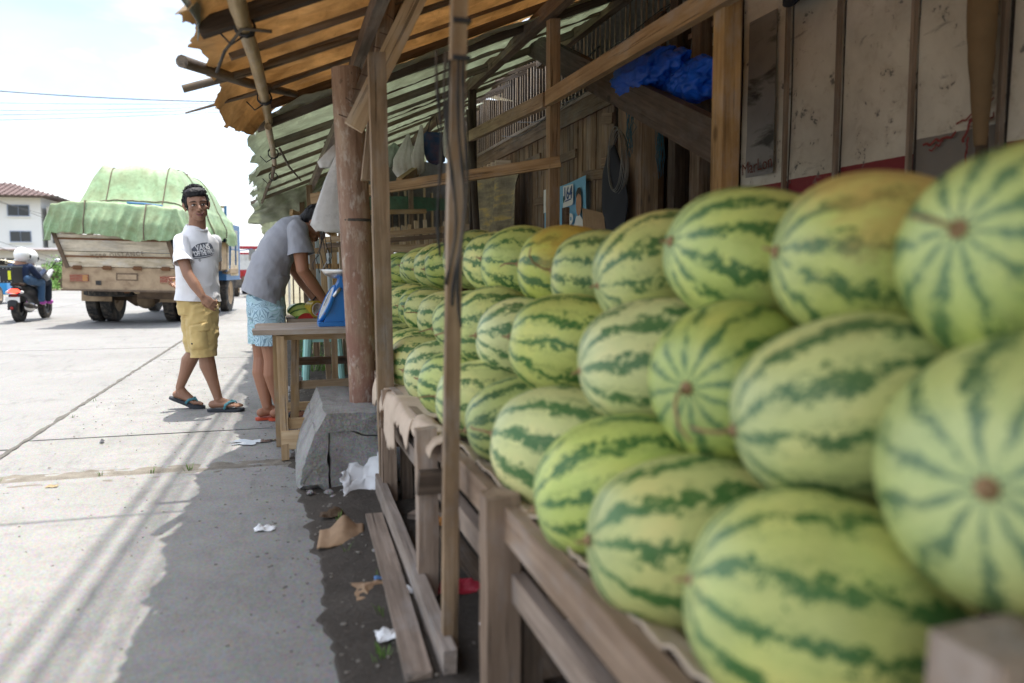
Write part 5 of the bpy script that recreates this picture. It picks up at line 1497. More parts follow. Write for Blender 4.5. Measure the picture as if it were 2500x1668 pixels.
# far end of the stall row: posts, rails, a blue-grey sheet and an old back fence ---------------
fe = thing('far_stall_frame', 'timber frame of the next stall beyond the bent man', 'stall', (.6, 9.5, 0))
for (x, y, zt, mt) in ((.33, 8.6, 1.85, LO), (.42, 8.2, 1.75, LU), (.62, 9.6, 1.9, LU), (.30, 10.2, 1.8, LO), (1.0, 10.6, 2.2, LU), (1.7, 10.6, 2.3, LO), (.55, 7.45, 1.9, LU)):
    beam('post', (x+.04, y, 0), (x, y, zt), .06, .06, mt, fe, up=(0, 1, 0), secs=4)
for (a, b) in (((.30, 8.2, 1.16), (1.7, 8.6, 1.30)), ((.30, 9.6, 1.02), (1.7, 9.9, 1.02)), ((.25, 10.2, 1.66), (1.9, 10.6, 1.75)), ((.15, 9.0, 1.60), (.62, 9.6, 1.40))):
    beam('rail', a, b, .04, .06, LU, fe, secs=3)
tag(MB().grid(lambda u, v: (.36+.55*u, 11.2+.02*math.sin(u*20), .45+.95*v), 30, 3).build('tin_sheet', plain('pale_blue_tin', (.50, .58, .63), .45), None, True), 'pale blue tin sheet closing the far end behind the bent man', 'tin sheet')
bf = thing('back_fence', 'upright slab fence at the far end of the stall row', 'fence', (1.6, 11.6, 0))
rb = random.Random(12); x = .2
while x < 3.4:
    w = rb.uniform(.06, .11)
    beam('slat', (x, 11.7, 0), (x, 11.7, rb.uniform(1.9, 2.35) if x > .75 else rb.uniform(.8, 1.1)), w, .02, MAT['lumber_pale'] if rb.random() < .4 else MAT['plank_wall'], bf, up=(1, 0, 0), secs=2, r=rb)
    x += w + rb.uniform(.0, .03)
tag(MB().grid(lambda u, v: (.9+1.5*u, 10.8+.1*math.sin(u*9), 1.95-.28*v*(1-.5*u)), 20, 6).build('green_sheet', tarp_mat('dark_green_sheet', (.08, .17, .12), (.1, .3, .2), .3), None, True), 'dark green plastic sheet sagging at the far end of the stall', 'plastic sheet')
tag(MB().grid(lambda u, v: (.9+2.5*u, 11.78+.03*math.sin(u*11), 1.35+1.2*v), 16, 4).build('interior_shade_sheet', tarp_mat('shade_sheet_grey', (.16, .16, .16), (.1, .1, .1), .05), None, True), 'dark grey sheet added behind the far slab fence for the shaded interior', 'plastic sheet')  # dark colour stands in for the shade of the interior beyond
# ------------------------------------------------------------------ people
def solid(name, mb, voxel, mat, parent=None, smooth=4, disp=None, M=None, cuts=None, thick=.004):
    """fuse overlapping closed shapes into one continuous surface"""
    me0 = bpy.data.meshes.new('tmp'); me0.from_pydata([tuple(v) for v in mb.v], [], mb.f)
    o = bpy.data.objects.new('tmp', me0); COL.objects.link(o)
    r = o.modifiers.new('r', 'REMESH'); r.mode = 'VOXEL'; r.voxel_size = voxel
    if smooth:
        s = o.modifiers.new('s', 'SMOOTH'); s.factor = .5; s.iterations = smooth
    bpy.context.view_layer.update()
    dg = bpy.context.evaluated_depsgraph_get()
    me = bpy.data.meshes.new_from_object(o.evaluated_get(dg))
    bpy.data.objects.remove(o); bpy.data.meshes.remove(me0)
    if disp:
        me.update()
        n = len(me.vertices)
        co = np.empty(n*3); me.vertices.foreach_get('co', co); co = co.reshape(-1, 3)
        no = np.empty(n*3); me.vertices.foreach_get('normal', no); no = no.reshape(-1, 3)
        d = np.array([disp(Vector(c), Vector(q)) for c, q in zip(co, no)])
        if d.ndim == 1: co = co + no*d[:, None]
        else: co = co + d
        me.vertices.foreach_set('co', co.ravel())
    if cuts:       # open hems: trim the cloth at a plane and keep it as a thin shell
        bm = bmesh.new(); bm.from_mesh(me)
        for (p, n_, rad_) in cuts:
            p, n_ = Vector(p), Vector(n_).normalized()
            near = [f for f in bm.faces if (f.calc_center_median()-p).length < rad_]
            ge = list(set(e for f in near for e in f.edges)); gv = list(set(v for f in near for v in f.verts))
            bmesh.ops.bisect_plane(bm, geom=near+ge+gv, plane_co=p, plane_no=n_, clear_outer=True)
        bm.to_mesh(me); bm.free()
    me.polygons.foreach_set('use_smooth', [True]*len(me.polygons))
    me.update(); me.name = name
    me.materials.clear(); me.materials.append(mat)
    o = link(bpy.data.objects.new(name, me), parent, M)
    if cuts:
        s = o.modifiers.new('thick', 'SOLIDIFY'); s.thickness = thick; s.offset = -1
    return o

def skin_mat(name, c1, c2):
    m, nt, b = new_mat(name, .5, .4)
    v = tco(nt, seed=False); n = nzn(nt, v, 22, 5, .6); n2 = nzn(nt, v, 5, 3, .5)
    setc(nt, b, mixc(nt, n2, mixc(nt, n, c1, c2), c2))
    b.inputs['Subsurface Weight'].default_value = .08
    b.inputs['Subsurface Radius'].default_value = (.012, .005, .003)
    bump(nt, b, n, .12, .004)
    return m
MAT['skin'] = skin_mat('brown_skin', (.21, .105, .064), (.30, .16, .102))
MAT['skin2'] = skin_mat('tan_skin', (.24, .105, .058), (.33, .155, .09))
MAT['hair'] = plain('black_hair', (.011, .010, .011), .58, spec=.25)
MAT['eye_white'] = plain('eye_white', (.62, .60, .57), .25, var=.02)
MAT['eye_dark'] = plain('eye_dark', (.012, .008, .006), .1)
MAT['lip'] = plain('lip', (.25, .10, .085), .45)

def cloth_mat(name, col, weave=320.0, rough=.85, var=.06, melange=0.0):
    m, nt, b = new_mat(name, rough, .15)
    v = tco(nt, seed=False)
    n = nzn(nt, v, 9, 5, .6); f = nzn(nt, v, weave, 2, .6)
    c = mixc(nt, n, tuple(x*(1-var) for x in col), tuple(min(.9, x*(1+var)) for x in col))
    if melange: c = mixc(nt, mth(nt, 'MULTIPLY', f, melange), c, tuple(x*.55 for x in col))
    setc(nt, b, c)
    b.inputs['Sheen Weight'].default_value = .15
    bump(nt, b, mth(nt, 'ADD', mth(nt, 'MULTIPLY', f, .25), nzn(nt, v, 28, 5, .6)), .22, .006)
    return m
MAT['white_tee'] = cloth_mat('white_cotton', (.76, .76, .78))
MAT['grey_tee'] = cloth_mat('grey_marl_cotton', (.33, .34, .38), 260, melange=.5)
MAT['khaki'] = cloth_mat('khaki_cotton', (.50, .37, .155), 300, var=.14)
# blue leaf-print board shorts
m, nt, b = new_mat('leaf_print', .85, .15)
v = tco(nt, 'Object', seed=False)
nv_ = nd(nt, 'ShaderNodeTexNoise', {'Vector': v, 'Scale': 7.0, 'Detail': 2.0}).outputs['Color']
vw = mixc(nt, .12, v, nv_, 'ADD')
vor = nd(nt, 'ShaderNodeTexVoronoi', {'Vector': vw, 'Scale': 14.0})
lp = nd(nt, 'ShaderNodeVectorMath', {0: vw, 1: vor.outputs['Position']}, operation='SUBTRACT').outputs[0]
# leaf fingers radiate from each cell's centre
lp2 = nd(nt, 'ShaderNodeVectorMath', {0: nd(nt, 'ShaderNodeVectorMath', {0: vw, 1: (15.0, 15.0, 15.0)}, operation='MULTIPLY').outputs[0], 1: nd(nt, 'ShaderNodeVectorMath', {0: vor.outputs['Position'], 1: (15.0, 15.0, 15.0)}, operation='MULTIPLY').outputs[0]}, operation='SUBTRACT').outputs[0]
sx = nd(nt, 'ShaderNodeSeparateXYZ', {0: lp2}).outputs
an = mth(nt, 'ARCTAN2', sx[2], sx[0])
fing = mth(nt, 'SINE', mth(nt, 'ADD', mth(nt, 'MULTIPLY', an, 11.0), mth(nt, 'MULTIPLY', vor.outputs['Distance'], 3.0)))
f = ramp(nt, fing, [(.20, 0.0), (.60, .62)])
cellc = nd(nt, 'ShaderNodeSeparateXYZ', {0: vor.outputs['Color']}).outputs
leafc = ramp(nt, cellc[0], [(0.0, (.05, .12, .20)), (.4, (.08, .19, .28)), (.6, (.20, .38, .38)), (1.0, (.30, .46, .46))], 'CONSTANT')
c = mixc(nt, f, (.42, .58, .66), leafc)
setc(nt, b, c); bump(nt, b, nzn(nt, v, 25, 5, .6), .2, .006)
MAT['leaf_print'] = m

def seg(mb, pts, rad, n=14):
    mb.tube(pts, rad, n)
    for p, r in ((pts[0], rad[0]), (pts[-1], rad[-1])):
        r = r if isinstance(r, (int, float)) else min(r)
        mb.ell(p, r, nu=12, nv=8)
    return mb

def hand(mb, wrist, d, n, thumb, curl=(.5, .6, .4), k=.92, spread=.06, curls=None):
    """palm, four unequal bent fingers, thumb leaving the side of the palm"""
    wrist = Vector(wrist); d = Vector(d).normalized()
    n = Vector(n); n = (n - d*n.dot(d)).normalized(); s = d.cross(n)*thumb
    mb.tube([wrist - d*.02, wrist + d*.01*k, wrist + d*.045*k, wrist + d*.085*k], [(.020*k, .024*k), (.019*k, .027*k), (.016*k, .038*k), (.012*k, .037*k)], 14, up=n)
    mb.ell(wrist + d*.05*k, (.03*k, .03*k, .02*k), Matrix((d, s, n)).transposed())
    for i, L in enumerate((.070, .079, .073, .057)):
        off = (.029 - .0195*i)*k
        p = wrist + d*(.082 - .003*abs(i-1.3))*k + s*off
        dd = (d + s*spread*(1.2-i)).normalized()
        pts = [p - dd*.02*k]; pts.append(p)
        a = 0
        cc = curls[i] if curls else curl
        for j, fr in enumerate((.45, .32, .25)):
            a += cc[j]
            pts.append(pts[-1] + (dd*math.cos(a) + n*math.sin(a))*L*fr*k)
        r = [.0088*k, .0088*k, .0080*k, .0072*k, .006*k]
        seg(mb, pts, r, 9)
    p = wrist + d*.022*k + s*.026*k + n*.004*k
    td = (d*.62 + s*.62 + n*.38).normalized()
    pts = [p - td*.012*k, p, p + td*.034*k, p + td*.034*k + (d*.85+n*.35+s*.1).normalized()*.03*k, p + td*.034*k + (d*.85+n*.5).normalized()*.052*k]
    seg(mb, pts, [.013*k, .013*k, .0105*k, .009*k, .007*k], 10)

def foot(mb, ankle, toe_dir, k=.92, pitch=0.0, z0=.022, inner=1):
    """bare foot: heel, instep, five toes; pitch lifts the heel"""
    t = Vector((toe_dir[0], toe_dir[1], 0)).normalized(); s = Vector((-t.y, t.x, 0))*inner; U = Vector((0, 0, 1))
    ball = Vector((ankle[0], ankle[1], 0)) + t*.105*k; ball.z = z0 + .016
    def L(x, y, z):      # x forward from the ball, z above sole; rotated about the ball
        c, q = math.cos(pitch), math.sin(pitch)
        xx, zz = (x*c + z*q, -x*q + z*c) if x < 0 else (x, z)
        return ball + t*xx + s*y + U*zz
    heel = L(-.145*k, 0, .012)
    mb.ell(heel, (.032*k, .028*k, .030*k))
    mb.tube([heel, L(-.09*k, 0, .012), L(-.04*k, 0, .010), L(0, 0, .004)], [(.028*k, .028*k), (.026*k, .03*k), (.024*k, .037*k), (.017*k, .043*k)], 14, up=U)
    mb.tube([Vector(ankle), L(-.095*k, 0, .035), L(-.04*k, .004, .022), L(.01*k, .005, .008)], [.030*k, .031*k, .024*k, .014*k], 12)
    mb.ell(Vector(ankle) + s*.022*k, .014*k, nu=8, nv=6); mb.ell(Vector(ankle) - s*.022*k, .014*k, nu=8, nv=6)
    for i, (y, x, r) in enumerate(((.030, .055, .0125), (.011, .056, .0095), (-.007, .050, .009), (-.023, .041, .0085), (-.037, .030, .008))):
        seg(mb, [L(0, y*.9*k, .004), L(x*.55*k, y*k, .006), L(x*k, y*1.02*k, -.003)], [r*k*1.1, r*k, r*k*.95], 9)
    return ball, t, s, L

def flipflop(parent, L, sole_mat, strap_mat, k=.92, z=-.019):
    """sole follows the foot frame L; two straps meet between the toes"""
    ol = [(.075, .012), (.068, .034), (.045, .046), (.0, .048), (-.06, .036), (-.12, .035), (-.165, .030), (-.182, .0), (-.165, -.030), (-.12, -.034), (-.06, -.038), (.0, -.047), (.035, -.046), (.06, -.032)]
    def cr(t):
        i = int(t) % len(ol); f = t-int(t)
        P = [Vector(ol[(i+k-1) % len(ol)]) for k in range(4)]
        return tuple(.5*((2*P[1]) + (P[2]-P[0])*f + (2*P[0]-5*P[1]+4*P[2]-P[3])*f*f + (3*P[1]-P[0]-3*P[2]+P[3])*f**3))
    nl = len(ol); ol = [cr(k*nl/42) for k in range(42)]
    mb = MB(); n = len(ol)
    for zz in (z-.016, z-.006, z):
        for (x, y) in ol: mb.v.append(L(x*k, y*k, zz+.0))
    for j in range(2):
        for i in range(n):
            q = (i+1) % n; mb.f.append([j*n+i, j*n+q, (j+1)*n+q, (j+1)*n+i])
    mb.f.append([i for i in range(n)][::-1]); mb.f.append([2*n+i for i in range(n)])
    o = mb.build('flip_flop', sole_mat, parent)
    for sgn in (1, -1):
        pts = [L(-.055*k, sgn*.038*k, z), L(-.045*k, sgn*.040*k, .012), L(-.015*k, sgn*.030*k, .034), L(.015*k, .018*k, .030), L(.028*k, .020*k, .006)]
        MB().tube(pts, [(.0085, .004), (.0095, .003), (.0095, .003), (.007, .003), (.004, .003)], 8, up=(0, 0, 1)).build('strap', strap_mat, o, True)
    return o

def head(mb, M, k=1.0):
    e = lambda c, r: mb.ell(M @ (Vector(c)*k), tuple(x*k for x in r), M.to_3x3(), nu=18, nv=14)
    T = lambda pts, r, n=10: seg(mb, [M @ (Vector(p)*k) for p in pts], [x*k for x in r], n)
    e((0, .018, .045), (.072, .088, .080))
    e((0, -.020, .030), (.066, .066, .066))
    e((0, -.028, -.040), (.050, .053, .056))
    e((0, -.030, -.015), (.062, .050, .050))
    e((0, -.060, -.088), (.024, .020, .016)); e((0, -.040, -.072), (.043, .040, .026))
    for s in (-1, 1):
        e((s*.042, -.055, -.014), (.019, .019, .018))
        e((s*.032, -.067, .031), (.024, .015, .010))
        e((s*.050, -.008, -.045), (.012, .028, .03))
        e((s*.024, -.070, -.047), (.013, .009, .016))
        # ears: rim and lobe standing out
        T([(s*.070, .008, -.02), (s*.082, .014, -.012), (s*.088, .018, .008), (s*.084, .016, .024), (s*.074, .006, .026)], [.007, .007, .007, .007, .006], 8)
        e((s*.079, .012, .003), (.007, .014, .024)); e((s*.075, .006, -.024), (.008, .009, .011))
        e((s*.0125, -.093, -.028), (.0095, .010, .0085))
    e((0, -.072, .030), (.018, .018, .012))
    T([(0, -.078, .028), (0, -.092, .004), (0, -.106, -.018), (0, -.105, -.027)], [.0085, .009, .0115, .011])
    e((0, -.077, -.054), (.026, .014, .014)); e((0, -.080, -.072), (.020, .010, .009))
def face_parts(parent, M, k=1.0, gaze=(0, 0)):
    R3 = M.to_3x3()
    P = lambda c: M @ (Vector(c)*k)
    for s in (-1, 1):
        w = MB(); w.ell(P((s*.0305, -.0765, .0075)), (.0140*k, .0095*k, .0068*k), R3, 14, 10)
        ew = w.build('eye', MAT['eye_white'], parent, True)
        q = MB(); q.ell(P((s*.0305+.001+gaze[0], -.0832, .0078)), (.0062*k, .0036*k, .0060*k), R3, 12, 8); q.build('iris', MAT['eye_dark'], ew, True)
        lid = MB(); lid.tube([P((s*.0305+x, -.0825-.004*math.cos(x*90), .0125-abs(x)*.22)) for x in (-.016, -.010, 0, .010, .016)], [.0012*k, .0020*k, .0024*k, .0020*k, .0012*k], 6); lid.build('eyelid', MAT['hair'], ew, True)
        br = MB(); br.tube([P((s*(.012+x), -.0855+.012*x*20*x, .027+.006*math.sin(x*70)-.10*max(0, x-.025))) for x in (0, .01, .022, .034, .044)], [(.0018*k, .0020*k), (.0026*k, .0030*k), (.0024*k, .0030*k), (.002*k, .0024*k), (.001*k, .0014*k)], 6); br.build('eyebrow', MAT['hair'], parent, True)
    u = MB(); u.tube([P((x, -.0905+9*x*x, -.0565+1.2*x*x*14+.0016*math.cos(x*260))) for x in (-.024, -.014, -.005, 0, .005, .014, .024)], [.0018*k, .0040*k, .0050*k, .0044*k, .0050*k, .0040*k, .0018*k], 8); u.build('lip', MAT['lip'], parent, True)
    u = MB(); u.tube([P((x, -.0890+9*x*x, -.0660+1.2*x*x*16)) for x in (-.020, -.010, 0, .010, .020)], [.0016*k, .0048*k, .0058*k, .0048*k, .0016*k], 8); u.build('lip', MAT['lip'], parent, True)
    u = MB(); u.tube([P((x, -.0945+9*x*x, -.0610+14*x*x)) for x in (-.026, -.012, 0, .012, .026)], .0012*k, 6); u.build('mouth_line', MAT['eye_dark'], parent, True)
def hair_cap(parent, M, k=1.0, seed=0, fringe=True, spikes=420):
    R3 = M.to_3x3(); mb = MB()
    e = lambda c, r: mb.ell(M @ (Vector(c)*k), tuple(x*k for x in r), R3, nu=20, nv=14)
    e((0, .026, .062), (.079, .086, .068)); e((0, .050, .030), (.074, .062, .075)); e((0, .06, -.02), (.058, .045, .04))
    for s in (-1, 1): e((s*.064, .012, .030), (.014, .045, .042)); e((s*.066, -.012, .018), (.008, .016, .028))
    if fringe:
        e((0, -.030, .090), (.071, .054, .036)); e((0, -.052, .078), (.060, .032, .024)); e((-.03, -.056, .074), (.030, .022, .016)); e((.03, -.056, .076), (.030, .022, .016))
    r = random.Random(seed)
    cen = Vector((0, .02, .05))
    hb = solid('hair', mb, .005, MAT['hair'], parent, 2, lambda c, n_: .0035*nz(c, 60, seed)+.003*nz(c, 140, seed))
    tf = MB()
    for i in range(spikes):
        th = r.uniform(0, 1.75) if fringe else r.uniform(0, 1.6); ph = r.uniform(0, 6.28)
        d = Vector((math.sin(th)*math.cos(ph), math.sin(th)*math.sin(ph), math.cos(th)))
        if d.y < -.35 and d.z < .30: continue
        p = cen + Vector((d.x*.078, d.y*.086, d.z*.088))
        comb = Vector((r.uniform(-.7, .9), -1.0 if d.z > .35 else -.2, -.25 if d.z > .35 else -1.0))
        tdir = (comb - d*comb.dot(d)).normalized()
        L = r.uniform(.016, .038)
        a = p; b_ = p + tdir*L*.5 + d*r.uniform(.004, .012); c_ = p + tdir*L + d*r.uniform(-.002, .012)
        tf.tube([M @ (a*k), M @ (b_*k), M @ (c_*k)], [.0032*k, .0028*k, .0006*k], 4)
    tf.build('hair_tufts', MAT['hair'], hb)
    return hb

# ---- the man in the white T-shirt, mid-step on the pavement, looking at the camera
pm = thing('person', 'person in white printed T-shirt and khaki cargo shorts walking on the sunny pavement', 'person', (-.53, 5.93, 0))
F1 = Vector((.68, -.73, 0)).normalized(); L1 = Vector((.73, .68, 0)).normalized(); UP = Vector((0, 0, 1))
MH = Matrix.Translation((-.525, 5.915, 1.424)) @ Matrix.Rotation(R(13), 4, 'Z') @ Matrix.Rotation(R(-7), 4, 'Y') @ Matrix.Rotation(R(4), 4, 'X')
bd = MB()
head(bd, MH)
bd.tube([MH @ Vector((0, .02, -.03)), (-.525, 5.93, 1.34), (-.53, 5.945, 1.285), (-.535, 5.955, 1.22)], [.053, .054, .058, .070], 16)
TX = lambda z, dx=0, dy=0: Vector((-.54+dx, 5.955+dy, z))
bd.tube([TX(.74), TX(.85), TX(1.0), TX(1.12), TX(1.20), TX(1.245)], [(.13, .095), (.12, .085), (.13, .09), (.145, .09), (.13, .07), (.07, .055)], 20, up=L1)
rs, ls = Vector((-.628, 5.842, 1.178)), Vector((-.432, 6.070, 1.185))
re_, rw_ = Vector((-.580, 5.745, .955)), Vector((-.492, 5.700, .812))
seg(bd, [rs, rs.lerp(re_, .5) + Vector((-.01, 0, 0)), re_, re_.lerp(rw_, .45), rw_], [.038, .040, .036, .037, .025])
hand(bd, rw_, (.62, -.05, -.62), (.30, .75, .10), -1, curls=[(.35, .5, .3), (.6, .75, .4), (.75, .9, .5), (.8, 1.0, .6)], k=.95)
le_, lw_ = Vector((-.50, 6.22, .97)), Vector((-.645, 6.13, .905))
seg(bd, [ls, ls.lerp(le_, .5), le_, le_.lerp(lw_, .5), lw_], [.036, .039, .036, .034, .024])
hand(bd, lw_, (-.75, -.35, -.35), (.2, -.5, .7), 1, curl=(.55, .7, .5), k=.92, spread=.12)
# legs
rh, rk, ra = Vector((-.52, 5.895, .70)), Vector((-.497, 5.865, .425)), Vector((-.425, 5.862, .09))
seg(bd, [rh, rh.lerp(rk, .5), rk, rk.lerp(ra, .3) + Vector((-.012, .006, 0)), rk.lerp(ra, .6) + Vector((-.006, .004, 0)), ra], [.078, .070, .050, .055, .041, .029])
lh, lk, la = Vector((-.565, 6.02, .70)), Vector((-.578, 6.03, .415)), Vector((-.695, 6.06, .150))
seg(bd, [lh, lh.lerp(lk, .5), lk, lk.lerp(la, .3) + Vector((-.012, .01, .008)), lk.lerp(la, .6) + Vector((-.005, .004, .004)), la], [.078, .070, .050, .055, .041, .029])
_, _, _, LR = foot(bd, ra, (1, -.18), .95, 0.0, .022, 1)
_, _, _, LL = foot(bd, la, (1, -.12), .95, .42, .020, -1)
body = solid('body', bd, .0046, MAT['skin'], pm, 3)
face_parts(pm, MH)
hair_cap(pm, MH, 1.0, 3)
MAT['strap'] = plain('teal_strap_print', (.06, .20, .24), .7, var=.8, scale=160)
MAT['sole'] = plain('charcoal_sole', (.035, .04, .05), .7)
flipflop(pm, LR, MAT['sole'], MAT['strap'], .98)
flipflop(pm, LL, MAT['sole'], MAT['strap'], .98)
# shirt
sh_ = MB()
sh_.tube([TX(.70, -.004), TX(.80, -.003), TX(.90), TX(1.02), TX(1.12), TX(1.180), TX(1.212), TX(1.248), TX(1.286)], [(.160, .126), (.157, .122), (.150, .112), (.155, .113), (.165, .108), (.168, .094), (.142, .084), (.100, .074), (.066, .064)], 28, up=L1)
def sleeve(mb, a, b, r0, r1):
    d = (b-a)
    mb.ell(a, r0*1.0, nu=16, nv=12)
    mb.tube([a - d*.05, a.lerp(b, .35), a.lerp(b, .7), b, b + d*.35], [r0, r0*1.02, (r0+r1)/2, r1, r1*1.05], 18)
sh_.ell(rs + Vector((.006, .006, 0)), .050, nu=16, nv=12); sh_.ell(ls, .048, nu=16, nv=12)
sla, slb = MB(), MB()
sleeve(sla, rs + Vector((.004, .004, -.002)), Vector((-.607, 5.785, 1.035)), .054, .068)
sleeve(slb, ls, Vector((-.448, 6.115, 1.06)), .052, .064)
def tee_folds(c, n):
    q = Vector((c.dot(L1), c.dot(F1), c.z))
    d = .0045*nz((q.x*5, q.y*5, q.z*2.2), 2.2, 1) + .0030*nz((q.x*9+q.z*5, q.y*9, q.z*5), 2.2, 4)
    w = max(0, min(1, (1.02-c.z)/.2))
    d += w*(.005*math.sin(q.z*34 + q.x*22 + 2.5*nz(q, 5, 2))*nz((q.x*4, q.y*4, q.z*2), 1.5, 6)*1.6)
    d += .005*max(0, 1-abs((c-rs).length-.12)/.06)*math.sin(q.z*60+q.x*40)*.7
    # long soft drags from the shoulders, sharper crumples at the waist
    d += .013*(.42-abs(nz((q.x*3.2+q.z*1.1, q.y*3.2, q.z*1.2), 2.0, 11)))*max(.25, min(1, (1.16-c.z)/.25))
    d += w*.012*(.38-abs(nz((q.x*4+q.z*2, q.y*4, q.z*5.5-q.x*2), 2.0, 17)))
    return d*1.15
_sd = (Vector((-.607, 5.785, 1.035))-rs).normalized(); _sl = (Vector((-.448, 6.115, 1.06))-ls).normalized()
tee = solid('t_shirt', sh_, .0060, MAT['white_tee'], pm, 4, tee_folds, cuts=[((-.54, 5.955, .772), (-.05, 0, -1), .35)])
solid('sleeve', sla, .006, MAT['white_tee'], tee, 4, tee_folds, cuts=[((-.607, 5.785, 1.035), _sd, .2)])
solid('sleeve', slb, .006, MAT['white_tee'], tee, 4, tee_folds, cuts=[((-.448, 6.115, 1.06), _sl, .2)])
mb = MB()
ring = []
for i in range(37):
    a = 2*math.pi*i/36
    ring.append(Vector((-.533, 5.948, 1.278)) + L1*.067*math.cos(a) + F1*(.066*math.sin(a)) + UP*(-.022*math.sin(a)+.004*math.cos(a)))
mb.tube(ring, .0075, 8, cap=False); mb.build('collar', MAT['white_tee'], tee, True)
# shorts
so = MB()
so.tube([Vector((-.54, 5.955, .81)), Vector((-.54, 5.955, .74)), Vector((-.54, 5.955, .68))], [(.140, .108), (.15, .118), (.140, .112)], 24, up=L1)
def legtube(mb, pts, rr, upv): mb.tube(pts, rr, 22, up=upv)
legtube(so, [Vector((-.518, 5.905, .74)), Vector((-.512, 5.885, .62)), Vector((-.512, 5.872, .50)), Vector((-.515, 5.868, .392)), Vector((-.516, 5.866, .32))], [(.105, .10), (.102, .096), (.096, .092), (.088, .090), (.086, .09)], Vector((1, 0, 0)))
legtube(so, [Vector((-.560, 6.005, .74)), Vector((-.558, 6.02, .62)), Vector((-.556, 6.03, .50)), Vector((-.55, 6.03, .412)), Vector((-.548, 6.03, .34))], [(.105, .10), (.102, .096), (.096, .092), (.088, .088), (.086, .088)], Vector((1, 0, 0)))
def short_folds(c, n):
    return .018*(.36-abs(nz((c.x*4+c.z*2, c.y*4, c.z*4.5), 2, 21))) + .009*(.36-abs(nz((c.x*7, c.y*7, c.z*12), 2, 31))) + .006*nz((c.x*6, c.y*6, c.z*5), 2, 1) + .0050*math.sin(c.z*55+c.x*24+4*nz(c, 6, 3))*max(0, nz(c, 5, 8)+.3) + .0025*nz(c, 34, 2)
shorts = solid('cargo_shorts', so, .0062, MAT['khaki'], pm, 4, short_folds, cuts=[((-.515, 5.868, .39), (.04, 0, -1), .125), ((-.55, 6.03, .41), (0, 0, -1), .125)])
# cargo pocket with flap and snap on the near leg
def curved_patch(nm, mat, parent, c, w, h, out, surf, nrm, tilt=0, bulge=.010, seed=1, n=12):
    bvh = BVHTree.FromObject(surf, bpy.context.evaluated_depsgraph_get()) if False else surf
    nrm = Vector(nrm).normalized(); sx_ = Vector((-nrm.y, nrm.x, 0)).normalized()
    V = []; F = []
    for j in range(n+1):
        for i in range(n+1):
            u, v_ = i/n-.5, j/n-.5
            p = Vector(c) + sx_*(u*w*math.cos(tilt) - v_*h*math.sin(tilt)) + UP*(v_*h*math.cos(tilt)+u*w*math.sin(tilt)) + nrm*.3
            hit = bvh.ray_cast(p, -nrm)
            q = hit[0] if hit[0] is not None else p - nrm*.3
            e = max(0, 1-max(abs(u), abs(v_))*2.0)
            V.append(q + nrm*(out*(min(1, e*6)) + bulge*min(1, e*2.2) + .004*nz(q, 24, seed)*min(1, e*3) - (.002 if e == 0 else 0)))
    for j in range(n):
        for i in range(n):
            a = j*(n+1)+i; F.append([a, a+1, a+n+2, a+n+1])
    return mesh_obj(nm, V, F, mat, parent, True)
def bvh_of(o):
    me = o.data
    M_ = wm(o)
    return BVHTree.FromPolygons([M_ @ v_.co for v_ in me.vertices], [tuple(p.vertices) for p in me.polygons])
bs = bvh_of(shorts)
curved_patch('cargo_pocket', MAT['khaki'], shorts, (-.532, 5.80, .520), .125, .155, .006, bs, (-.10, -1, 0), R(4), .014, 3, 16)
curved_patch('pocket_flap', MAT['khaki'], shorts, (-.530, 5.78, .590), .135, .06, .018, bs, (-.10, -1, 0), R(12), .006, 5, 14)
MB().ell(bs.ray_cast(Vector((-.575, 5.4, .487)), Vector((0, 1, 0)))[0] + Vector((0, -.022, 0)), (.006, .003, .006), nu=10, nv=6).build('snap', MAT['black_plastic'], shorts, True)
# chest print
bt = bvh_of(tee)
PC = Vector((-.462, 5.80, 1.118))
def on_shirt(a, b_, off):
    th_ = R(9)
    a2, b2 = a*math.cos(th_) - b_*math.sin(th_), a*math.sin(th_) + b_*math.cos(th_)
    nrm = (F1*.85 + Vector((0, -1, 0))*.3).normalized(); sx_ = Vector((-nrm.y, nrm.x, 0))
    p = PC + sx_*a2 + UP*b2 + nrm*.3
    h = bt.ray_cast(p, -nrm)
    q = h[0] if h[0] is not None else p - nrm*.36
    return q + nrm*off
def print_mesh(me_verts, me_faces, off, mat, nm, par):
    me_verts = [(x*.92, y*.92) for (x, y) in me_verts]
    bm = bmesh.new()
    vs = [bm.verts.new((x, y, 0)) for (x, y) in me_verts]
    for f_ in me_faces:
        try: bm.faces.new([vs[i] for i in f_])
        except Exception: pass
    bmesh.ops.triangulate(bm, faces=bm.faces)
    for _ in range(4):
        es = [e_ for e_ in bm.edges if e_.calc_length() > .014]
        if not es: break
        bmesh.ops.subdivide_edges(bm, edges=es, cuts=1)
        bmesh.ops.triangulate(bm, faces=bm.faces)
    for v_ in bm.verts: v_.co = on_shirt(v_.co.x, v_.co.y, off)
    me = bpy.data.meshes.new(nm); bm.to_mesh(me); bm.free()
    me.materials.append(mat)
    return link(bpy.data.objects.new(nm, me), par)
MAT['ink'] = plain('print_ink', (.13, .14, .165), .85, spec=.1)
deck = [(-.105, -.012), (-.098, .006), (-.075, .022), (-.05, .040), (-.02, .052), (.02, .056), (.06, .052), (.09, .040), (.10, .02), (.108, -.01), (.10, -.040), (.07, -.050), (.02, -.055), (-.03, -.055), (-.065, -.052), (-.088, -.035)]
pr = print_mesh(deck, [list(range(len(deck)))], .0022, MAT['ink'], 'shirt_print', tee)
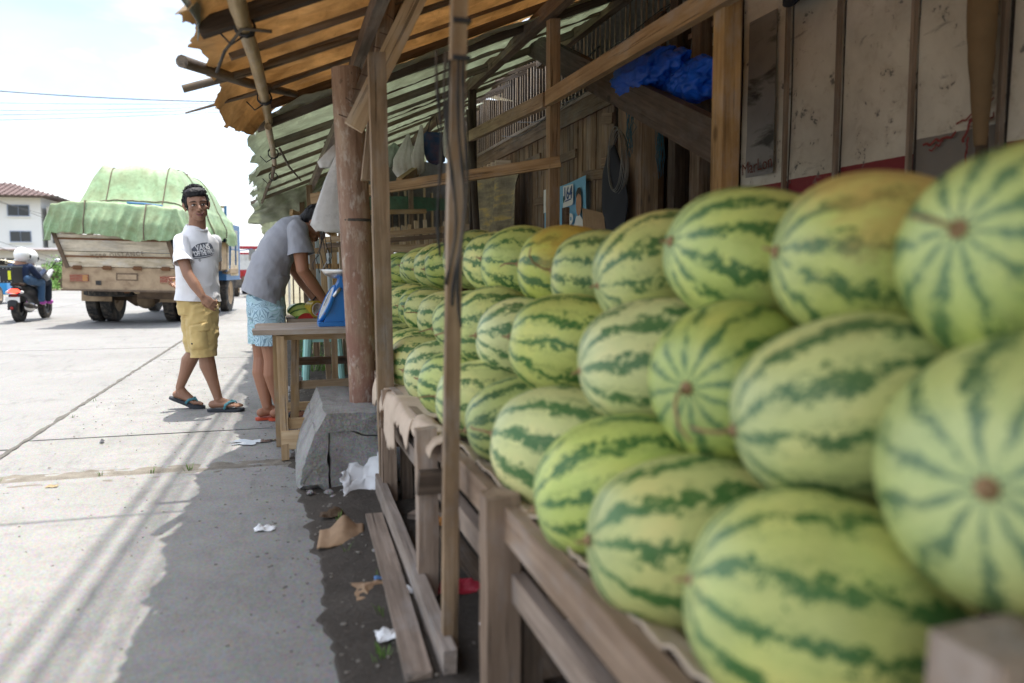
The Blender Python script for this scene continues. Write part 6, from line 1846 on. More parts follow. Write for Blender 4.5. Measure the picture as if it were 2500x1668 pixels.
for (txt, size, x, y, kw) in (('VANS', .042, .012, .022, dict(bold=.0012)), ('"OFF THE WALL"', .036, .020, -.018, dict(bold=.0014, space=.86))):
    me = text_mesh(txt, size, **kw)
    xs_ = 1.15 if txt == 'VANS' else .80
    print_mesh([(v_.co.x*xs_ + x, v_.co.y*1.35 + y + .04*(v_.co.x)**2) for v_ in me.vertices], [list(p.vertices) for p in me.polygons], .0042, MAT['white_ink'], 'shirt_lettering', pr)
ln = [(-.085, -.044), (-.02, -.049), (.05, -.047), (.10, -.040), (.10, -.036), (.05, -.043), (-.02, -.045), (-.085, -.040)]
print_mesh(ln, [list(range(8))], .0042, MAT['white_ink'], 'shirt_lettering', pr)
wh = []
for k in range(13): wh.append((-.033+.009*math.cos(k*math.pi/6*.85+.6), -.067+.009*math.sin(k*math.pi/6*.85+.6)))
wi = [(-.033+(x+.033)*.55, -.067+(y+.067)*.55) for (x, y) in wh][::-1]
wf = wh+wi
print_mesh(wf, [[i, i+1, 24-i, 25-i] for i in range(12)], .0022, MAT['ink'], 'shirt_print', tee)

# ---- the man bent over the cutting table
pb = thing('person', 'person in grey T-shirt and blue leaf-print shorts bending over the table cutting fruit', 'person', (-.06, 5.45, 0))
b2 = MB()
MH2 = Matrix.Translation((.235, 5.43, 1.285)) @ Matrix.Rotation(R(78), 4, 'Z') @ Matrix.Rotation(R(50), 4, 'X')
head(b2, MH2, .98)
Y = Vector((0, 1, 0))
b2.tube([MH2 @ Vector((0, .02, -.03)), Vector((.175, 5.44, 1.275)), Vector((.12, 5.445, 1.26))], [.048, .050, .065], 14)
b2.tube([Vector((-.085, 5.46, .76)), Vector((-.08, 5.46, .86)), Vector((-.035, 5.455, 1.02)), Vector((.035, 5.45, 1.16)), Vector((.105, 5.445, 1.245)), Vector((.14, 5.445, 1.265))], [(.11, .07), (.115, .07), (.13, .085), (.14, .085), (.13, .072), (.08, .055)], 20, up=Y)
s1, e1, w1 = Vector((.125, 5.30, 1.245)), Vector((.150, 5.26, .985)), Vector((.287, 5.36, .79))
seg(b2, [s1, s1.lerp(e1, .5), e1, e1.lerp(w1, .4), w1], [.052, .048, .041, .040, .027])
hand(b2, w1, (.75, .35, -.45), (-.3, .1, -1), 1, curl=(.5, .6, .4), k=.98)
s2, e2, w2 = Vector((.13, 5.60, 1.245)), Vector((.105, 5.68, .985)), Vector((.245, 5.60, .775))
seg(b2, [s2, s2.lerp(e2, .5), e2, e2.lerp(w2, .4), w2], [.050, .046, .040, .038, .026])
hand(b2, w2, (.75, -.25, -.35), (-.3, .1, -1), -1, curl=(.6, .7, .5), k=.95)
h1, k1, a1 = Vector((-.068, 5.40, .68)), Vector((-.050, 5.385, .405)), Vector((-.008, 5.40, .085))
seg(b2, [h1, h1.lerp(k1, .5), k1, k1.lerp(a1, .3) + Vector((-.016, 0, 0)), k1.lerp(a1, .6) + Vector((-.010, 0, 0)), a1], [.075, .070, .055, .058, .046, .032])
h2, k2, a2 = Vector((-.10, 5.53, .68)), Vector((-.118, 5.53, .405)), Vector((-.093, 5.46, .085))
seg(b2, [h2, h2.lerp(k2, .5), k2, k2.lerp(a2, .3) + Vector((-.016, 0, 0)), k2.lerp(a2, .6) + Vector((-.010, 0, 0)), a2], [.088, .075, .055, .058, .046, .032])
_, _, _, LA = foot(b2, a1, (1, -.1), .98, 0.0, .020, 1)
_, _, _, LB = foot(b2, a2, (1, .25), .98, 0.0, .020, -1)
solid('body', b2, .0048, MAT['skin2'], pb, 3)
face_parts(pb, MH2, .98)
hair_cap(pb, MH2, .99, 8, True, 200)
MAT['red_sole'] = plain('red_sole', (.45, .07, .03), .6)
flipflop(pb, LA, MAT['red_sole'], MAT['black_plastic'], 1.0)
flipflop(pb, LB, MAT['red_sole'], MAT['black_plastic'], 1.0)
MB().tube([w2 + Vector((-.012, 0, .02)) + Vector((0, .03*math.cos(a), .0)) + Vector((.02, 0, .024))*math.sin(a) for a in [k*.42 for k in range(16)]], .005, 6).build('wrist_band', MAT['black_plastic'], pb, True)
g = MB()
g.tube([Vector((-.112, 5.46, .74)), Vector((-.095, 5.46, .85)), Vector((-.065, 5.46, .95)), Vector((-.035, 5.455, 1.05)), Vector((.03, 5.45, 1.175)), Vector((.09, 5.445, 1.25)), Vector((.135, 5.442, 1.275)), Vector((.163, 5.44, 1.283))], [(.172, .135), (.172, .133), (.168, .128), (.166, .122), (.168, .112), (.150, .092), (.105, .070), (.066, .060)], 28, up=Y)
g.ell(s1 + Vector((0, .012, 0)), .062, nu=16, nv=12); g.ell(s2, .06, nu=16, nv=12)
g1, g2_ = MB(), MB()
sleeve(g1, s1 + Vector((0, .008, .0)), Vector((.142, 5.275, 1.085)), .066, .080)
sleeve(g2_, s2, Vector((.125, 5.65, 1.085)), .064, .076)
def folds2(c, n):
    d = .005*nz((c.x*4, c.y*5, c.z*4), 2, 3)
    a = c.x*.55 - c.z*.83
    b_ = c.x*.83 + c.z*.55
    d += .0075*math.sin(b_*58+2.5*nz(c, 5, 2))*max(0, .15+nz((c.x*3, c.y*3, c.z*3), 1.6, 7))*min(1, max(0, (1.25-c.z)/.15))
    d += .004*nz((a*4, b_*22, c.y*8), 1.4, 5)
    d += .020*(.38-abs(nz((b_*4.0+a*.6, c.y*3.0, a*1.1), 2.0, 12)))*min(1, max(.1, (1.24-c.z)/.2)) + .008*(.36-abs(nz((c.x*6, c.y*6, c.z*6), 2, 19)))
    if c.z < .95 and c.x > -.06: d += .012*nz((c.x*5, c.y*5, c.z*9), 1.6, 4)
    return d
_d1 = (Vector((.142, 5.275, 1.085))-s1).normalized(); _d2 = (Vector((.125, 5.65, 1.085))-s2).normalized()
t2s = solid('t_shirt', g, .0062, MAT['grey_tee'], pb, 4, folds2, cuts=[((-.095, 5.46, .80), (-.42, 0, -1), .36)])
solid('sleeve', g1, .006, MAT['grey_tee'], t2s, 4, folds2, cuts=[((.142, 5.275, 1.085), _d1, .2)])
solid('sleeve', g2_, .006, MAT['grey_tee'], t2s, 4, folds2, cuts=[((.125, 5.65, 1.085), _d2, .2)])
s3 = MB()
s3.tube([Vector((-.085, 5.46, .83)), Vector((-.08, 5.46, .74)), Vector((-.078, 5.46, .68))], [(.150, .115), (.155, .122), (.15, .12)], 24, up=Y)
s3.tube([Vector((-.068, 5.39, .74)), Vector((-.062, 5.39, .62)), Vector((-.055, 5.39, .500)), Vector((-.052, 5.39, .43))], [(.105, .10), (.102, .094), (.097, .090), (.095, .09)], 22, up=(1, 0, 0))
s3.tube([Vector((-.10, 5.53, .74)), Vector((-.103, 5.53, .62)), Vector((-.105, 5.525, .505)), Vector((-.106, 5.52, .43))], [(.105, .10), (.102, .094), (.097, .090), (.095, .09)], 22, up=(1, 0, 0))
solid('leaf_print_shorts', s3, .0065, MAT['leaf_print'], pb, 4, lambda c, n: .014*(.36-abs(nz((c.x*4+c.z, c.y*4, c.z*2.5), 2, 5)))+.004*nz(c, 22, 3), cuts=[((-.055, 5.39, .50), (0, 0, -1), .13), ((-.105, 5.525, .503), (0, 0, -1), .13)])
# ------------------------------------------------------------------ street: trucks, scooter, houses, wires
MAT['mud_tan'] = plain('mud_coated_paint', (.42, .31, .20), .8, var=.2, scale=6, bmp=.2, dirt=(.16, .10, .06), dirt_amt=.6, dirt_scale=5)
MAT['mud_dark'] = plain('mud_dark_metal', (.12, .085, .06), .85, var=.3, dirt=(.28, .20, .13), dirt_amt=.5)
MAT['rust'] = plain('rusty_iron', (.16, .075, .035), .8, var=.3)
MAT['cream_board'] = wood('cream_painted_boards', (.58, .49, .36), (.74, .66, .52), dv=.08, stain=.5)
MAT['blue_paint'] = plain('blue_paint', (.05, .16, .36), .45)
MAT['red_paint'] = plain('red_paint', (.42, .03, .045), .45, dirt=(.15, .05, .05), dirt_amt=.5)
MAT['grey_paint'] = plain('pale_grey_paint', (.55, .55, .53), .55, dirt=(.25, .24, .22), dirt_amt=.6)
MAT['tail_red'] = plain('red_lens', (.35, .03, .02), .2)
MAT['amber'] = plain('amber_lens', (.55, .22, .03), .2)
MAT['glass'] = plain('dark_glass', (.03, .035, .04), .08, spec=.6)
MAT['tyre'] = plain('tyre_rubber', (.03, .03, .03), .85, dirt=(.20, .16, .12), dirt_amt=.6, dirt_scale=7)
MAT['faded_lettering'] = plain('faded_lettering', (.13, .10, .075), .8)

def wheel(parent, M, r=.45, w=.24, tread=28, rim_mat=None, nm='wheel'):
    """axis along local X of M"""
    MR = M @ Matrix.Rotation(R(90), 4, 'Y')
    prof = [(r*.60, -w*.46), (r*.84, -w*.5), (r*.965, -w*.44), (r, -w*.36), (r, w*.36), (r*.965, w*.44), (r*.84, w*.5), (r*.60, w*.46)]
    ty = MB().lathe(prof, 48, MR, True).build(nm, MAT['tyre'], parent, auto=R(30))
    mb = MB()
    for k in range(tread):
        a = 2*math.pi*k/tread
        for s in (-1, 1):
            mb.box((0, 0, 0), (.012, .035, w*.36))
            for i in range(8):
                p = mb.v[-8+i]
                q = Matrix.Rotation(a + (.07 if s > 0 else 0), 4, 'Z') @ Vector((p.x + r+.002, p.y, p.z + s*w*.2))
                mb.v[-8+i] = MR @ q
    mb.build('tread', MAT['tyre'], ty)
    rm = MB().lathe([(0, -w*.10), (r*.25, -w*.12), (r*.30, -w*.26), (r*.50, -w*.30), (r*.60, -w*.46), (r*.62, -w*.40), (r*.62, w*.40), (r*.60, w*.46), (r*.50, w*.30), (r*.30, w*.26), (r*.25, w*.12), (0, w*.10)], 28, MR).build('rim', rim_mat or MAT['mud_tan'], ty, auto=R(30))
    return ty

# ---- the loaded truck --------------------------------------------------
TK = Matrix.Translation((-2.65, 15.3, -.012)) @ Matrix.Rotation(R(-8), 4, 'Z') @ Matrix.Rotation(R(1.3), 4, 'Y')
tk = thing('truck', 'muddy cargo truck with a green tarpaulin over its load, parked in the road', 'truck', (-2.65, 15.3, 0), rotz=R(-8))
def tb(nm, c, s, mat, par=None):
    return MB().box(c, s).build(nm, mat, par or tk, M=TK)
pan = tb('rear_panel', (0, .02, .815), (1.92, .06, .40), MAT['mud_tan'])
tb('plate_recess', (.10, -.0125, .86), (.36, .012, .13), MAT['mud_dark'], pan)
tb('plate_recess_floor', (.10, -.021, .855), (.31, .006, .085), MAT['mud_tan'], pan)
tb('socket', (-.37, -.016, .745), (.09, .015, .075), MAT['black_rubber'], pan)
tb('bumper_lip', (0, -.005, .615), (1.94, .09, .03), MAT['mud_dark'], pan)
for (x, ) in ((-.68,), (.80,)):
    tl = tb('tail_light', (x, -.02, .825), (.30, .03, .12), MAT['tail_red'])
    for k in range(5): tb('guard_bar', (x, -.042, .775+.025*k), (.32, .012, .008), MAT['mud_tan'], tl)
    tb('amber_lens', (x+.10, -.037, .825), (.08, .006, .11), MAT['amber'], tl)
# tailgate: separate boards between iron straps, leaning out at the top
tg = bpy.data.objects.new('tailgate', None); link(tg, tk, TK)
def gate_pt(u, t):       # u across 0..1, t up 0..1
    bl, br, tl_, tr_ = Vector((-.86, -.03, 1.02)), Vector((.93, -.03, 1.03)), Vector((-1.02, -.22, 1.66)), Vector((.80, -.20, 1.65))
    return (bl.lerp(br, u)).lerp(tl_.lerp(tr_, u), t)
for (t0, t1) in ((.0, .27), (.285, .40), (.415, .73), (.75, .86), (.875, 1.0)):
    mb = MB(); n = 10
    for k in range(n+1):
        for (t, d) in ((t0, 0), (t1, 0), (t1, .03), (t0, .03)):
            p = gate_pt(k/n, t); mb.v.append(p + Vector((0, d + .004*nz((k*.7, t*9, 0)), .003*nz((k, t*5, 2)))))
    for k in range(n):
        for q in range(4):
            a, b_ = k*4+q, k*4+(q+1) % 4; mb.f.append([a, b_, b_+4, a+4])
    mb.f.append([0, 3, 2, 1]); e = n*4; mb.f.append([e, e+1, e+2, e+3])
    mb.build('board', MAT['cream_board'], tg, M=TK)
for (t) in (.275, .74):
    MB().bar(gate_pt(0, t) + Vector((0, -.006, 0)), gate_pt(1, t) + Vector((0, -.006, 0)), .02, .03).build('iron_strap', MAT['rust'], tg, M=TK)
for u in (.0, 1.0):
    MB().bar(gate_pt(u, -.03) + Vector((0, -.01, 0)), gate_pt(u, 1.02) + Vector((0, -.01, 0)), .05, .06, up=(1, 0, 0)).build('iron_edge', MAT['mud_dark'], tg, M=TK)
for u in (.09, .36, .64, .90):
    MB().box(gate_pt(u, -.01) + Vector((0, -.02, -.01)), (.13, .03, .07)).build('hinge', MAT['rust'], tg, M=TK)
    MB().tube([gate_pt(u, -.01) + Vector((-.08, -.04, -.01)), gate_pt(u, -.01) + Vector((.08, -.04, -.01))], .014, 8).build('hinge_pin', MAT['rust'], tg, M=TK)
zdir = (gate_pt(.5, 1)-gate_pt(.5, 0)).normalized(); xdir = (gate_pt(1, .5)-gate_pt(0, .5)).normalized(); ndir = xdir.cross(zdir)
Mg = Matrix((xdir, zdir, ndir)).transposed().to_4x4(); Mg.translation = gate_pt(.50, .345) + ndir*.045
place_text('KEEP DISTANCE', .105, TK @ Mg, MAT['faded_lettering'], tg, space=1.25)
# bed, frame, underside
tb('bed_floor', (0, 2.1, 1.0), (1.86, 4.1, .06), MAT['mud_dark'])
for s in (-1, 1):
    tb('side_board', (s*.94, 2.1, 1.30), (.05, 4.1, .60), MAT['mud_tan'])
    for k in range(6): tb('side_stake', (s*.985, .15+k*.78, 1.30), (.03, .08, .66), MAT['cream_board'] if k % 2 else MAT['mud_dark'])
    tb('chassis_rail', (s*.36, 2.75, .80), (.08, 5.3, .18), MAT['mud_dark'])
    tb('mud_flap', (s*.68, .78, .50), (.52, .02, .22), MAT['mud_tan'])
MB().tube([Vector((-.85, 1.25, .455)), Vector((-.3, 1.25, .455)), Vector((-.15, 1.25, .455)), Vector((.15, 1.25, .455)), Vector((.3, 1.25, .455)), Vector((.85, 1.25, .455))], [.06, .07, .17, .17, .07, .06], 16).build('axle', MAT['mud_dark'], tk, True, TK)
MB().ell((0.05, 1.22, .44), (.20, .18, .20)).build('differential', MAT['mud_tan'], tk, True, TK)
wheel(tk, TK @ Matrix.Translation((-.36, .55, .60)) @ Matrix.Rotation(R(90), 4, 'Y'), .43, .20, nm='spare_wheel')
MB().tube([Vector((.15, .45, .60)), Vector((.92, .45, .60))], .14, 20).build('fuel_tank', MAT['mud_dark'], tk, False, TK, auto=R(40))
MB().ell((.20, .18, .62), .065).build('exhaust', MAT['mud_tan'], tk, True, TK)
MB().tube([Vector((-.28, .30, .60)), Vector((-.1, .28, .585)), Vector((.05, .30, .60))], [.03, .05, .03], 10).build('tow_hook', MAT['rust'], tk, True, TK)
for x in (-.80, -.545, .545, .80): wheel(tk, TK @ Matrix.Translation((x, 1.25, .455)), .455, .22)
for x in (-.80, .80): wheel(tk, TK @ Matrix.Translation((x, 4.75, .455)), .455, .22)
# cab and headboard
cabo = tb('cab', (0, 5.0, 1.40), (1.84, 1.6, 1.3), MAT['blue_paint'])
tb('cab_window', (.923, 5.1, 1.70), (.01, .8, .45), MAT['glass'], cabo)
tb('cab_door', (.926, 5.1, 1.15), (.012, .9, .6), MAT['cream_board'], cabo)
tb('cab_step', (.94, 4.75, .96), (.10, 1.0, .10), MAT['mud_tan'], cabo)
tb('fender', (.90, 4.75, .93), (.14, 1.1, .07), MAT['mud_tan'], cabo)
hb_ = bpy.data.objects.new('headboard', None); link(hb_, tk, TK)
for x in (-.92, -.3, .3, .92): MB().bar((x, 4.15, .95), (x, 4.15, 2.42), .05, .05, up=(0, 1, 0)).build('upright', MAT['blue_paint'], hb_, M=TK)
for z in (2.40, 2.05, 1.7): MB().bar((-.92, 4.15, z), (.92, 4.15, z), .04, .05).build('crossbar', MAT['mud_tan'], hb_, M=TK)
MB().box((.6, 4.18, 2.1), (.5, .02, .35)).build('board', MAT['cream_board'], hb_, M=TK)
MB().tube([Vector((.98, 4.3, 1.1)), Vector((1.0, 4.3, 1.75)), Vector((1.02, 4.34, 1.84)), Vector((1.06, 4.4, 1.84)), Vector((1.08, 4.44, 1.75)), Vector((1.08, 4.45, 1.1))], .018, 8).build('grab_rail', MAT['blue_paint'], tk, True, TK)
mr = MB().tube([Vector((.93, 5.7, 1.45)), Vector((1.22, 5.75, 1.50)), Vector((1.22, 5.75, 1.36))], .012, 8).build('mirror_arm', MAT['blue_paint'], tk, True, TK)
MB().box((1.23, 5.74, 1.36), (.16, .04, .28)).build('mirror', MAT['steel'], mr, M=TK)
# green tarpaulin lashed over the load, hanging in folds over the sides and tail
MAT['truck_tarp'] = tarp_mat('bright_green_tarp', (.33, .47, .27), (.38, .52, .3), .12, .45, dirt=(.24, .24, .12))
def tarp_h(x, y):
    a = 2.10 - .05*abs(x)
    t = max(0, min(1, (y-.55)/.65)); t = t*t*(3-2*t)
    hump = 1 - max(0, (abs(x+.02)-.50)/.50)**2*.95
    b_ = 2.10 + .78*max(0, hump)*(1 - max(0, (y-3.3)/1.0)**2*.5)
    return a*(1-t) + b_*t + .06*nz((x*1.7, y*1.7, 1)) + .06*(.4-abs(nz((x*2.6+y*1.1, y*2.0, 5)))) + .025*(.5-abs(nz((x*6, y*4, 8))))
def truck_tarp(u, v):
    W, sk = 1.01, .62
    s = (u-.5)*2*(W+sk); x = max(-W, min(W, s)); ex = abs(s)-W if abs(s) > W else 0
    yl = -.30
    q = -.30-.62 + v*(4.45+.62+.30); y = max(yl, q); ey = yl-q if q < yl else 0
    z = tarp_h(x, y)
    drop = ex + ey
    sgn = 1 if s > 0 else -1
    per = x*1.0 + y*1.0
    fold = (.16*(.5-abs(nz((x*2.4, .3, 0), 1, 2))*1.8) + .12*(.4-abs(nz((x*5.5+ey*1.5, .7, 0), 1, 6))*1.5)) * min(1, ey*3.5) if ey > 0 else 0
    foldx = (.16*(.5-abs(nz((y*2.2, .3, 4), 1, 2))*1.6) + .12*(.4-abs(nz((y*5.1+ex, .7, 3), 1, 6)))) * min(1, ex*3.5) if ex > 0 else 0
    cut = .50 + .12*nz((x*1.3+3, y*1.3, 0)) + (.14 if (ex > 0 and ey > 0) else 0) + .02*nz((x*6, y*6, 0))
    dz = min(drop, cut)
    # ridges running down from the hump
    rid = .11*(.35-abs(nz((x*3.4+y*.5, y*.5, 3), 1, 4))) * max(0, min(1, (y-.6)/.6)) * max(0, 1-(y-1.3)/1.5 if y > 1.3 else 1)
    return (x + sgn*(foldx + .05*min(1, ex*3)) , y - fold - .05*min(1, ey*3) + (0 if ey == 0 else .0), z - dz + rid - .03*math.sin(min(1, drop*8)*1.57))
o = MB().grid(truck_tarp, 160, 170).build('load_tarpaulin', MAT['truck_tarp'], None, True, TK)
so_ = o.modifiers.new('thick', 'SOLIDIFY'); so_.thickness = .006
tag(o, 'bright green tarpaulin lashed over the cargo truck\'s load', 'tarpaulin')
for (q, along) in ((.30, 0), (.52, 0), (.74, 0), (.36, 1), (.66, 1)):
    pts = []
    for k in range(61):
        a_, b_ = (k/60, q) if not along else (q, k/60)
        p = Vector(truck_tarp(a_, b_)); p.z += .012
        if not along: p.x += .012*(1 if a_ > .5 else -1)*(1 if abs(a_-.5) > .31 else 0)
        if along and b_ < .12: p.y -= .02
        pts.append(p)
    MB().tube(pts, .010, 5).build('rope', MAT['mud_dark'], o, True, TK)
mb = MB(); mb.tube([Vector((.15, -.1, 2.13)), Vector((.35, .05, 2.135)), Vector((.62, .3, 2.12))], .02, 6); mb.build('lashing', MAT['blue_paint'], o, True, TK)

# ---- the red truck beyond ------------------------------------------------
T2 = Matrix.Translation((-.78, 29.0, -.012)) @ Matrix.Rotation(R(-3), 4, 'Z')
r2k = thing('truck', 'red truck with a pale grey tailgate beyond the cargo truck', 'truck', (-.78, 29, 0), rotz=R(-3))
def t2b(nm, c, s, mat, par=None): return MB().box(c, s).build(nm, mat, par or r2k, M=T2)
t2b('tailgate', (0, 0, 1.21), (1.75, .06, .52), MAT['grey_paint'])
for s in (-1, 1): t2b('side_board', (s*.86, 1.6, 1.21), (.05, 3.1, .50), MAT['grey_paint'])
rp = t2b('rear_frame', (0, .05, .80), (1.78, .12, .30), MAT['red_paint'])
for s in (-1, 1):
    t2b('tail_light', (s*.55, -.025, .80), (.36, .03, .16), MAT['tail_red'], rp); t2b('amber_lens', (s*.80, -.03, .80), (.09, .03, .14), MAT['amber'], rp)
t2b('bumper', (0, .02, .48), (1.7, .12, .30), MAT['black_rubber'])
t2b('chassis', (0, 2.2, .62), (.8, 4.6, .2), MAT['mud_dark'])
c2 = t2b('cab', (0, 4.0, 1.15), (1.72, 1.5, .9), MAT['red_paint'])
for x in (-.82, -.25, .82): t2b('roof_post', (x, 3.3, 1.68), (.07, .08, .30), MAT['red_paint'], c2)
t2b('roof', (0, 4.0, 1.80), (1.72, 1.5, .09), MAT['red_paint'], c2)
t2b('rear_box', (.42, 3.2, 1.66), (.85, .10, .36), MAT['blue_tarp'] if False else plain('slate_box', (.22, .26, .30), .5), c2)
for x in (-.72, .72):
    wheel(r2k, T2 @ Matrix.Translation((x, .95, .36)), .36, .2); wheel(r2k, T2 @ Matrix.Translation((x, 4.1, .36)), .36, .2)

# ---- scooter with two riders -----------------------------------------------
MS = Matrix.Translation((-4.70, 17.0, -.012)) @ Matrix.Rotation(R(-6), 4, 'Z')
ms = thing('scooter', 'black scooter with a big top box, riding along the road', 'scooter', (-4.7, 17, 0), rotz=R(-6))
def sb(nm, mb, mat, par=None, smooth=True, auto=None): return mb.build(nm, mat, par or ms, smooth, MS, auto)
V3 = lambda *a: Vector(a)
for (y, ) in ((.0,), (1.22,)): wheel(ms, MS @ Matrix.Translation((0, y, .245)), .245, .12, 20, MAT['black_plastic'])
sb('body_fairing', MB().tube([V3(0, -.10, .60), V3(0, .15, .62), V3(0, .5, .55), V3(0, .75, .38), V3(0, .95, .40), V3(0, 1.08, .75), V3(0, 1.0, .92)], [(.07, .10), (.11, .15), (.12, .15), (.10, .15), (.09, .17), (.10, .16), (.05, .10)], 16, up=(0, 0, 1)), MAT['black_plastic'])
sb('seat', MB().tube([V3(0, -.05, .70), V3(0, .3, .74), V3(0, .62, .72)], [(.05, .12), (.06, .14), (.05, .11)], 14, up=(0, 0, 1)), MAT['black_rubber'])
tlm, nt, b = new_mat('lit_tail_lamp', .3); setc(nt, b, (.6, .02, .02)); b.inputs['Emission Color'].default_value = (1, .05, .03, 1); b.inputs['Emission Strength'].default_value = 1.6
sb('tail_lamp', MB().ell((0, -.19, .585), (.10, .05, .045)), tlm)
for s in (-1, 1): sb('indicator', MB().ell((s*.12, -.16, .56), (.035, .05, .03)), MAT['white_paint'])
sb('number_plate', MB().box((0, -.26, .425), (.24, .012, .10)), MAT['white_paint'], None, False)
sb('mudguard', MB().tube([V3(0, -.20, .52), V3(0, -.27, .38), V3(0, -.31, .24)], [(.02, .09), (.015, .09), (.012, .08)], 10, up=(0, 1, 0)), MAT['black_plastic'])
sb('reflector', MB().lathe([(0, 0), (.03, 0), (.03, .01), (0, .01)], 14, Matrix.Translation((0, -.315, .27)) @ Matrix.Rotation(R(90), 4, 'X')), MAT['tail_red'])
sb('engine', MB().ell((.13, .12, .27), (.08, .22, .10)).ell((-.12, .10, .30), (.07, .2, .09)), MAT['steel'])
sb('exhaust', MB().tube([V3(.17, .35, .25), V3(.19, .0, .30), V3(.19, -.18, .33)], [.03, .05, .045], 12), MAT['black_rubber'])
sb('fork', MB().tube([V3(0, 1.22, .245), V3(0, 1.05, .62), V3(0, .98, .93)], .025, 8), MAT['steel'])
sb('handlebar', MB().tube([V3(-.32, .86, .93), V3(-.12, .97, .97), V3(.12, .97, .97), V3(.32, .86, .93)], .015, 8), MAT['black_plastic'])
for s in (-1, 1):
    mm = sb('mirror_stalk', MB().tube([V3(s*.22, .92, .96), V3(s*.34, .95, 1.14)], .007, 6), MAT['black_plastic'])
    sb('mirror', MB().ell((s*.37, .95, 1.16), (.06, .02, .04)), MAT['steel'], mm)
tbx = sb('top_box', MB().box((-.10, -.36, .88), (.50, .40, .28)), MAT['black_plastic'], None, False)
sb('lid', MB().box((-.10, -.36, 1.035), (.52, .42, .03)), plain('box_lid_grey', (.10, .12, .13), .5), tbx, False)
for x in (-.10,):
    sb('strap', MB().box((x, -.565, .97), (.06, .012, .10)), MAT['white_paint'], tbx, False); sb('strap', MB().box((x, -.565, .81), (.06, .012, .10)), MAT['white_paint'], tbx, False)
ylm = plain('reflective_yellow', (.65, .68, .03), .4)
sb('reflective_tape', MB().box((.09, -.563, .88), (.05, .01, .16)), ylm, tbx, False)
for k in range(8):
    for z in (.76, 1.0): sb('rivet', MB().ell((-.32+.062*k, -.565, z), (.008, .006, .008), nu=6, nv=4), MAT['steel'], tbx)
MAT['navy'] = cloth_mat('navy_jacket', (.018, .032, .075), 200)
MAT['grey_sleeve'] = cloth_mat('light_grey_knit', (.42, .43, .45), 200)
MAT['denim'] = cloth_mat('blue_denim', (.06, .13, .25), 260, var=.2)
MAT['dark_denim'] = cloth_mat('dark_trousers', (.03, .04, .06), 260)
MAT['helmet'] = plain('white_helmet', (.80, .80, .80), .18, spec=.6, var=.02)
MAT['pink'] = plain('pink_shoe', (.42, .07, .40), .6)
def rider(y, lean, top_mat, sleeve_mat, leg_mat, shoe_mat, lab, hz, scale=1.0):
    p = thing('person', lab, 'person', MS @ Vector((0, y, .7)))
    A = lambda x, yy, z: Vector((x, y+yy, z))
    mb = MB()
    hd = A(.03, lean*.62, hz)
    mb.ell(hd, (.085, .10, .11)); seg(mb, [hd, A(0, lean*.45, hz-.2)], [.05, .06])
    seg(mb, [A(0, 0, .82), A(0, lean*.2, 1.0), A(0, lean*.42, hz-.18)], [.13, .12, .12])
    for s in (-1, 1):
        seg(mb, [A(s*.17, lean*.42, hz-.2), A(s*.24, lean*.5+.16, hz-.38), A(s*.26, .44+lean*.3, .94)], [.05, .042, .03])
        mb.ell(A(s*.26, .48+lean*.3, .94), (.035, .05, .03))
        seg(mb, [A(s*.10, 0, .80), A(s*.19, .42, .72), A(s*.18, .46, .36)], [.08, .06, .04])
        mb.ell(A(s*.18, .52, .32), (.04, .10, .035))
    solid('body', mb, .012, MAT['skin'], p, 3, M=MS)
    j = MB(); j.tube([A(0, -.02, .74), A(0, .0, .86), A(0, lean*.2, 1.02), A(0, lean*.40, hz-.2), A(0, lean*.45, hz-.13)], [(.17, .13), (.17, .13), (.18, .13), (.19, .12), (.08, .08)], 18, up=(1, 0, 0))
    solid('jacket', j, .012, top_mat, p, 4, lambda c, n: .010*nz(c, 9, 3), MS)
    for s in (-1, 1):
        q = MB(); seg(q, [A(s*.16, lean*.40, hz-.21), A(s*.25, lean*.5+.15, hz-.39), A(s*.265, .40+lean*.3, .95)], [.075, .062, .048]); solid('sleeve', q, .012, sleeve_mat, p, 3, lambda c, n: .006*nz(c, 14, 3), MS)
        q = MB(); seg(q, [A(s*.09, -.02, .80), A(s*.20, .42, .725), A(s*.185, .45, .40)], [.105, .085, .062]); solid('trouser_leg', q, .012, leg_mat, p, 3, lambda c, n: .006*nz(c, 14, 3), MS)
        q = MB(); q.ell(A(s*.185, .52, .335), (.05, .12, .045)); q.build('shoe', shoe_mat, p, True, MS)
    hl = MB(); hl.ell(hd + Vector((0, -.01, .02)), (.135, .155, .15), nu=24, nv=18)
    h_ = hl.build('helmet', MAT['helmet'], p, True, MS)
    MB().ell(hd + Vector((.0, .045, -.015)), (.131, .12, .085), nu=20, nv=14).build('visor', MAT['glass'], h_, True, MS)
    MB().ell(hd + Vector((.128, .02, .0)), (.02, .035, .035), nu=10, nv=8).build('visor_hinge', MAT['black_plastic'], h_, True, MS)
    return p
rider(.12, .10, MAT['navy'], MAT['navy'], MAT['denim'], MAT['pink'], 'pillion rider in navy jacket, jeans and white helmet on the scooter', 1.235)
rider(.46, .16, MAT['grey_sleeve'], MAT['grey_sleeve'], MAT['dark_denim'], MAT['pink'], 'front rider in light grey top steering the scooter', 1.20)

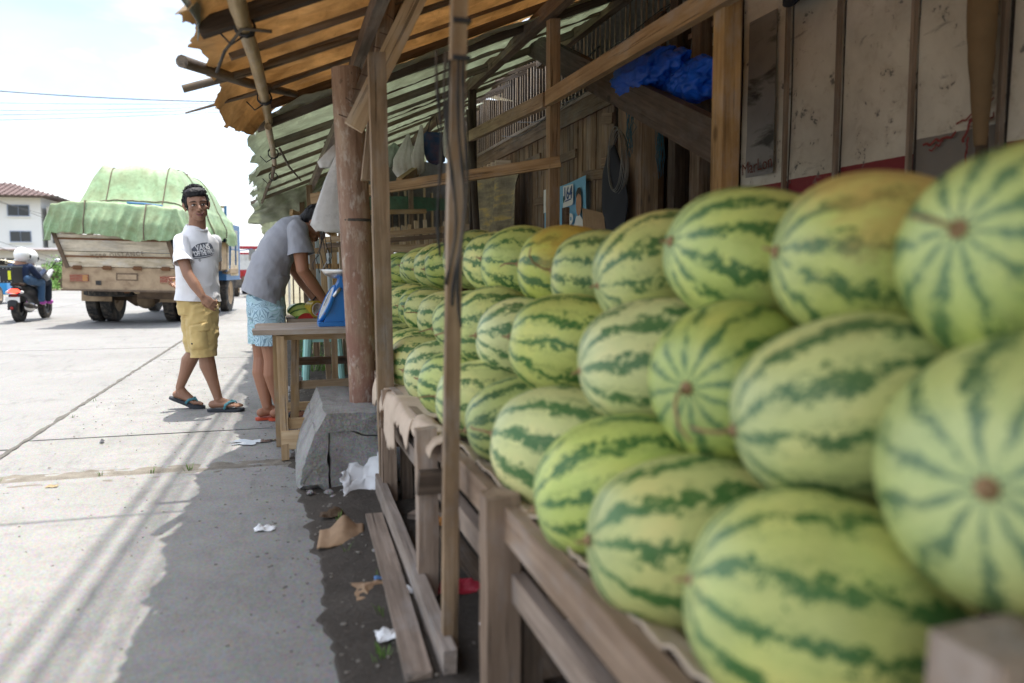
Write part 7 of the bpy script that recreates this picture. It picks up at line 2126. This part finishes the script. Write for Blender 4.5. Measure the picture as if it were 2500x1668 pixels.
# ---- house, kiosks, fence and bushes across the road ------------------------------
m, nt, b = new_mat('white_wall_paint', .7, .2)
v = tco(nt, seed=False); setc(nt, b, mixc(nt, nzn(nt, v, .6, 6, .6), (.70, .72, .74), (.80, .81, .82))); MAT['house_white'] = m
hs = thing('house', 'white three-storey house with a red-brown tiled hip roof', 'house', (-30, 94, 0))
def hb2(nm, c, s, mat, par=None): return MB().box(c, s).build(nm, mat, par or hs)
hb2('wall', (-30.4, 95, 3.9), (15.8, 10, 8.2), MAT['house_white'])
MAT['roof_tile'] = plain('red_brown_tile', (.115, .070, .064), .7, var=.25, scale=3)
rf = MB()
x0, x1, ya, yb, z0, z1 = -39.5, -20.6, 88.6, 101.4, 8.0, 9.75
rf.v += [V3(x0, ya, z0), V3(x1, ya, z0), V3(x1, yb, z0), V3(x0, yb, z0), V3(-33.0, 95, z1), V3(-26.4, 95, z1)]
rf.f += [[0, 1, 5, 4], [1, 2, 5], [2, 3, 4, 5], [3, 0, 4], [0, 3, 2, 1]]
roof_ = rf.build('roof', MAT['roof_tile'], hs)
for k in range(34):
    t = k/33; xx = x0 + (x1-x0)*t
    xt = max(-33.0, min(-26.4, xx)); tt = 1.0
    if xx < -33.0: tt = (xx-x0)/(-33.0-x0); 
    elif xx > -26.4: tt = (x1-xx)/(x1+26.4)
    if tt < .05: continue
    MB().tube([V3(xx, ya-.02, z0+.05), V3(xx, ya+(95-ya)*tt, z0+(z1-z0)*tt+.05)], .09, 6).build('tile_row', MAT['roof_tile'], roof_)
hb2('fascia', (-30.0, 88.62, 7.93), (19.0, .10, .22), MAT['lumber_dark'])
for (xa, za, w, h) in ((-25.45, 6.08, 1.95, 1.12), (-25.35, 3.55, 1.9, 1.1), (-29.8, 6.08, 1.95, 1.12), (-29.8, 3.55, 1.9, 1.1)):
    wd = hb2('window', (xa+w/2, 89.98, za+h/2), (w, .10, h), plain('window_frame_blue', (.25, .30, .40), .5))
    hb2('pane', (xa+w*.27, 89.92, za+h/2), (w*.44, .03, h*.86), MAT['glass'], wd); hb2('pane', (xa+w*.74, 89.92, za+h/2), (w*.44, .03, h*.86), MAT['glass'], wd)
    hb2('sill', (xa+w/2, 89.9, za-.06), (w+.2, .2, .08), MAT['house_white'], wd)
hb2('side_bay', (-21.2, 93, 3.6), (1.6, 6, 7.0), MAT['grey_paint'])
for z in (1.8, 3.9, 5.9): hb2('window', (-21.2, 89.95, z), (.7, .1, .9), MAT['glass'])
# low annex and kiosks along the far kerb
an_ = thing('annex', 'low white annex with a flat lean-to roof beside the house', 'building', (-15, 55, 0))
MB().box((-15.6, 56, .75), (6.5, 4, 2.9)).build('wall', MAT['house_white'], an_)
MB().box((-14.6, 53.6, 2.05), (5.2, 1.4, .07)).build('roof', plain('rusty_tin', (.35, .25, .20), .6), an_)
MB().box((-12.1, 53.95, 1.0), (1.2, .05, .9)).build('window', MAT['glass'], an_)
kk = thing('kiosk', 'small kiosk with a dark signboard and pale awning across the road', 'kiosk', (-13, 44, 0))
MB().box((-13.6, 45, .55), (2.6, 1.6, 1.3)).build('wall', plain('kiosk_cream', (.55, .50, .42), .7), kk)
sg = MB().box((-13.1, 43.9, 1.30), (2.6, .06, .34)).build('signboard', MAT['black_plastic'], kk)
place_text('b', .34, Matrix.Translation((-12.55, 43.86, 1.31)) @ Matrix.Rotation(R(90), 4, 'X'), MAT['white_ink'], sg, bold=.01)
place_text('ss-sr', .17, Matrix.Translation((-12.15, 43.86, 1.27)) @ Matrix.Rotation(R(90), 4, 'X'), MAT['white_ink'], sg, bold=.006)
MB().grid(lambda u, v_: (-14.4+2.9*u, 43.9-.9*v_, 1.56-.30*v_*0 + (.08 - .42*u)*1), 6, 3).build('awning', plain('awning_cream', (.66, .60, .45), .7), kk)
k2 = thing('lean_to', 'low shed with a sloping cream awning behind the scooter', 'shed', (-11, 44, 0))
MB().grid(lambda u, v_: (-12.1+2.1*u, 43.5-1.2*v_, 1.35-.55*u-.05*v_), 6, 3).build('awning', plain('awning_cream_b', (.66, .58, .40), .7), k2)
MB().box((-11.1, 44.3, .45), (1.9, 1.2, .9)).build('wall', plain('shed_brown', (.22, .17, .13), .8), k2)
fn_ = thing('plank_fence', 'grey upright plank fence along the far side of the road', 'fence', (-10.6, 46, 0))
rf_ = random.Random(31)
for k in range(40):
    y = 39+k*.42
    beam('plank', (-10.35-.012*k, y, 0), (-10.35-.012*k, y, rf_.uniform(.95, 1.2)), .36, .03, MAT['lumber_grey'], fn_, up=(1, 0, 0), secs=2, r=rf_)
for k in range(8):
    beam('plank', (-10.4-.3*k, 43.0, 0), (-10.4-.3*k, 43.0, rf_.uniform(.85, 1.05)), .26, .03, MAT['lumber_old'], fn_, up=(0, 1, 0), secs=2, r=rf_)
MAT['leaf'] = plain('bush_leaves', (.10, .22, .03), .6, var=.5, scale=2)
def bush(c, r_, n, lab, seed, trunk=True):
    t = thing('bush', lab, 'bush', (c[0], c[1], 0))
    rb_ = random.Random(seed); mb = MB()
    for i in range(n):
        d = Vector((rb_.gauss(0, .45), rb_.gauss(0, .45), rb_.gauss(0, .42)))
        if d.length > 1.25: continue
        p = Vector(c) + Vector((d.x*r_[0], d.y*r_[1], d.z*r_[2]))
        a = Vector((rb_.uniform(-1, 1), rb_.uniform(-1, 1), rb_.uniform(-.4, 1))).normalized(); s_ = rb_.uniform(.06, .13)
        q = a.orthogonal().normalized()*s_*.4
        b0 = len(mb.v); mb.v += [p, p+a*s_*.5+q, p+a*s_, p+a*s_*.5-q]; mb.f.append([b0, b0+1, b0+2, b0+3])
    mb.build('crown', MAT['leaf'], t)
    MB().tube([Vector((c[0], c[1], 0)), Vector((c[0]+.05, c[1], c[2]))], [.04, .02], 6).build('stem', MAT['bark'], t)
bush((-9.75, 41, .95), (.5, .5, .55), 700, 'bright green bush standing behind the truck\'s left corner', 3)
bush((-9.9, 40, .22), (.55, .5, .30), 500, 'low green weed clump on the far roadside', 5)
bush((-11.5, 62, 1.2), (1.2, 1.2, 1.0), 600, 'round bush beyond the far plank fence', 7)
# blue tricycle cut by the picture's edge
tc_ = thing('tricycle', 'blue sidecar tricycle parked across the road at the picture\'s edge', 'tricycle', (-7.7, 25, 0))
MB().prism([(0, .25), (0, .75), (.2, .95), (1.2, .95), (1.25, .3)], Matrix.Translation((-7.35, 25.6, 0)) @ Matrix.Rotation(R(90), 4, 'Z') @ Matrix.Rotation(R(90), 4, 'X'), -1.0).build('sidecar', plain('sky_blue_paint', (.03, .25, .55), .35), tc_)
wheel(tc_, Matrix.Translation((-7.45, 25.2, .24)), .24, .1, 16)
wheel(tc_, Matrix.Translation((-8.3, 25.9, .24)), .24, .1, 16)
tag(MB().box((.02, 20.0, 2.25), (.62, .05, .55)).build('signboard', plain('sign_frame_grey', (.45, .45, .45), .6), None), 'small grey signboard on the next stall beyond the bent man', 'sign')
tag(MB().tube([(.25, 20, 0), (.25, 20, 2.2)], .03, 8).build('sign_post', MAT['steel'], None), 'steel post carrying the grey signboard', 'post')

# ---- overhead wires ------------------------------------------------------------
MAT['cable'] = plain('black_cable', (.05, .05, .055), .6)
def wire(a, b_, sagv, r_, lab, grp='overhead wires', n=18):
    a, b_ = Vector(a), Vector(b_)
    pts = [a.lerp(b_, i/n) + Vector((0, 0, -sagv*4*(i/n)*(1-i/n))) for i in range(n+1)]
    return tag(MB().tube(pts, r_, 6).build('overhead_wire', MAT['cable'], None, True), lab, 'wire', grp)
wire((-12, 30, 6.85), (3, 30.5, 7.15), .28, .017, 'thickest dark wire crossing the sky, topmost of its run')
for i, (za, zb) in enumerate(((6.22, 6.98), (5.92, 6.95), (5.75, 6.92), (5.55, 6.88))):
    wire((-12, 30, za), (2, 30.5+i*.1, zb+.1), .12, .008, ['upper thin wire just under the thick sky wire', 'second thin wire down in the fan across the sky', 'third thin wire down in the fan across the sky', 'lowest thin wire in the fan across the sky'][i])
for i, (a, b_) in enumerate((((-14, 40, 2.75), (-8.4, 40, .85)), ((-14, 40, 3.0), (-8.4, 41, 1.05)), ((-14, 42, 4.6), (-8.5, 42, 3.0)), ((-14, 42, 4.9), (-8.5, 42, 2.6)), ((-14, 44, 5.4), (-8, 44, 3.9)))):
    wire(a, b_, .08, .016 if i == 0 else .009, ['thickest wire sloping down before the white house', 'lowest thin wire sloping before the white house', 'middle wire crossing before the house windows', 'steeper wire crossing before the house windows', 'topmost wire sloping before the white house'][i])
for i in range(6):
    wire((-3.2, 38+i, 1.9+.52*i), (3.5, 39+i, 3.1+.45*i), .1, .009, f'thin sky wire right of the truck, {ORD[i]} from the bottom')
# cable bundle along the pavement, high above the picture: it throws the soft striped shadow
for i, (dx, r_) in enumerate(((0, .026), (-.10, .020), (.085, .018), (.17, .012), (.22, .010))):
    wire((-.70+dx, -8, 6.9+.1*i), (1.03+dx*.7, 26, 7.1+.1*i), .3, r_, f'{ORD[i]} cable of the bundle strung high along the pavement', 'cables along the pavement', 26)
wire((-14, 4.28, 4.45), (2.2, 4.12, 3.95), .05, .011, 'single service wire crossing high over the pavement to the stall')
